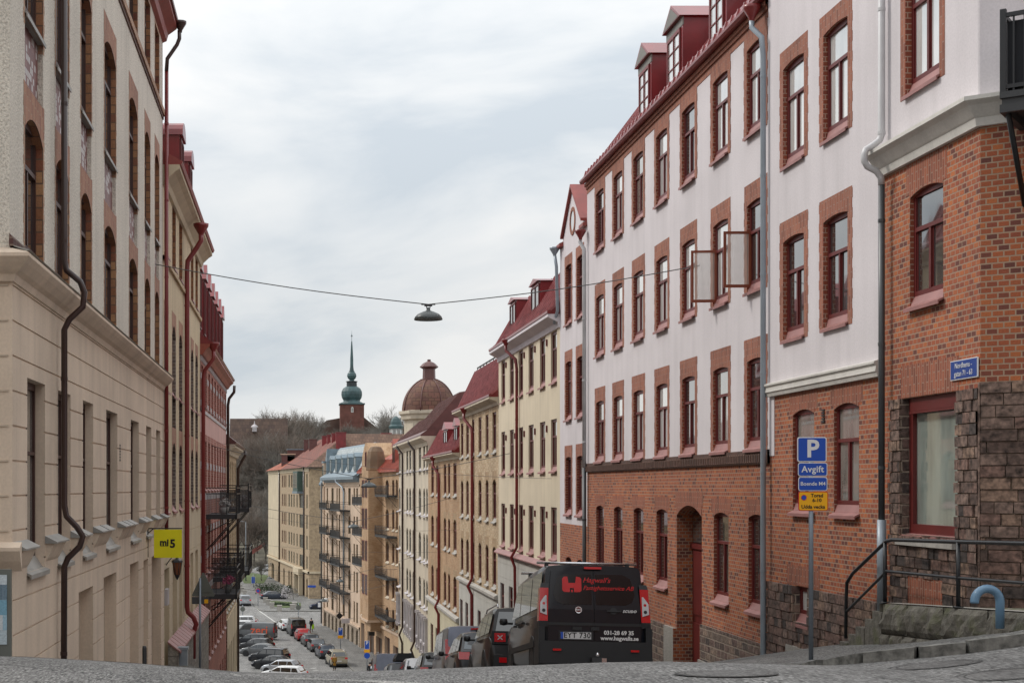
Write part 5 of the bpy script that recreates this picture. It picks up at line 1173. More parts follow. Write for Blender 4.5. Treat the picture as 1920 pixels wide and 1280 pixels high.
mb = MB(); mb.box(.1, -.2, 2.7, 1.5, 1.5, 4.9); mb.box(0, -.3, 4.9, 1.6, 1.6, 5.15, 1); st = obj('stair_gable', mb, ['plaster_peach', 'roof_copper'], B, e8.mat); window(st, e8.mat @ Matrix.Translation((0, -.26, 0)), .5, 1.2, 3.0, 4.6, .05, 'P', 'frame_green', 'glass', None)
mb = MB(); mb.lathe([(.7, 1.8), (.8, 2.0), (.4, 2.8), (0.02, 3.4)], 8, (-.1, .1, 0), sm=False); obj('corner_turret_roof', mb, 'roof_copper', B, e8.mat)
pipe(B, e8, [(X(641), -.8, 2.6), (X(641), -.8, 2.3), (X(646), -.3, 1.6), (X(648), -.25, 1.0), (X(648), -.25, -13)], .1, 'pipe_grey'); pipe(B, e8, [(.5, -.4, 2.2), (.5, -.4, -17)], .1, 'pipe_dark')
for j, (pa, pb, off) in enumerate(((612.5, 632.5, 0), (633.5, 658.5, 0))):
    for i, py in enumerate(((954, 957), (1002, 1009.6), (1055.3, 1063.8), (1106, 1115.8))):
        xa, xb = X(pa+4), X(pb-2); z = e8.z_((pa+pb)/2, py[j], -1.3)
        balcony('balcony', ['top', 'second', 'third', 'bottom'][i]+(' dark balcony in the left-hand column of the peach house' if j == 0 else ' dark balcony in the right-hand column of the peach house'), e8, xa, xb, z, 1.3, bars=.3, infill='smoke_glass')
mb = MB(); mb.lathe([(0.02, .48), (.2, .45), (.45, .3), (.52, .05), (.5, 0), (0, 0)], 16, (X(629.5), -1.4, e8.z_(629.5, 1138, -1.4))); mb.tube([(X(629.5), -1.4, e8.z_(629.5, 1131, -1.4)), (X(629.5), 0, e8.z_(629.5, 1131, -1.4))], .03, 5)
tag(obj('entrance_canopy', mb, 'lamp_globe', None, e8.mat), 'white dome-shaped shade over the pavement on the peach house', 'wall shade')
def hanging_sign(px, py, w_, h, mat, label, fc, rot=0, pts=None):
    z = fc.z_(px, py, -1.0); x = fc.s_(px, -1.0); mb = MB()
    if pts: mb.extr([(0, u, v) for u, v in pts], (x, -1.0, z), (.06, 0, 0))
    else: mb.box(x, -1.0-w_/2, z-h/2, x+.07, -1.0+w_/2, z+h/2)
    mb.tube([(x+.03, 0, z+h/2+.05), (x+.03, -1.0-w_/2, z+h/2+.05)], .025, 5)
    return tag(obj('hanging_shop_sign', mb, mat, None, fc.mat), label, 'shop sign')
hanging_sign(636.5, 1153.5, .8, .8, 'lettering_black', 'black diamond-shaped sign hanging on the peach house', e8, pts=[(-.45, 0), (0, .45), (.45, 0), (0, -.45)])
o = hanging_sign(648, 1163.5, 1.0, .5, 'light_band', 'pale rectangular shop sign hanging above the far parking sign', e8)
o = hanging_sign(697, 1187, .65, .42, 'lettering_black', 'small black oval sign hanging by the red shopfront', e7)
# ---- big yellow brick house beyond the crossing
r9 = Fac((-5.28, 314.8), (2.7, 252)); s9 = Fac((2.7, 252), (16, 253.7)); LN = r9.len
B = bld('yellow_corner_block', 'big five-storey yellow brick block beyond the crossing with orange and red tiled roof', r9, -17.3)
Wl = Relief(0, LN, -18.5, 5.0, 0); wins = []; X = r9.s_
rows = ((1.6, 3.9), (-2.0, .3), (-5.5, -3.2), (-9.0, -6.7), (-12.3, -10.2))
for pa, pb, big in ((504.6, 506.2, 0), (509, 514.3, 1), (517.3, 519, 0), (520.3, 522, 0), (528.5, 530.6, 0), (532, 533.8, 0), (535, 536.8, 0), (541, 543.3, 0), (545.7, 547.8, 0), (550.2, 552.3, 0), (556, 558, 0), (561.5, 568.3, 1), (574.3, 576.7, 0)):
    a, b = X(pa), X(pb)
    for zb, zt in rows: Wl.hole(a, b, zb, zt, .15, 3); wins.append((a, b, zb, zt, 'frame_red_bright' if pb < 538 else 'frame_green'))
for pa, pb in ((509, 514), (521, 524), (531, 534), (540.5, 543.5), (545, 548), (550, 552.5), (558.5, 562), (566, 569), (574, 577.3)): Wl.arched(X(pa), X(pb), -17.4, -13.9, .45, 3, .5, 0); wins.append((X(pa), X(pb), -17.4, -13.9, 'frame_green'))
Wl.rect(0, LN, -12.95, -12.6, 1, -.3); Wl.rect(0, X(523), -12.4, 5, 2); Wl.rect(0, LN, 4.3, 5.0, 2, -.1)
mb = MB(); Wl.emit(mb); shell(mb, LN, -18.5, 5.0, 14, 0); obj('wall', mb, ['far_yellow_brick', 'plaster_yellow_smooth', 'plaster_yellow_smooth', 'yellow_brick'], B, r9.mat)
for q in wins: window(B, r9.mat, *q[:4], .15 if q[2] > -17 else .45, 'M', q[4], 'glass_dull', None, .1)
mb = MB(); mb.box(0, 0, -18.5, 13.3, .3, 5.0, 0); mb.box(0, -.25, -12.95, 13.3, .0, -12.6, 1); mb.box(-.1, -.35, 4.85, 13.3, .2, 5.3, 2); obj('side_wall', mb, ['far_yellow_brick', 'plaster_yellow_smooth', 'pipe_dark'], B, s9.mat)
mb = MB(); a, b = X(560.5), X(569.5); mb.box(a, -1.1, .9, b, 0, 4.4, 0); mb.box(a-.1, -1.2, .5, b+.1, 0, .9, 1); oo = obj('bay_window', mb, ['frame_green', 'roof_copper'], B, r9.mat)
window(oo, r9.mat @ Matrix.Translation((0, -1.16, 0)), a+.3, b-.3, 1.4, 4.2, .05, 'G', 'frame_green', 'glass', None)
mb = MB(); mb.box(a-.8, -1.0, -13.6, b+.4, 0, -12.5, 0); mb.box(a-.5, -.9, -18, a+.2, -.2, -13.6, 0); mb.box(b-.4, -.9, -18, b+.3, -.2, -13.6, 0); obj('entrance_porch', mb, 'plaster_yellow_smooth', B, r9.mat)
for px in (524.8, 571): pipe(B, r9, [(X(px), -.15, 5), (X(px), -.15, -17)], .14, 'gutter_brown')
# roofs: world coordinates
def poly(mb, pts, mi=0): mb.face(pts, mi)
Rg = 10.9; mb = MB()
Lf, Rf = Vector((r9.L.x, r9.L.y)), Vector((r9.R.x, r9.R.y)); n_ = r9.n; dd = r9.d
e_out = -n_*.6
A0 = Lf+e_out; A1 = Rf+e_out+dd*.7; ctr = Rf+n_*7.5-dd*7; far = Lf+n_*7.5; E1 = Vector((16, 253.2))+Vector((0, -.5)); E2 = Vector((18, 260))
z5 = 5.0
mid = A0+(A1-A0)*.42; midr = far+(ctr-far)*.42
poly(mb, [(A0.x, A0.y, z5), (mid.x, mid.y, z5), (midr.x, midr.y, Rg-.7), (far.x, far.y, Rg-2.2)], 0)
poly(mb, [(mid.x, mid.y, z5), (A1.x, A1.y, z5), (ctr.x, ctr.y, Rg), (midr.x, midr.y, Rg)], 1)
poly(mb, [(A1.x, A1.y, z5), (E1.x+6, E1.y, z5), (E1.x+6, E1.y+8.5, Rg), (ctr.x, ctr.y, Rg)], 2)
bk = Lf+n_*15; bk2 = Rf+n_*15
poly(mb, [(bk.x, bk.y, z5), (far.x, far.y, Rg-2.2), (midr.x, midr.y, Rg-.7), (midr.x, midr.y, Rg), (ctr.x, ctr.y, Rg), (E1.x+6, E1.y+8.5, Rg), (E1.x+6, bk2.y+6, z5)], 1)
obj('roof', mb, ['tile_orange', 'tile_red', 'tile_brown'], B, Matrix())
for px, py, w_, h, mt in ((608, 822, .85, 2.2, 'roof_red'), (616.5, 820, .6, 2.2, 'roof_red'), (625.5, 818, .7, 2.4, 'roof_red'), (639, 818, 1.7, 2.8, 'roof_red'), (574, 832, .9, 3.0, 'roof_brown'), (587, 832, 1.5, 3.2, 'roof_brown'), (724, 815, 1.8, 1.8, 'roof_red')):
    y = 290-max(0, (px-572))*.5 if px < 700 else 262; x = (px-VX)/F*y; z = EZ+(VY-py)*y/F-.6
    mb = MB(); mb.box(x-w_/2, y-.8, z-3.5, x+w_/2, y+.8, z+h*.42); mb.box(x-w_/2-.08, y-.88, z+h*.42, x+w_/2+.08, y+.88, z+h*.42+.15); obj('chimney', mb, mt, B, Matrix())
for px, py, w_ in ((540, 861, 2.6), (555, 852, 3.4)):
    y = 296; x = (px-VX)/F*y; z = EZ+(VY-py)*y/F; mb = MB(); mb.box(x-w_/2, y-1.5, z-1.3, x+w_/2, y+4, z+.9, 0); mb.box(x-w_/2-.2, y-1.7, z+.9, x+w_/2+.2, y+4, z+1.1, 1); obj('roof_dormer', mb, ['roof_brown', 'roof_copper' if px > 550 else 'plaster_peach'], B, Matrix())
# ------------------------------------------------------------------ church, school and pavilion on the hill
def wpt(px, py, y): return ((px-VX)/F*y, EZ+(VY-py)*y/F)
cx_, _ = wpt(659.5, 757, 600)
t = thing('church', 'brick church on the hill with onion-domed green copper tower and needle spire', 'church', (cx_, 600, 18))
I = Matrix.Translation((cx_, 600, 0)); T45 = I
mb = MB(); mb.box(-4.75, -4.75, 10, 4.75, 4.75, 34.6, 0); mb.box(-5.1, -5.1, 34.6, 5.1, 5.1, 35.1, 1)
for x in (-3.2, -1.1, 1.1, 3.2): mb.box(x-.1, -4.8, 31, x+.1, -4.75, 34.2, 0)
tw = obj('tower', mb, ['tower_brick', 'copper_green'], t, I)
mb = MB(); mb.extr([(-.5, 0, 31.4), (.5, 0, 31.4), (.5, 0, 33.2), (0, 0, 33.8), (-.5, 0, 33.2)], (0, -4.9, 0), (0, .1, 0), 0); mb.box(-.22, -4.95, 31.7, -.05, -4.88, 33.1, 1); mb.box(.05, -4.95, 31.7, .22, -4.88, 33.1, 1); obj('window', mb, ['frame_white', 'glass'], tw, I)
mb = MB(); mb.lathe([(4.7, 35.1), (4.3, 35.6), (3.5, 35.9), (3.3, 36.4), (3.5, 36.7)], 16, sm=False); mb.lathe([(3.5, 36.7), (4.0, 37.6), (4.2, 38.8), (4.1, 40), (3.5, 41.2), (2.5, 41.9), (2.2, 42.0)], 16, sm=False); obj('onion_dome', mb, 'copper_green', t, I)
mb = MB(); mb.lathe([(2.1, 42.0), (2.05, 43.8), (2.4, 43.9), (2.4, 44.1), (1.2, 44.3)], 12, sm=False); obj('dark_drum', mb, 'copper_dark', t, I)
mb = MB(); mb.lathe([(1.2, 44.3), (.9, 44.7), (1.5, 45.2), (1.9, 46.2), (1.7, 47.2), (1.1, 47.9), (1.25, 48.1), (.9, 48.3), (.65, 50), (.62, 53), (.35, 58), (.2, 60.1), (.1, 60.3)], 12, sm=False); mb.lathe([(0.08, 60), (.08, 62), (.5, 62.2), (.08, 62.5), (.2, 62.8), (.06, 63), (.02, 64.5)], 8); obj('spire', mb, 'copper_green', t, I)
mb = MB(); pts = [wpt(a, b, 600) for a, b in ((583, 812), (613, 787), (636, 783), (684, 782), (719, 810), (719, 900), (583, 900))]
mb.extr([(x-cx_, 0, z) for x, z in pts], (0, 3, 0), (0, 18, 0)); obj('roof', mb, 'church_roof', t, I)
M['school_tiles'] = tiles('school_tiles', [(.10, .065, .05), (.125, .08, .06), (.085, .055, .045)], 1.1, 1.3)
x0, zt = wpt(431, 783, 480); x1, _ = wpt(538, 783, 480)
t = thing('school', 'long brown brick school with tiled roof and white windows among bare trees', 'building', ((x0+x1)/2, 480, 2))
mb = MB(); mb.box(x0, 480, -3, x1, 494, 12.5); obj('wall', mb, 'school_brick', t, Matrix())
mb = MB(); mb.extr([(0, -.6, 12.5), (0, 14.6, 12.5), (0, 8.5, zt), (0, 5.5, zt)], (x0-.2, 480, 0), (x1-x0+.4, 0, 0)); obj('roof', mb, 'school_tiles', t, Matrix())
for i in range(9):
    for z in (2.6, 6.2, 9.6):
        x = x0+1.2+i*(x1-x0-2)/9; mb = MB(); mb.box(x-.1, 479.9, z-.1, x+1.1, 480, z+1.9, 0); mb.box(x, 479.86, z, x+.45, 479.9, z+1.8, 1); mb.box(x+.55, 479.86, z, x+1, 479.9, z+1.8, 1); obj('window', mb, ['frame_white', 'glass'], t, Matrix())
xx, zz = wpt(477, 803, 480); mb = MB(); mb.box(xx-.7, 479.5, zz-1.0, xx+.7, 484, zz+.5); mb.lathe([(1.2, zz+.5), (.8, zz+1.0), (.25, zz+1.4), (.08, zz+2.4), (0, zz+2.5)], 8, (xx, 481, 0), sm=False); obj('ridge_turret', mb, 'light_band', t, Matrix())
xx, zz = wpt(742.5, 800, 430); t = thing('hilltop_pavilion', 'small green copper-domed glazed pavilion behind the roofs beside the brown dome', 'pavilion', (xx, 430, zz-5))
I = Matrix.Translation((xx, 430, 0)); mb = MB(); mb.lathe([(2.0, zz-.5), (2.1, zz+.2), (1.7, zz+.6), (1.6, zz+1.4), (1.2, zz+2.3), (.5, zz+2.9), (0.05, zz+3.1)], 8, sm=False); obj('roof', mb, 'copper_green', t, I)
mb = MB(); mb.lathe([(1.6, zz-6), (1.6, zz-.5)], 8, sm=False); obj('glazing', mb, 'glass_curtain', t, I)
mb = MB()
for k in range(8): a = math.pi/4*k; mb.tube([(1.65*math.cos(a), 1.65*math.sin(a), zz-6), (1.65*math.cos(a), 1.65*math.sin(a), zz-.4)], .12, 4)
obj('frame', mb, 'frame_white', t, I)
# ------------------------------------------------------------------ bare trees
def bare_tree(seed, h, spread, dens=1.0, tm='twigs'):
    r = random.Random(seed); tr = MB(); cr = MB()
    def stick(mb, a, b, r0, r1, n=3):
        t = (b-a).normalized(); up = Vector((0, 0, 1)) if abs(t.z) < .9 else Vector((1, 0, 0)); u = t.cross(up).normalized(); v = u.cross(t); k = len(mb.v)
        for p, q in ((a, r0), (b, r1)):
            for i in range(n): an = 2*math.pi*i/n; mb.v.append(tuple(p+(u*math.cos(an)+v*math.sin(an))*q))
        for i in range(n): j = (i+1) % n; mb.f.append((k+i, k+j, k+n+j, k+n+i)); mb.m.append(0); mb.s.append(True)
    def grow(p, d, ln, rr, lev):
        q = p; dd = d.copy(); seg = 3 if lev < 3 else 2
        pts = [p]
        for i in range(seg):
            dd = (dd+Vector((r.gauss(0, .13), r.gauss(0, .13), r.gauss(.05, .1)))).normalized(); q2 = q+dd*ln/seg
            stick(cr, q, q2, rr*(1-.35*i/seg), rr*(1-.35*(i+1)/seg)); q = q2; pts.append(q)
        if lev >= 4: return
        n = [0, 5, 5, 5, 5][lev] if lev else 0
        n = int(n*dens+r.random())
        for i in range(n):
            f_ = .25+.75*(i+r.random())/n; idx = min(seg-1, int(f_*seg)); base = pts[idx].lerp(pts[idx+1], f_*seg-idx)
            a = r.uniform(0, 2*math.pi); tilt = r.uniform(.4, .95); u = dd.orthogonal().normalized(); v = dd.cross(u)
            nd = (dd*math.cos(tilt)+(u*math.cos(a)+v*math.sin(a))*math.sin(tilt)+Vector((0, 0, .15))).normalized(); grow(base, nd, ln*r.uniform(.5, .72), max(rr*.5, .028), lev+1)
    H0 = h*.32; q = Vector((0, 0, -.5)); n = 5
    for i in range(n): q2 = Vector((r.gauss(0, .1), r.gauss(0, .1), H0*(i+1)/n)); stick(tr, q, q2, h*.022*(1-.1*i), h*.022*(1-.1*(i+1)), 6); q = q2
    nl = 9
    for i in range(nl):
        a = 2*math.pi*i/nl+r.uniform(-.4, .4); tilt = r.uniform(.15, .85)*spread; d = Vector((math.sin(tilt)*math.cos(a), math.sin(tilt)*math.sin(a), math.cos(tilt)))
        grow(Vector((0, 0, H0*r.uniform(.75, 1.0))), d, h*.46*r.uniform(.8, 1.1), h*.011, 1)
    return tr.mesh('trunk', 'bark'), cr.mesh('crown', tm)
TP = [bare_tree(11, 14, 1.0), bare_tree(12, 13, .8), bare_tree(13, 15, 1.15, tm='twigs_red'), bare_tree(14, 11, 1.0, 1.1)]
def put_tree(x, y, k, s, label, group, z=None):
    t = thing('bare_tree', label, 'tree', group=group, mat=Matrix.Translation((x, y, ground(x, y)-.05 if z is None else z)) @ Matrix.Rotation(rnd.uniform(0, 6.28), 4, 'Z') @ Matrix.Diagonal((s, s, s*rnd.uniform(.9, 1.1), 1)))
    W_ = WM[t.name]
    place(bpy.data.objects.new('trunk', TP[k][0]), W_, t); place(bpy.data.objects.new('crown', TP[k][1]), W_, t)
rt = random.Random(5)
for i in range(46):
    y = 352+rt.random()**.8*165; px = rt.uniform(424, 520); put_tree((px-VX)/F*y, y, rt.randrange(4), max(.3, min(rt.uniform(.7, 1.05), (EZ+(VY-rt.uniform(800, 840))*y/F-ground(0, y))/14.5)), 'bare grey-brown tree on the wooded slope left of the yellow block', 'bare trees on the left slope')
for i in range(26):
    y = rt.uniform(440, 472); px = rt.uniform(430, 600); put_tree((px-VX)/F*y, y, rt.randrange(4), min(rt.uniform(1.2, 1.5), (EZ+(VY-rt.uniform(795, 825))*y/F-ground(0, y))/14.5), 'bare tree standing in front of the brown school', 'bare trees before the school')
for i in range(30):
    y = rt.uniform(520, 585); px = 498+i*8.6+rt.uniform(-5, 5)
    if 615 < px < 705 and y < 600: y = rt.uniform(560, 590)
    s = (EZ+(VY-(rt.uniform(772, 795) if not (600 < px < 720) else rt.uniform(795, 810)))*y/F-ground(0, y))/14.5
    put_tree((px-VX)/F*y, y, rt.randrange(4), s, 'bare round-crowned tree on the skyline beside the church', 'bare trees on the skyline')
for i in range(11):
    y = rt.uniform(500, 520); px = 596+i*12.4; put_tree((px-VX)/F*y, y, rt.randrange(4), (EZ+(VY-rt.uniform(800, 822))*y/F-ground(0, y))/14.5, 'bare bushy tree in front of the church roof', 'bare trees before the church')
# ------------------------------------------------------------------ park by the crossing
def leafclump(mb, x, y, z, rx, ry, rz, n, size, mi=0):
    for _ in range(n):
        u = Vector((rnd.gauss(0, 1), rnd.gauss(0, 1), rnd.gauss(0, 1))).normalized()*rnd.uniform(.7, 1.05); c = Vector((x+u.x*rx, y+u.y*ry, z+abs(u.z)*rz))
        a = Vector((rnd.uniform(-1, 1), rnd.uniform(-1, 1), rnd.uniform(-1, 1))).normalized()*size; b = a.orthogonal().normalized()*size*.8
        mb.face([c-a, c-b, c+a, c+b], mi)
def sheet(name, pts, h, mat, kind='structure'):
    mb = MB(); mb.face([(x, y, ground(x, y)+h) for x, y in pts]); o = obj(name, mb, mat); o['kind'] = kind; return o
sheet('lawn', [(-9.6, 292), (-5.8, 292), (-5.2, 318), (-10, 330), (-11.5, 318)], KH+.02, 'grass'); sheet('lawn', [(-3.6, 236), (-1.6, 232.8), (1.2, 233.5), (1.2, 243), (-2.8, 247), (-4.6, 246)], KH+.02, 'grass')
def hedge(pts, wd, h, label):
    mb = MB()
    for (a, b), (c, d) in zip(pts, pts[1:]):
        n = max(2, int(math.hypot(c-a, d-b)/.5))
        for i in range(n): x = a+(c-a)*i/n; y = b+(d-b)*i/n; leafclump(mb, x, y, ground(x, y)+KH, wd, wd, h, 90, .1)
    tag(obj('hedge', mb, 'hedge_leaf'), label, 'hedge')
hedge([(-6.6, 272), (-2.8, 272)], .9, 1.5, 'dark clipped hedge behind the blue parking sign'); hedge([(-5.8, 263), (-1.0, 264)], .9, 1.6, 'dark clipped hedge behind the parked dark sedan')
hedge([(-1.2, 264), (-.6, 270)], .6, 1.2, 'short dark hedge by the entrance of the yellow block'); hedge([(-3.4, 239), (1.0, 236)], .45, .45, 'low sparse hedge in the corner garden with stone posts')
for i, (px, py) in enumerate(((497.5, 1127), (503, 1131), (510, 1137), (524, 1142), (548, 1140), (552, 1136))):
    y = 18.85*F/(py+3-VY); x = (px-VX)/F*y; mb = MB(); z = ground(x, y)+KH; mb.box(x-.35, y-.35, z-.1, x+.35, y+.35, z+.75); mb.box(x-.4, y-.4, z+.75, x+.4, y+.4, z+.85)
    tag(obj('garden_post', mb, 'granite_sill'), 'square grey stone post round the corner garden', 'garden post', 'stone posts round the corner garden')
for i in range(7):
    y = 262+7*i; x = -7.2-.085*(y-246); mb = MB(); z = ground(x, y)+KH; mb.box(x-.3, y-.3, z-.1, x+.3, y+.3, z+.7); mb.box(x-.36, y-.36, z+.7, x+.36, y+.36, z+.8)
    tag(obj('garden_post', mb, 'granite_sill'), 'small pale stone post in the row along the far lawn', 'garden post', 'stone posts along the far lawn')
for px, py, s, lb in ((537, 1119, 1.5, 'white-blossomed grey shrub by the yellow block entrance'), (550, 1117, 1.4, 'grey twiggy shrub right of the white-blossomed one')):
    y = 250; x = (px-VX)/F*y; z = ground(x, y)+KH; mb = MB(); leafclump(mb, x, y, z+.4, s*.7, s*.7, s*1.3, 350, .07, 0); mb.tube([(x, y, z), (x, y, z+1)], .04, 4); tag(obj('shrub', mb, 'light_band' if px < 540 else 'twigs'), lb, 'shrub')
y = 300; x = (490-VX)/F*y; put_tree(x, y, 3, .42, 'small reddish bare bush at the end of the far lawn', None)
# ------------------------------------------------------------------ lamps on cables, wires
def wire(mb, a, b, sag, r=.008, n=16):
    a, b = Vector(a), Vector(b); mb.tube([a.lerp(b, i/n)-Vector((0, 0, sag*4*(i/n)*(1-i/n))) for i in range(n+1)], r, 4)
def street_lamp(label, x, y, z, left, right, dia=.66, r=.012):
    t = thing('street_lamp', label, 'street lamp', (x, y, z), group='lamps hung over the street on cables'); I = WM[t.name]; R0 = dia/2
    mb = MB(); mb.lathe([(R0*.98, -.01), (R0, .0), (R0*.93, .06), (R0*.75, .12), (R0*.4, .175), (R0*.16, .2), (R0*.13, .24), (R0*.1, .27), (.0, .28)], 24); mb.lathe([(R0*.97, 0), (R0*.3, .03), (0, .04)], 24)
    obj('lamp_shade', mb, 'lamp_grey', t, I)
    mb = MB(); mb.box(-.09, -.02, .30, .09, .02, .34); mb.box(-.05, -.015, .26, -.03, .015, .31); mb.box(.03, -.015, .26, .05, .015, .31); mb.box(-.16, -.01, .33, .16, .01, .35); obj('clamp', mb, 'metal_dark', t, I)
    mb = MB(); top = Vector((x, y, z+.345)); d = 0
    for e_ in (left, right):
        if e_ is None: continue
        e_ = Vector(e_); n = 10; mb.tube([(top.lerp(e_, i/n)-Vector((0, 0, .08*math.sin(math.pi*i/n))))-Vector((x, y, z)) for i in range(n+1)], r, 4)
    obj('cable', mb, 'cable', t, I)
street_lamp('nearest hanging lamp, large grey saucer shade against the sky', 3.10, 34.3, 5.45, (-3.24, 35.0, 6.82), (9.12, 33.5, 6.57), .66, .011)
street_lamp('second hanging lamp, in front of the oriel of the orange brick house', 3.04, 60, 1.6, (-3.15, 58, 3.2), (8.98, 62, 3.0))
street_lamp('third hanging lamp, by the corner of the peach and orange houses', 3.3, 82, -.62, (-3.1, 79, .8), (8.85, 84, 1.0))
street_lamp('fourth hanging lamp, before the lowest balconies of the peach house', 3.3, 105, -5.05, (-6.6, 103, -3.4), (8.7, 108, -3.4))
street_lamp('fifth hanging lamp, just above the dark car with the white panel', 2.45, 122, -7.7, (-7.2, 118, -6), (8.5, 120, -6))
street_lamp('farthest hanging lamp, beside the entrance of the yellow block', -2.95, 186, -9.75, (-9, 186, -8), None)
mb = MB()
for a, b, s in (((9.0, 52, 1.9), (-3.1, 60, 3.4), .3), ((8.9, 78, -.6), (-3.1, 72, .5), .4), ((8.75, 100, -4.5), (-6.8, 96, -3.2), .5), ((8.85, 88, -2.2), (-6.5, 90, -1.2), .4)): wire(mb, a, b, s, .006)
tag(obj('overhead_wire', mb, 'cable'), 'thin grey wires strung across the street between the houses', 'wire')['kind'] = 'stuff'
# lantern and hanging sign on the left
t = thing('wall_lantern', 'old dark lantern with amber glass on a bracket below the yellow banner', 'lantern', (-2.94, 37.8, -.25)); I = WM[t.name]
mb = MB(); mb.lathe([(0, .16), (.03, .12), (.04, .05), (.13, 0), (.15, -.04), (.12, -.05)], 6, sm=False); mb.lathe([(.07, -.36), (.05, -.42), (.02, -.47), (0, -.5)], 6, sm=False)
for k in range(6): a = k*math.pi/3; mb.tube([(.12*math.cos(a), .12*math.sin(a), -.05), (.07*math.cos(a), .07*math.sin(a), -.36)], .008, 4)
obj('frame', mb, 'metal_black', t, I)
mb = MB(); mb.lathe([(.11, -.05), (.062, -.36)], 6, sm=False); obj('glass', mb, 'lantern_glass', t, I)
mb = MB(); mb.tube([(-.30, 0, .10), (0, 0, .16)], .014, 5); mb.tube([(-.30, 0, -.15), (-.2, 0, .0), (-.08, 0, .14)], .012, 5); mb.box(-.32, -.02, -.2, -.29, .02, .18); obj('bracket', mb, 'metal_black', t, I)
xw = BL(33.1)+.03; t = thing('banner_sign', 'square yellow banner hanging from a black bracket on the beige wall', 'banner', (xw, 33.1, .7)); I = Matrix.Translation((0, 33.1, 0))
mb = MB(); mb.box(-3.09, -.01, .04, -2.47, .01, .665); bn = obj('cloth', mb, 'banner_yellow', t, I)
text('mi', .20, 'lettering_black', bn, Matrix.Translation((-2.87, 33.085, .37)) @ Matrix.Rotation(rad(90), 4, 'X') @ Matrix.Translation((0, -33.1*0, 0)) if False else basis((-2.86, -.014, .375), (1, 0, 0), (0, 0, 1), (0, -1, 0)), bold=.008, thick=.001)
text('5', .25, 'lettering_black', bn, basis((-2.675, -.014, .345), (1, 0, 0), (0, 0, 1), (0, -1, 0)), bold=.01, thick=.001)
mb = MB(); mb.box(-2.945, -.013, .295, -2.775, -.012, .305); obj('underline', mb, 'lettering_black', bn, I)
mb = MB(); mb.box(xw-.0, -.012, .675, -2.46, .012, .70); mb.box(xw-.01, -.012, .05, xw+.015, .012, .78); mb.tube([(xw, 0, .58), (xw+.12, 0, .68)], .01, 4); obj('bracket', mb, 'metal_black', t, I)
# ------------------------------------------------------------------ signs
def post(mb, z0, z1, r=.03): mb.tube([(0, 0, z0), (0, 0, z1)], r, 10)
def plate(mb, x0, x1, z0, z1, y=-.035, b=.012, mi=(0, 1), r=.03):
    def rr(x0, x1, z0, z1, r):
        p = []
        for cx, cz, a0 in ((x1-r, z1-r, 0), (x0+r, z1-r, 90), (x0+r, z0+r, 180), (x1-r, z0+r, 270)):
            for k in range(5): a = rad(a0+k*22.5); p.append((cx+r*math.cos(a), 0, cz+r*math.sin(a)))
        return p
    mb.extr(rr(x0, x1, z0, z1, r), (0, y, 0), (0, .006, 0), mi[0]); mb.extr(rr(x0+b, x1-b, z0+b, z1-b, r*.8), (0, y-.004, 0), (0, .004, 0), mi[1])
t = thing('parking_sign', 'tall grey post with blue P, Avgift and Boende M4 plates and a yellow plate', 'parking sign', (7.28, 21, ground(7.28, 21)+KH)); I = Matrix.Translation((7.28, 21, 0)) @ Matrix.Rotation(rad(-3), 4, 'Z')
mb = MB(); post(mb, ground(7.28, 21), 2.3, .033); obj('post', mb, 'sign_post', t, I)
mb = MB(); plate(mb, -.2, .205, 1.955, 2.305, mi=(0, 1), b=.014); p = obj('parking_plate', mb, ['sign_white', 'sign_blue'], t, I); text('P', .34, 'sign_white', p, FACE(.01, -.042, 2.13), bold=.009, thick=.001)
mb = MB(); plate(mb, -.19, .215, 1.755, 1.945, mi=(0, 1), b=.01); p = obj('fee_plate', mb, ['sign_white', 'sign_blue'], t, I); text('Avgift', .125, 'sign_white', p, FACE(.012, -.042, 1.85), bold=.002, thick=.001, spacing=1.05)
mb = MB(); plate(mb, -.185, .215, 1.55, 1.745, mi=(0, 1), b=.01); p = obj('residents_plate', mb, ['sign_white', 'sign_blue'], t, I); text('Boende M4', .075, 'sign_white', p, FACE(.015, -.042, 1.648), thick=.001, bold=.0008)
mb = MB(); plate(mb, -.185, .225, 1.27, 1.54, mi=(0, 1), b=.01); p = obj('cleaning_plate', mb, ['sign_red', 'sign_yellow'], t, I)
text('Torsd\n6-10', .07, 'lettering_black', p, FACE(.07, -.042, 1.45), thick=.001, line=.95, bold=.0015); text('Udda vecka', .07, 'lettering_black', p, FACE(.018, -.042, 1.325), thick=.001, bold=.0015)
mb = MB(); mb.lathe([(0, 0), (.04, 0)], 16, (-.11, -.0405, 1.455), 0, False, 'y'); mb.lathe([(.033, -.001), (.04, -.001)], 16, (-.11, -.0405, 1.455), 1, False, 'y'); obj('stop_symbol', mb, ['sign_blue', 'sign_red'], p, I)
def small_parking(label, x, y, w_, top, extra, round_=False):
    g = ground(x, y)+KH; t = thing('parking_sign', label, 'parking sign', (x, y, g)); I = WM[t.name]
    mb = MB(); post(mb, 0, top, .04); obj('post', mb, 'sign_post', t, I)
    mb = MB(); plate(mb, -w_/2, w_/2, top-w_*1.7, top, b=.03); p = obj('parking_plate', mb, ['sign_white', 'sign_blue'], t, I); text('P', w_*.9, 'sign_white', p, FACE(0, -.045, top-w_*.5), bold=.012, thick=.001)
    if extra: mb = MB(); plate(mb, -w_/2-.05, w_/2+.05, top-w_*2.4, top-w_*1.75, b=.02); obj('yellow_plate', mb, ['sign_red', 'sign_yellow'], t, I)
    if round_: mb = MB(); mb.lathe([(0, 0), (.3, 0)], 16, (0, -.05, top-w_*3.0), 0, False, 'y'); obj('round_plate', mb, 'sign_blue', t, I)
small_parking('blue P sign over a yellow plate, farther one on the wide lower pavement', 5.4, 171, .52, 2.75, True)
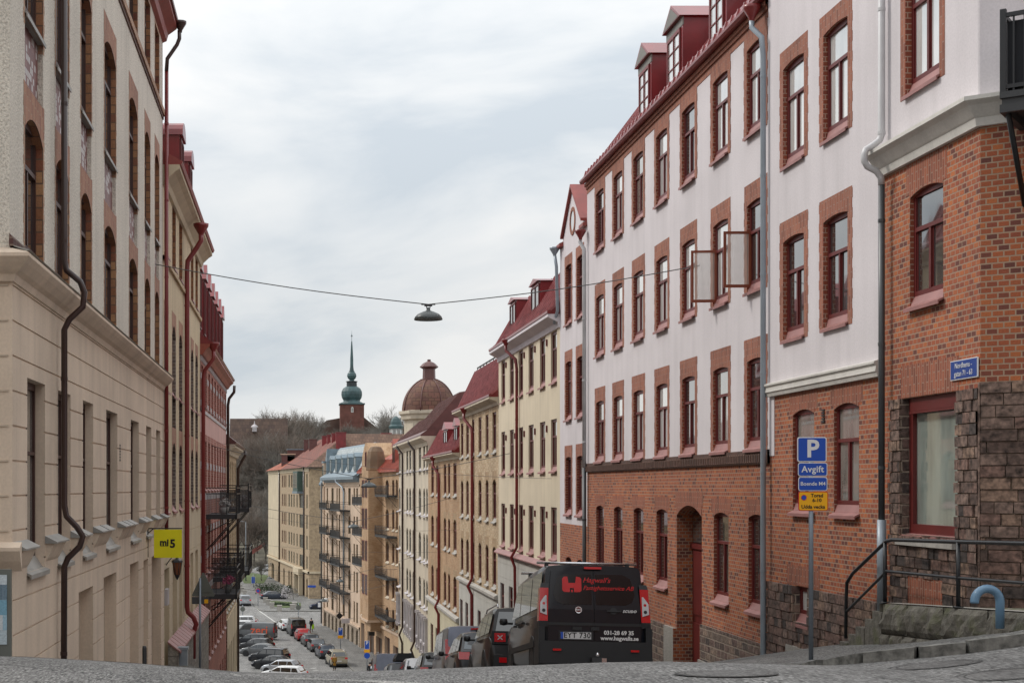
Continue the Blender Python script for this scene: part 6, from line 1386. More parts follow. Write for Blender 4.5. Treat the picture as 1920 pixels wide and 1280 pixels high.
small_parking('blue P sign over yellow and round blue plates, nearer the grey van', 7.4, 150, .5, 3.4, True, True)
t = thing('parking_sign', 'bright blue rectangular sign on a post at the far lawn', 'parking sign', (-7.6, 283, ground(0, 283))); I = WM[t.name]; mb = MB(); post(mb, 0, 2.4, .05); obj('post', mb, 'sign_post', t, I); mb = MB(); plate(mb, -.35, .35, .7, 2.0, b=.03, mi=(0, 1)); obj('plate', mb, ['sign_white', 'sign_blue'], t, I)
t = thing('no_stopping_sign', 'round red and blue sign on a post at the far pavement corner', 'traffic sign', (-5.6, 237, ground(0, 237))); I = WM[t.name]; mb = MB(); post(mb, 0, 2.9, .05); obj('post', mb, 'sign_post', t, I)
mb = MB(); mb.lathe([(0, -.05), (.26, -.05)], 20, (0, -.01, 2.5), 1, False, 'y'); mb.lathe([(.26, -.055), (.36, -.055), (.36, 0), (0, 0)], 20, (0, -.01, 2.5), 0, False, 'y'); obj('disc', mb, ['sign_red', 'sign_blue'], t, I)
for px, py, y, lb in ((455, 1141, 218, 'grey back of a round sign at the left edge of the crossing'), (559.5, 1138, 214, 'grey back of a round sign in the middle of the crossing, beyond the black van')):
    x = (px-VX)/F*y; g = ground(x, y); zc = EZ+(VY-py)*y/F; t = thing('round_sign', lb, 'traffic sign', (x, y, g)); I = Matrix.Translation((x, y, 0)); mb = MB(); post(mb, g, zc+.6, .045); obj('post', mb, 'sign_post', t, I)
    mb = MB(); mb.lathe([(0, -.02), (.36, -.02), (.36, .02), (0, .02)], 20, (0, -.06, zc), 0, False, 'y'); obj('disc', mb, 'sign_back', t, I)
x = (375-VX)/F*42; t = thing('warning_sign', 'triangular warning sign seen from behind on a grey post, small plate under it', 'traffic sign', (x, 42, ground(x, 42))); I = Matrix.Translation((x, 42, 0))
mb = MB(); post(mb, ground(x, 42), -.95, .035); obj('post', mb, 'sign_post', t, I)
mb = MB(); mb.extr([(-.21, 0, -1.47), (.39, 0, -1.47), (.41, 0, -1.43), (.115, 0, -.80), (.065, 0, -.80), (-.23, 0, -1.43)], (0, .035, 0), (0, .01, 0)); mb.box(-.15, .02, -1.35, .3, .036, -1.32); obj('triangle', mb, 'sign_back', t, I)
mb = MB(); mb.box(-.23, .03, -1.68, .25, .045, -1.48, 0); mb.box(.12, .02, -1.66, .23, .031, -1.55, 1); obj('plate', mb, ['pipe_dark', 'sign_yellow'], t, I)
mb = MB(); x = (461-VX)/F*300; g = ground(x, 300); mb.tube([(0, 0, 0), (0, 0, EZ+(VY-978)*300/F-g)], [.11, .06], 6); mb.tube([(0, 0, EZ+(VY-978)*300/F-g), (-1.6, 0, EZ+(VY-978)*300/F-g+.25)], .05, 5); mb.box(-2.0, -.15, EZ+(VY-978)*300/F-g+.18, -1.4, .15, EZ+(VY-978)*300/F-g+.3); tag(obj('lamp_post', mb, 'sign_post', None, Matrix.Translation((x, 300, g))), 'tall thin grey lamp post before the wooded slope', 'lamp post')
z = s9.z_(584.5, 1098.5, -.05); x = s9.s_(584.5, -.05); mb = MB(); mb.box(x-.68, -.08, z-.17, x+.68, -.03, z+.17); tag(obj('street_plate', mb, 'sign_blue', None, s9.mat), 'small bright blue plate on the side wall of the far yellow block', 'street sign')
mb = MB(); pa = [wpt(470, 1036, 345), wpt(496, 1019, 372)]; mb.face([(pa[0][0], 345, pa[0][1]-.6), (pa[1][0], 372, pa[1][1]-.6), (pa[1][0], 372, pa[1][1]+.5), (pa[0][0], 345, pa[0][1]+.5)]); mb.face([(pa[0][0], 345.4, pa[0][1]-.6), (pa[1][0], 372.4, pa[1][1]-.6), (pa[1][0], 372.4, pa[1][1]+.5), (pa[0][0], 345.4, pa[0][1]+.5)]); mb.face([(pa[0][0], 345, pa[0][1]+.5), (pa[1][0], 372, pa[1][1]+.5), (pa[1][0], 372.4, pa[1][1]+.5), (pa[0][0], 345.4, pa[0][1]+.5)])
tag(obj('slope_fence', mb, 'roof_red_dull'), 'low dark red fence climbing the wooded slope', 'fence')
# cabinet, bollard, poster board
x = -2.9; g = ground(x, 38.6); mb = MB(); mb.box(-.17, -.15, 0, .17, .15, -2.58-g); mb.box(-.19, -.17, -2.58-g, .19, .17, -2.52-g); mb.box(-.02, -.155, .1, -.01, -.15, .9); t = tag(obj('electric_cabinet', mb, 'blue_grey_metal' if False else 'pipe_grey', None, Matrix.Translation((x, 38.6, g))), 'grey metal electric cabinet at the foot of the left wall', 'cabinet')
x = (270.5-VX)/F*32.0; g = ground(x, 32); mb = MB(); mb.lathe([(.055, 0), (.055, -1.85-g), (.04, -1.8-g), (0, -1.79-g)], 10); tag(obj('bollard', mb, 'metal_dark', None, Matrix.Translation((x, 32, g))), 'short dark bollard against the beige wall', 'bollard')
M['poster'] = brick('torn_poster_paper', [(.03, .05, .08), (.35, .5, .6), (.6, .62, .62), (.1, .3, .42), (.5, .6, .66)], (.3, .35, .4), bw=.31, bh=.17, ms=.001)
t = thing('poster_board', 'dark framed poster board cut by the left edge of the photo', 'notice board', (-3.8, 16.8, -.3)); I = Matrix.Translation((0, 16.8, 0))
mb = MB(); mb.box(-4.3, -.06, -.30, -3.17, .02, .68); obj('frame', mb, 'sign_back', t, I); mb = MB(); mb.box(-4.22, -.068, -.16, -3.21, -.061, .62); obj('posters', mb, 'poster', t, I)
# ------------------------------------------------------------------ cars
KIND = {  # L, W, H, belt, xr0, xr1, xf1, xf0, hood z, wheel r, wheel xs, pillars
 'hatch': (4.1, 1.76, 1.48, .95, -1.93, -1.45, .30, 1.15, .74, .31, (-1.25, 1.28), (-.95, .0)),
 'suv': (4.35, 1.82, 1.70, 1.08, -2.08, -1.85, .42, 1.12, .95, .35, (-1.3, 1.32), (-1.05, -.05)),
 'wagon': (4.65, 1.82, 1.48, .96, -2.20, -1.75, .35, 1.25, .76, .33, (-1.35, 1.42), (-1.15, -.05)),
 'sedan': (4.6, 1.80, 1.45, .96, -1.75, -1.0, .35, 1.25, .76, .32, (-1.35, 1.40), (-.75, .05)),
 'van': (4.9, 1.88, 1.97, 1.13, -2.42, -2.33, .98, 1.78, .98, .33, (-1.55, 1.45), (-1.05, .35)),
 'bigvan': (5.3, 1.98, 2.15, 1.2, -2.62, -2.54, 1.15, 1.95, 1.05, .34, (-1.7, 1.65), (.2,)),
}
def car_matrix(x, y, head):
    f = Vector((math.cos(head), math.sin(head), 0)); e_ = 1.2
    f.z = (ground(x+f.x*e_, y+f.y*e_)-ground(x-f.x*e_, y-f.y*e_))/(2*e_); s = Vector((-math.sin(head), math.cos(head), 0)); s.z = (ground(x+s.x*.8, y+s.y*.8)-ground(x-s.x*.8, y-s.y*.8))/1.6
    f.normalize(); s = (s-f*s.dot(f)).normalized(); return basis((x, y, ground(x, y)), f, s, f.cross(s))
def car(kind, name, label, x, y, head, col, cat='car', windows=True, rails=False, details=True, group=None, roofbox=False, rearwin=True, sidewin=True, lights=True):
    Ln, W, H, zb, xr0, xr1, xf1, xf0, zh, wr, wx, pil = KIND[kind]; mt = car_matrix(x, y, rad(head)); t = thing(name, label, cat, mat=mt, group=group); hw = W/2; van = kind in ('van', 'bigvan')
    pm = 'paint_'+col
    def loft(mb, rings):
        n = len(rings[0]); b = len(mb.v)
        for r in rings: mb.v += r
        for i in range(len(rings)-1):
            for k in range(n):
                j = (k+1) % n; mb.f.append((b+i*n+k, b+i*n+j, b+(i+1)*n+j, b+(i+1)*n+k)); mb.m.append(0); mb.s.append(True)
        mb.f.append(tuple(b+k for k in range(n))[::-1]); mb.m.append(0); mb.s.append(False); mb.f.append(tuple(b+(len(rings)-1)*n+k for k in range(n))); mb.m.append(0); mb.s.append(False)
    def ring(x, zl, zt, w_):
        h = [(w_*.86, zl), (w_*.985, zl+(zt-zl)*.16), (w_, zl+(zt-zl)*.45), (w_*.99, zl+(zt-zl)*.72), (w_*.965, zt-.05), (w_*.90, zt)]
        return [(x, y_, z_) for y_, z_ in h]+[(x, -y_, z_) for y_, z_ in h[::-1]]
    mb = MB(); e_ = Ln/2
    tr = zb if van or xr0 < -Ln/2+.5 else zb
    loft(mb, [ring(-e_, .34, zb*.62 if not van else zb*.99, hw*.9), ring(-e_+.04, .26, zb*.86 if not van else zb, hw*.955), ring(-e_+.22, .2, zb*.985, hw*.99), ring(-e_*.5, .19, zb, hw), ring(0, .19, zb-.01, hw), ring(xf0-.25, .19, zb-.02, hw), ring(xf0+.05, .19, zb-.03, hw*.985), ring((xf0+e_)/2, .2, (zb+zh)/2+.04, hw*.96), ring(e_-.2, .22, zh+.0, hw*.9), ring(e_-.06, .24, zh-.12, hw*.82), ring(e_, .32, zh-.28, hw*.74)])
    body = obj('body', mb, pm, t, mt); body.data.set_sharp_from_angle(angle=rad(38))
    mb = MB(); wb_, wt = hw*.955, hw*(.80 if not van else .885)
    def gr(x, zr, w1):
        if zr <= zb+.02: return [(x, wb_*.97, zb-.06), (x, w1, zb-.02), (x, w1*.9, zb-.015), (x, w1*.5, zb-.012), (x, -w1*.5, zb-.012), (x, -w1*.9, zb-.015), (x, -w1, zb-.02), (x, -wb_*.97, zb-.06)]
        return [(x, wb_, zb-.06), (x, w1, zr-.09), (x, w1*.94, zr-.03), (x, w1*.6, zr), (x, -w1*.6, zr), (x, -w1*.94, zr-.03), (x, -w1, zr-.09), (x, -wb_, zb-.06)]
    loft(mb, [gr(xr0, zb, wb_*.95), gr(xr1, H-.035, wt*.98), gr(xr1+.3, H-.005, wt), gr((xr1+xf1)/2, H, wt), gr(xf1, H-.035, wt*.98), gr(xf0, zb, wb_*.92)])
    cb = obj('cabin', mb, pm, body, mt); cb.data.set_sharp_from_angle(angle=rad(38))
    zt_ = H-.09
    def side(x_, tt, s): return (x_, s*(wb_+(wt-wb_)*tt+.012), zb-.06+(zt_-zb+.06)*tt)
    def xr(tt): return xr0+(xr1-xr0)*tt
    def xf(tt): return xf0+(xf1-xf0)*tt
    b0, b1 = .16, .93
    if sidewin:
        for s in (1, -1):
            mb = MB(); cuts = [None]+list(pil)+[None]
            for i in range(len(cuts)-1):
                lo0 = xr(b0)+.22 if cuts[i] is None else cuts[i]+.04; lo1 = xr(b1)+.12 if cuts[i] is None else cuts[i]+.04
                hi0 = xf(b0)-.14 if cuts[i+1] is None else cuts[i+1]-.04; hi1 = xf(b1)-.10 if cuts[i+1] is None else cuts[i+1]-.04
                if van and i == 0 and sidewin == 'cab': continue
                mb.face([side(lo0, b0, s), side(hi0, b0, s), side(hi1, b1, s), side(lo1, b1, s)])
            obj('side_window', mb, 'glass_car', t, mt)
    for nm, (xa, xb_), on in (('rear_window', (xr0, xr1), rearwin), ('windscreen', (xf0, xf1), True)):
        if not on: continue
        mb = MB(); sg = -1 if nm == 'rear_window' else 1; a, b = (.15, .9) if nm == 'rear_window' else (.06, .95)
        z0 = zb-.02+(H-.045-zb)*a; z1 = zb-.02+(H-.045-zb)*b; x0 = xa+(xb_-xa)*a+sg*.014; x1 = xa+(xb_-xa)*b+sg*.014; w0 = wb_*.93+(wt*.93-wb_*.93)*a-.05; w1 = wb_*.93+(wt*.93-wb_*.93)*b-.05
        mb.face([(x0, -w0, z0), (x0, w0, z0), (x1, w1, z1), (x1, -w1, z1)]); obj(nm, mb, 'glass_car', t, mt)
    for xx in wx:
        for s in (1, -1):
            mb = MB(); yy = s*(hw-.10); o_ = s*.105
            mb.lathe([(wr*.62, o_), (wr*.9, o_*1.02), (wr, o_*.8), (wr, -o_), (wr*.6, -o_)], 20, (xx, yy, wr), 0, True, 'y'); ty = obj('wheel', mb, 'tyre', t, mt)
            mb = MB(); mb.lathe([(0, o_*.8), (wr*.18, o_*.85), (wr*.2, o_*.6), (wr*.56, o_*.75), (wr*.63, o_*1.0), (wr*.65, o_*.95)], 15, (xx, yy, wr), 0, False, 'y'); obj('rim', mb, 'rim', ty, mt)
            mb = MB(); mb.lathe([(0, s*.004), (wr*1.16, s*.004), (wr*1.18, -s*.03)], 20, (xx, s*(hw+.0), wr+.02), 0, False, 'y'); obj('wheel_arch', mb, 'plastic_black', t, mt)
    if lights:
        for s in (1, -1):
            mb = MB()
            if van: mb.box(-e_-.012, s*(hw*.955)-.09, zb-.12, -e_+.14, s*(hw*.955)+.04 if s > 0 else s*(hw*.955)+.09, zb+.45) if False else mb.extr([(-e_-.01, 0, zb-.2), (-e_+.12, 0, zb-.2), (-e_+.14, 0, zb+.42), (xr1-.03, 0, zb+.42)], (0, s*(hw*.83), 0), (0, s*.155*hw, 0))
            else:
                zc = zb-.1; mb.extr([(-e_-.005, 0, zc-.12), (-e_+.2, 0, zc-.08), (-e_+.26, 0, zc+.08), (-e_+.04, 0, zc+.07)], (0, s*hw*.66, 0), (0, s*hw*.31, 0))
            obj('tail_light', mb, 'light_red', t, mt)
            mb = MB(); mb.extr([(e_-.02, 0, zh-.28), (e_-.30, 0, zh-.2), (e_-.42, 0, zh-.06), (e_-.13, 0, zh-.1)], (0, s*hw*.5, 0), (0, s*hw*.42, 0)); obj('headlight', mb, 'light_clear', t, mt)
    if details:
        mb = MB(); mb.box(-e_-.02, -.26, zb*.62-.055, -e_+.06, .26, zb*.62+.055); obj('number_plate', mb, 'plate_white', t, mt)
        mb = MB(); mb.box(-e_-.015, -hw*.86, .24, -e_+.1, hw*.86, .42); mb.box(-e_+.3, -hw-.005, .17, e_-.5, -hw*.9, .27); mb.box(-e_+.3, hw*.9, .17, e_-.5, hw+.005, .27); obj('lower_trim', mb, 'plastic_black', t, mt)
    for s in (1, -1):
        mb = MB(); mb.lathe([(0, -.07), (.07, -.055), (.085, 0), (.07, .06), (0, .07)], 8, (xf0-.28, s*(hw+.13), zb+.03), 0, True); mb.box(xf0-.33, min(s*(hw-.05), s*(hw+.09)), zb-.02, xf0-.26, max(s*(hw-.05), s*(hw+.09)), zb+.02); obj('wing_mirror', mb, 'plastic_black', t, mt)
    if rails:
        mb = MB()
        for s in (1, -1): mb.tube([(xr1+.1, s*wt*.88, H-.02), (xr1+.2, s*wt*.88, H+.05), (xf1-.2, s*wt*.88, H+.05), (xf1-.05, s*wt*.88, H-.02)], .018, 5)
        obj('roof_rail', mb, 'chrome', t, mt)
    if roofbox:
        mb = MB(); mb.prism([(-.38, H+.1), (.38, H+.1), (.4, H+.2), (.3, H+.42), (-.3, H+.42), (-.4, H+.2)], -1.5, .5); tag(obj('roof_box', mb, 'plastic_black', t, mt))
    return t, mt, body
UP = 90.2
M['paint_black_gloss'] = plain('black_gloss_panel', (.006, .007, .009), .12, var=.1)
# --- black van with the lettering
t, mt, bd = car('van', 'delivery_van', 'black van with red and white lettering on its rear doors, nearest the camera', 5.18, 27.9, 89.0, 'black', 'van', rearwin=False, lights=False, details=False)
hw = .95; e_ = 2.45
def rp(y, z, o=.02):       # point on the rear face
    if z > 1.1: x = -2.45+(z-1.1)*.11
    else: x = -2.455
    return (x-o, -y, z)
def rquad(mb, y0, y1, z0, z1, o=.02, mi=0, taper=0): mb.face([rp(y0, z0, o), rp(y1, z0, o), rp(y1-taper, z1, o), rp(y0+taper, z1, o)], mi)
def rbox(mb, y0, y1, z0, z1, o0, o1, mi=0):
    a = [rp(y0, z0, o0), rp(y1, z0, o0), rp(y1, z1, o0), rp(y0, z1, o0)]; b = [rp(y0, z0, o1), rp(y1, z0, o1), rp(y1, z1, o1), rp(y0, z1, o1)]
    mb.face(b, mi)
    for i in range(4): j = (i+1) % 4; mb.face([a[i], a[j], b[j], b[i]], mi)
def disc(mb, y, z, r0, r1, o, mi):
    for k in range(20):
        a, b = 2*math.pi*k/20, 2*math.pi*(k+1)/20; mb.face([rp(y+r0*math.cos(a), z+r0*math.sin(a), o), rp(y+r1*math.cos(a), z+r1*math.sin(a), o), rp(y+r1*math.cos(b), z+r1*math.sin(b), o), rp(y+r0*math.cos(b), z+r0*math.sin(b), o)], mi)
for s, nm in ((-1, 'rear_door'), (1, 'rear_door')):
    mb = MB(); y0, y1 = (-.79, -.006) if s < 0 else (.006, .79)
    rbox(mb, y0, y1, .62, 1.16, -.05, .022); 
    a = [rp(y0, 1.16, .022), rp(y1, 1.16, .022), rp(y1-(.06 if s > 0 else 0), 1.82, .022), rp(y0+(.06 if s < 0 else 0), 1.82, .022)]; mb.face(a)
    b = [rp(y0, 1.16, -.06), rp(y1, 1.16, -.06), rp(y1-(.06 if s > 0 else 0), 1.82, -.06), rp(y0+(.06 if s < 0 else 0), 1.82, -.06)]
    for i in range(4): j = (i+1) % 4; mb.face([a[i], a[j], b[j], b[i]])
    d_ = obj(nm, mb, 'paint_black', t, mt)
    mb = MB(); o = .027; ya, yb = (-.70, -.04) if s < 0 else (.03, .70); P = []
    cr = .12
    if s < 0: P = [(yb, 1.24), (yb, 1.77), (ya+.08+cr, 1.77), (ya+.07, 1.70), (ya, 1.42), (ya+.05, 1.29), (ya+.17, 1.24)]
    else: P = [(ya, 1.24), (yb-.17, 1.24), (yb-.05, 1.29), (yb, 1.42), (yb-.07, 1.70), (yb-.08-cr, 1.77), (ya, 1.77)]
    mb.face([rp(a_, b_, o) for a_, b_ in P]); obj('window_panel', mb, 'paint_black_gloss', d_, mt)
mb = MB(); rquad(mb, -.80, .80, .88, .93, .026); rbox(mb, -.38, -.22, .80, .86, .02, .05); rbox(mb, -.06, .08, .80, .86, .02, .05); obj('trim_strip', mb, 'plastic_black', t, mt)
mb = MB(); mb.prism([(-.94, .22), (.94, .22), (.96, .56), (.93, .61), (-.93, .61), (-.96, .56)], -2.58, -2.35); 
for s in (1, -1): mb.prism([(s*.86, .22), (s*.965, .22), (s*.965, .84), (s*.86, .86)][::s], -2.56, -1.95); 
bp = obj('bumper', mb, 'plastic_black', t, mt)
mb = MB()
for s in (1, -1): mb.box(-2.612, s*.66-.07, .44, -2.60, s*.66+.07, .475)
obj('reflector', mb, 'light_red', bp, mt)
mb = MB(); mb.box(-2.78, -.45, .17, -2.6, .42, .24, 0); mb.box(-2.8, -.10, .2, -2.6, .1, .33, 0); mb.lathe([(0, 0), (.035, .02), (.035, .06), (0, .09)], 8, (-2.76, 0, .33), 1); mb.box(-2.82, -.14, .22, -2.7, -.06, .32, 1); obj('tow_bar', mb, ['metal_dark', 'chrome'], t, mt)
for s in (-1, 1):
    mb = MB(); y0, y1 = (.80, .945)
    def q(ya, yb, za, zb_, o, mi): mb.face([rp(s*ya, za, o), rp(s*yb, za, o), rp(s*(yb-.03), zb_, o), rp(s*(ya-.02), zb_, o)], mi)
    q(.80, .955, .95, 1.52, .045, 0); mb.face([rp(s*.815, 1.05, .05), rp(s*.93, 1.09, .05), rp(s*.925, 1.27, .05), rp(s*.84, 1.39, .05), rp(s*.815, 1.39, .05)], 1); disc(mb, s*.868, 1.13, 0, .03, .053, 2); disc(mb, s*.865, 1.25, 0, .025, .053, 0)
    mb.face([rp(s*.955, .95, .045), rp(s*.955, .95, -.16), rp(s*.925, 1.52, -.16), rp(s*.925, 1.52, .045)], 0); mb.face([rp(s*.80, .95, .045), rp(s*.955, .95, .045), rp(s*.955, .95, -.16), rp(s*.80, .95, -.16)], 0)
    mb.face([rp(s*.78, 1.52, .045), rp(s*.925, 1.52, .045), rp(s*.905, 1.60, .03), rp(s*.77, 1.60, .03)], 2); mb.face([rp(s*.80, .85, .04), rp(s*.955, .85, .04), rp(s*.955, .95, .045), rp(s*.80, .95, .045)], 2); mb.face([rp(s*.955, .85, .04), rp(s*.955, .85, -.16), rp(s*.955, .95, -.16), rp(s*.955, .95, .045)], 2)
    mb.lathe([(0, -2.505-.0), (.035, -2.505)], 12, (0, 0, 0), 1, False, 'y') if False else None
    obj('tail_light', mb, ['light_red', 'light_clear', 'plastic_black'], t, mt)
mb = MB(); rbox(mb, -.16, .14, 1.86, 1.90, .0, .04); obj('brake_light', mb, 'light_red', t, mt)
mb = MB(); rbox(mb, -.61, -.03, .63, .79, .02, .032, 0); rbox(mb, -.58, -.06, .65, .765, .032, .037, 1); rbox(mb, -.58, -.535, .65, .765, .037, .039, 2); pl = obj('number_plate', mb, ['plastic_black', 'plate_white', 'sign_blue'], t, mt)
def rtext(s_, size, mat, y, z, par, o=.04, **k):
    p = rp(y, z, o); up = Vector(rp(y, z+.1, o))-Vector(p); return text(s_, size, mat, par, basis(p, (0, -1, 0), tuple(up), tuple(Vector((0, -1, 0)).cross(up))), thick=.001, **k)
rtext('EYT 730', .128, 'lettering_black', -.30, .708, pl, .042, bold=.002, spacing=1.05)
rtext("Hagwall's", .125, 'light_red', .045, 1.665, t, .034, shear=.35, bold=.001); rtext('Fastighetsservice AB', .104, 'light_red', .245, 1.53, t, .034, shear=.35, bold=.001)
rtext('031-28 69 35', .095, 'sign_white', .415, .765, t, .034, bold=.003); rtext('www.hagwalls.se', .095, 'sign_white', .425, .672, t, .034, bold=.003)
rtext('SCUDO', .06, 'sign_white', .60, 1.135, t, .036, shear=.3, bold=.002, spacing=1.2)
mb = MB(); px_, _, pz_ = rp(0, 1.12, .03)
disc(mb, -.27, 1.15, 0, .05, .030, 0); disc(mb, -.27, 1.15, .045, .058, .033, 1); bg_ = obj('badge', mb, ['frame_red', 'chrome'], t, mt); rtext('FIAT', .04, 'sign_white', -.27, 1.15, bg_, .034, bold=.001)
mb = MB()      # emblem: rounded red block with notch and little gate
for a in (((-.63, 1.42), (-.60, 1.39), (-.52, 1.39), (-.52, 1.53), (-.54, 1.66), (-.60, 1.655), (-.63, 1.62)), ((-.30, 1.42), (-.33, 1.39), (-.41, 1.39), (-.41, 1.53), (-.39, 1.66), (-.33, 1.655), (-.30, 1.62)), ((-.52, 1.46), (-.41, 1.46), (-.41, 1.55), (-.52, 1.55)), ((-.52, 1.39), (-.50, 1.39), (-.50, 1.46), (-.52, 1.46)), ((-.48, 1.39), (-.45, 1.39), (-.45, 1.43), (-.48, 1.43)), ((-.43, 1.39), (-.41, 1.39), (-.41, 1.46), (-.43, 1.46))): mb.face([rp(u+.09, v+.065, .032) for u, v in a])
obj('emblem', mb, 'light_red', t, mt)
mb = MB(); rbox(mb, .22, .46, 1.125, 1.15, .02, .05); disc(mb, .33, 1.14, 0, .06, .0275, 0); obj('door_handle', mb, 'plastic_black', t, mt)
for xb in (-1.75, .3):
    mb = MB(); mb.tube([(xb, -.88, 2.02), (xb, .88, 2.02)], .026, 6)
    for yb in (-.74, .68): mb.box(xb-.05, yb, 1.87, xb+.05, yb+.06, 2.02, 1)
    obj('roof_bar', mb, ['chrome', 'plastic_black'], t, mt)
for xx in (.62, -.72):
    mb = MB(); mb.box(xx-.006, .0, .3, xx+.006, .963, 1.1) if False else None
mb = MB(); mb.box(-2.0, .945, .52, 1.2, .975, .62); obj('side_moulding', mb, 'plastic_black', t, mt)
for xx in (.5, -.6): mb = MB(); mb.box(xx, .93, 1.0, xx+.16, .985, 1.03); obj('side_handle', mb, 'plastic_black', t, mt)
# --- brown-black SUV
t, mt, bd = car('suv', 'compact_suv', 'dark boxy SUV with square red tail lights, parked right below the black van', 5.12, 34.3, 89.6, 'brownblack', rails=True, lights=False)
for s in (-1, 1):
    mb = MB(); a = s*.66; mb.box(-2.20, a-.17, .86, -2.02, a+.17, 1.14, 1); mb.box(-2.215, a-.12, .905, -2.2, a+.12, 1.095, 0)
    mb.extr([(0, -.06, -.04), (0, -.045, -.055), (0, .06, .04), (0, .045, .055)], (-2.222, a, 1.0), (.01, 0, 0), 2); mb.extr([(0, .06, -.04), (0, .045, -.055), (0, -.06, .04), (0, -.045, .055)], (-2.224, a, 1.0), (.01, 0, 0), 2)
    obj('tail_light', mb, ['light_red', 'plastic_black', 'light_clear'], t, mt)
mb = MB(); mb.box(-2.23, -.80, .3, -2.1, .80, .62, 0); mb.box(-2.245, .52, .46, -2.23, .68, .57, 1); mb.box(-2.245, -.68, .46, -2.23, -.52, .57, 1); obj('rear_bumper', mb, ['plastic_black', 'light_red'], t, mt)
car('hatch', 'parked_car', 'dark brown hatchback between the boxy SUV and the grey-blue van', 5.05, 39.9, UP, 'darkgrey')
t, mt, bd = car('van', 'parked_van', 'grey-blue panel van with blank rear doors and tall red tail lights', 5.40, 46.3, UP, 'bluegrey', 'van', rearwin=False, sidewin='cab')
mb = MB(); mb.face([(-2.458, .84, 1.18), (-2.458, -.84, 1.18), (-2.385, -.78, 1.82), (-2.385, .78, 1.82)][::-1]); 
mb2 = MB(); mb2.box(-2.475, -.008, .5, -2.40, .008, 1.85); obj('door_gap', mb2, 'plastic_black', t, mt)
mb = MB(); mb.box(-2.47, .1, 1.21, -2.43, .78, 1.78) if False else mb.extr([(0, .08, 1.22), (0, .76, 1.22), (.06, .70, 1.76), (.06, .08, 1.76)], (-2.465, 0, 0), (.02, 0, 0)); mb.extr([(0, -.08, 1.22), (0, -.76, 1.22), (.06, -.70, 1.76), (.06, -.08, 1.76)], (-2.465, 0, 0), (.02, 0, 0)); obj('door_panel', mb, 'paint_bluegrey', t, mt)
mb = MB(); mb.box(-2.42, -.16, 1.83, -2.36, .16, 1.88); obj('brake_light', mb, 'light_red', t, mt)
car('hatch', 'parked_car', 'dark olive hatchback just below the grey-blue van', 5.15, 52.6, UP, 'brownblack')
car('hatch', 'parked_car', 'white hatchback, second below the grey-blue van', 5.0, 58.6, UP, 'white')
car('wagon', 'parked_car', 'dark grey estate car with a black roof box', 4.75, 65.0, UP, 'darkgrey', roofbox=True)
car('bigvan', 'parked_van', 'tall light grey van with roof rails behind the roof-box car', 4.75, 72.5, UP, 'bluegrey', 'van', rearwin=False, rails=True, sidewin='cab')
H7 = 97.5
for kd, lb, x, y, c, kw in (('suv', 'beige SUV nearest the person in the mustard coat', 4.55, 159, 'beige', dict(rails=True)), ('wagon', 'dark blue-grey estate car parked beyond the beige SUV', 3.55, 166.5, 'greyblue', dict(rails=True)), ('hatch', 'silver-grey hatchback in the middle of the lower row', 2.65, 173.2, 'grey', {}),
    ('wagon', 'dark grey estate car between the red car and the silver-grey one', 2.0, 179, 'darkgrey', {}), ('hatch', 'bright red car in the lower row', 1.15, 185.2, 'red', {})):
    car(kd, 'parked_car', lb, x, y, H7, c, group='cars parked in the lower row', **kw)
car('bigvan', 'parked_van', 'black van at the head of the lower row by the crossing', .35, 192, H7, 'black', 'van', sidewin='cab')
car('hatch', 'parked_car', 'white car with dark windows ahead of the black lower van', -.95, 198.5, H7+3, 'white')
for kd, lb, x, y, c, h in (('wagon', 'white roof of the lowest slanted car, half hidden by the crest', -1.0, 146.2, 'white', 158), ('hatch', 'silver hatchback parked at a slant on the left, red tail light', -1.2, 151.6, 'silver', 156), ('sedan', 'black sedan behind the silver hatchback', -2.05, 155.6, 'black', 156), ('suv', 'black SUV with roof rails, third in the slanted row', -2.6, 160.5, 'black', 156),
    ('sedan', 'grey sedan in the middle of the slanted row', -3.7, 167.5, 'grey', 158), ('hatch', 'dark hatchback between the grey sedan and the estate car', -4.3, 173, 'darkgrey', 158), ('wagon', 'black estate car parked next to the grey lettered van', -4.9, 178.5, 'black', 160)):
    car(kd, 'parked_car', lb, x, y, h, c, rails=(kd == 'suv'), group='cars parked at a slant on the left')
t, mt, bd = car('bigvan', 'lettered_van', 'grey van with orange lettering on its side, parked at a slant', -4.75, 186, 168, 'grey', 'van', rearwin=False, sidewin='cab')
M['orange_letter'] = plain('orange_lettering', (.65, .09, .03), .5)
text('zeri', 1.05, 'orange_letter', t, basis((-.6, 1.02, 1.28), (-1, 0, .0), (0, -.02, 1), (0, 1, .02)), thick=.004, bold=.012) if False else text('zeri', 1.45, 'orange_letter', t, basis((-.75, 1.0, 1.2), (-1, 0, 0), (0, -.16, 1), (0, 1, .16)), thick=.01, bold=.012)
text('zeri', .6, 'orange_letter', t, basis((-2.72, 0, 1.55), (0, -1, 0), (.1, 0, 1), (-1, 0, .1)), thick=.004, bold=.012)
car('hatch', 'parked_car', 'white car beyond the lettered van', -7.0, 196, 172, 'white'); car('wagon', 'parked_car', 'white estate car farthest in the slanted row, by the round sign', -7.2, 203, 175, 'white')
car('suv', 'driving_car', 'light grey SUV with red tail lights driving away on the far left road', -7.85, 240, 97, 'silver')
t, mt, bd = car('hatch', 'marked_car', 'dark blue car with a white side panel at the far crossing', 4.5, 231, 182, 'navy')
mb = MB(); mb.box(-.75, .885, .45, .75, .90, 1.15) ; obj('side_panel', mb, 'sign_white', t, mt)
car('sedan', 'parked_car', 'dark sedan parked side-on behind the corner garden', -3.3, 252, 12, 'greyblue'); car('hatch', 'parked_car', 'white car far off at the left end of the yellow block', -6.6, 338, 200, 'white')
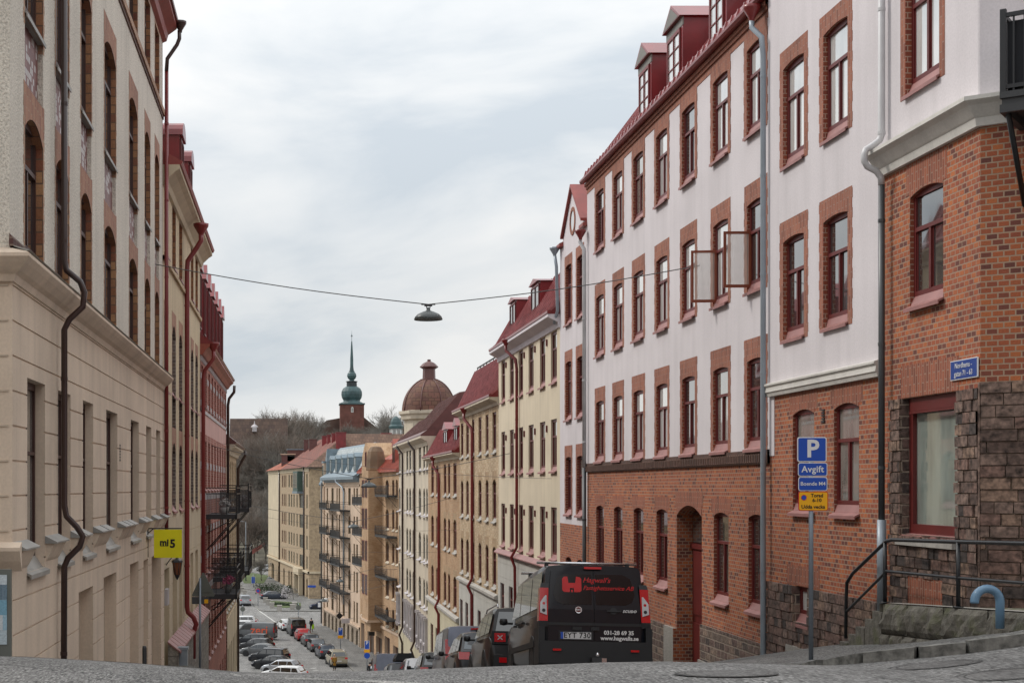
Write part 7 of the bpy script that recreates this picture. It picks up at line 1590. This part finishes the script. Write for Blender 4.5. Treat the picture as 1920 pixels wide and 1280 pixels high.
# ------------------------------------------------------------------ people
def skinned(name, verts, edges, radii, mat, parent, W_, root=0):
    me = bpy.data.meshes.new(name); me.from_pydata(verts, edges, []); me.update(); me.materials.append(M[mat]); o = bpy.data.objects.new(name, me); place(o, W_, parent)
    m1 = o.modifiers.new('Skin', 'SKIN'); m1.use_smooth_shade = True
    for i, r in enumerate(radii): sv = me.skin_vertices[0].data[i]; sv.radius = (r, r); sv.use_root = (i == root)
    m2 = o.modifiers.new('Subdivision', 'SUBSURF'); m2.levels = 1; m2.render_levels = 2; return o
def person(label, x, y, face, h, coat, long, legs, hair, bag=None):
    W_ = Matrix.Translation((x, y, ground(x, y)+(KH if x > 5.5 or y > 190 else 0))) @ Matrix.Rotation(rad(face), 4, 'Z') @ Matrix.Scale(h/1.7, 4)
    t = thing('person', label, 'person', mat=W_)
    # front is +y
    V = [(0, 0, .92), (0, 0, 1.15), (0, 0, 1.38), (0, .01, 1.47), (0, .02, 1.58), (0, .02, 1.66), (.17, 0, 1.38), (.23, -.01, 1.12), (.23, .09, .90), (.235, .12, .80), (-.17, 0, 1.38), (-.23, -.01, 1.12), (-.23, .07, .89), (-.235, .1, .79), (.09, 0, .86), (.10, .10, .48), (.10, .02, .09), (.10, .15, .04), (-.09, 0, .86), (-.10, -.02, .47), (-.10, -.16, .10), (-.10, -.04, .04)]
    E = [(0, 1), (1, 2), (2, 3), (3, 4), (4, 5), (2, 6), (6, 7), (7, 8), (8, 9), (2, 10), (10, 11), (11, 12), (12, 13), (0, 14), (14, 15), (15, 16), (16, 17), (0, 18), (18, 19), (19, 20), (20, 21)]
    Rr = [.13, .12, .11, .05, .095, .07, .06, .045, .035, .03, .06, .045, .035, .03, .085, .06, .045, .035, .085, .06, .045, .035]
    skinned('body', V, E, Rr, 'skin', t, W_)
    skinned('trousers', [V[0], V[14], V[15], (V[16][0], V[16][1], .12), V[18], V[19], (V[20][0], V[20][1], .13)], [(0, 1), (1, 2), (2, 3), (0, 4), (4, 5), (5, 6)], [.14, .1, .075, .065, .1, .075, .065], legs, t, W_)
    skinned('shoes', [V[16], V[17], (V[17][0], V[17][1]+.05, .04)], [(0, 1), (1, 2)], [.055, .05, .04], 'cloth_dark', t, W_); skinned('shoes', [V[20], V[21], (V[21][0], V[21][1]+.05, .04)], [(0, 1), (1, 2)], [.055, .05, .04], 'cloth_dark', t, W_)
    low = (0, 0, .45) if long else (0, 0, .85)
    skinned('coat', [(0, 0, 1.40), (0, 0, 1.15), (0, 0, .9), low, V[6], V[7], V[8], V[10], V[11], V[12]], [(0, 1), (1, 2), (2, 3), (0, 4), (4, 5), (5, 6), (0, 7), (7, 8), (8, 9)], [.13, .155, .17, .2 if long else .165, .08, .065, .055, .08, .065, .055], coat, t, W_)
    mb = MB(); mb.lathe([(.098, -.06), (.112, .0), (.10, .06), (.06, .1), (0, .115)], 10, (0, -.01, 1.62)); obj('hair', mb, hair, t, W_)
    if bag: mb = MB(); mb.prism([(-.1, .35), (.14, .35), (.16, .85), (-.06, .95)], .12, .32); obj('vest', mb, bag, t, W_)
    return t
person('person walking away in a long mustard coat beside the beige SUV', 4.25, 154.3, 5, 1.66, 'coat_mustard', True, 'cloth_dark', 'hair')
person('person in dark jacket with a yellow-green hi-vis garment at the hip', 2.35, 194.6, -20, 1.75, 'cloth_dark', False, 'cloth_dark', 'cloth_dark', 'vest_hivis')
person('person dressed in black on the lower pavement beside the grey van roof', 7.5, 146, 0, 1.7, 'cloth_dark', True, 'cloth_dark', 'cloth_dark')

# ------------------------------------------------------------------ the other side of the crossing, behind the photographer
for nm, lb, a, b, wm in (('rear_brick_house', 'red brick house across the crossing behind the photographer on the right', (8.9, 2.5), (8.9, -22), 'red_brick'), ('rear_plaster_house', 'beige plastered house across the crossing behind the photographer on the left', (-3.9, -24), (-3.9, 2.5), 'plaster_beige'), ('closing_house', 'brown brick house closing the street behind the photographer', (14, -26), (-14, -26), 'ochre_brick')):
    fq = Fac(a, b); Bq = bld(nm, lb, fq, 0); Wl = Relief(0, fq.len, -.5, 12, 0); wins = []
    for i in range(int(fq.len/2.6)):
        for z in (1, 4.2, 7.4): Wl.hole(1+i*2.6, 2.2+i*2.6, z, z+1.9, .15, 0); wins.append((1+i*2.6, 2.2+i*2.6, z, z+1.9))
    mb = MB(); Wl.emit(mb); shell(mb, fq.len, -.5, 12, 9, 0); obj('wall', mb, wm, Bq, fq.mat)
    for q in wins: window(Bq, fq.mat, *q, .15, 'T', 'frame_red', 'glass')
    mb = MB(); mb.prism([(-.3, 12), (-.3, 12.1), (4, 14.5), (9, 12)], 0, fq.len); obj('roof', mb, 'roof_red_dull', Bq, fq.mat)
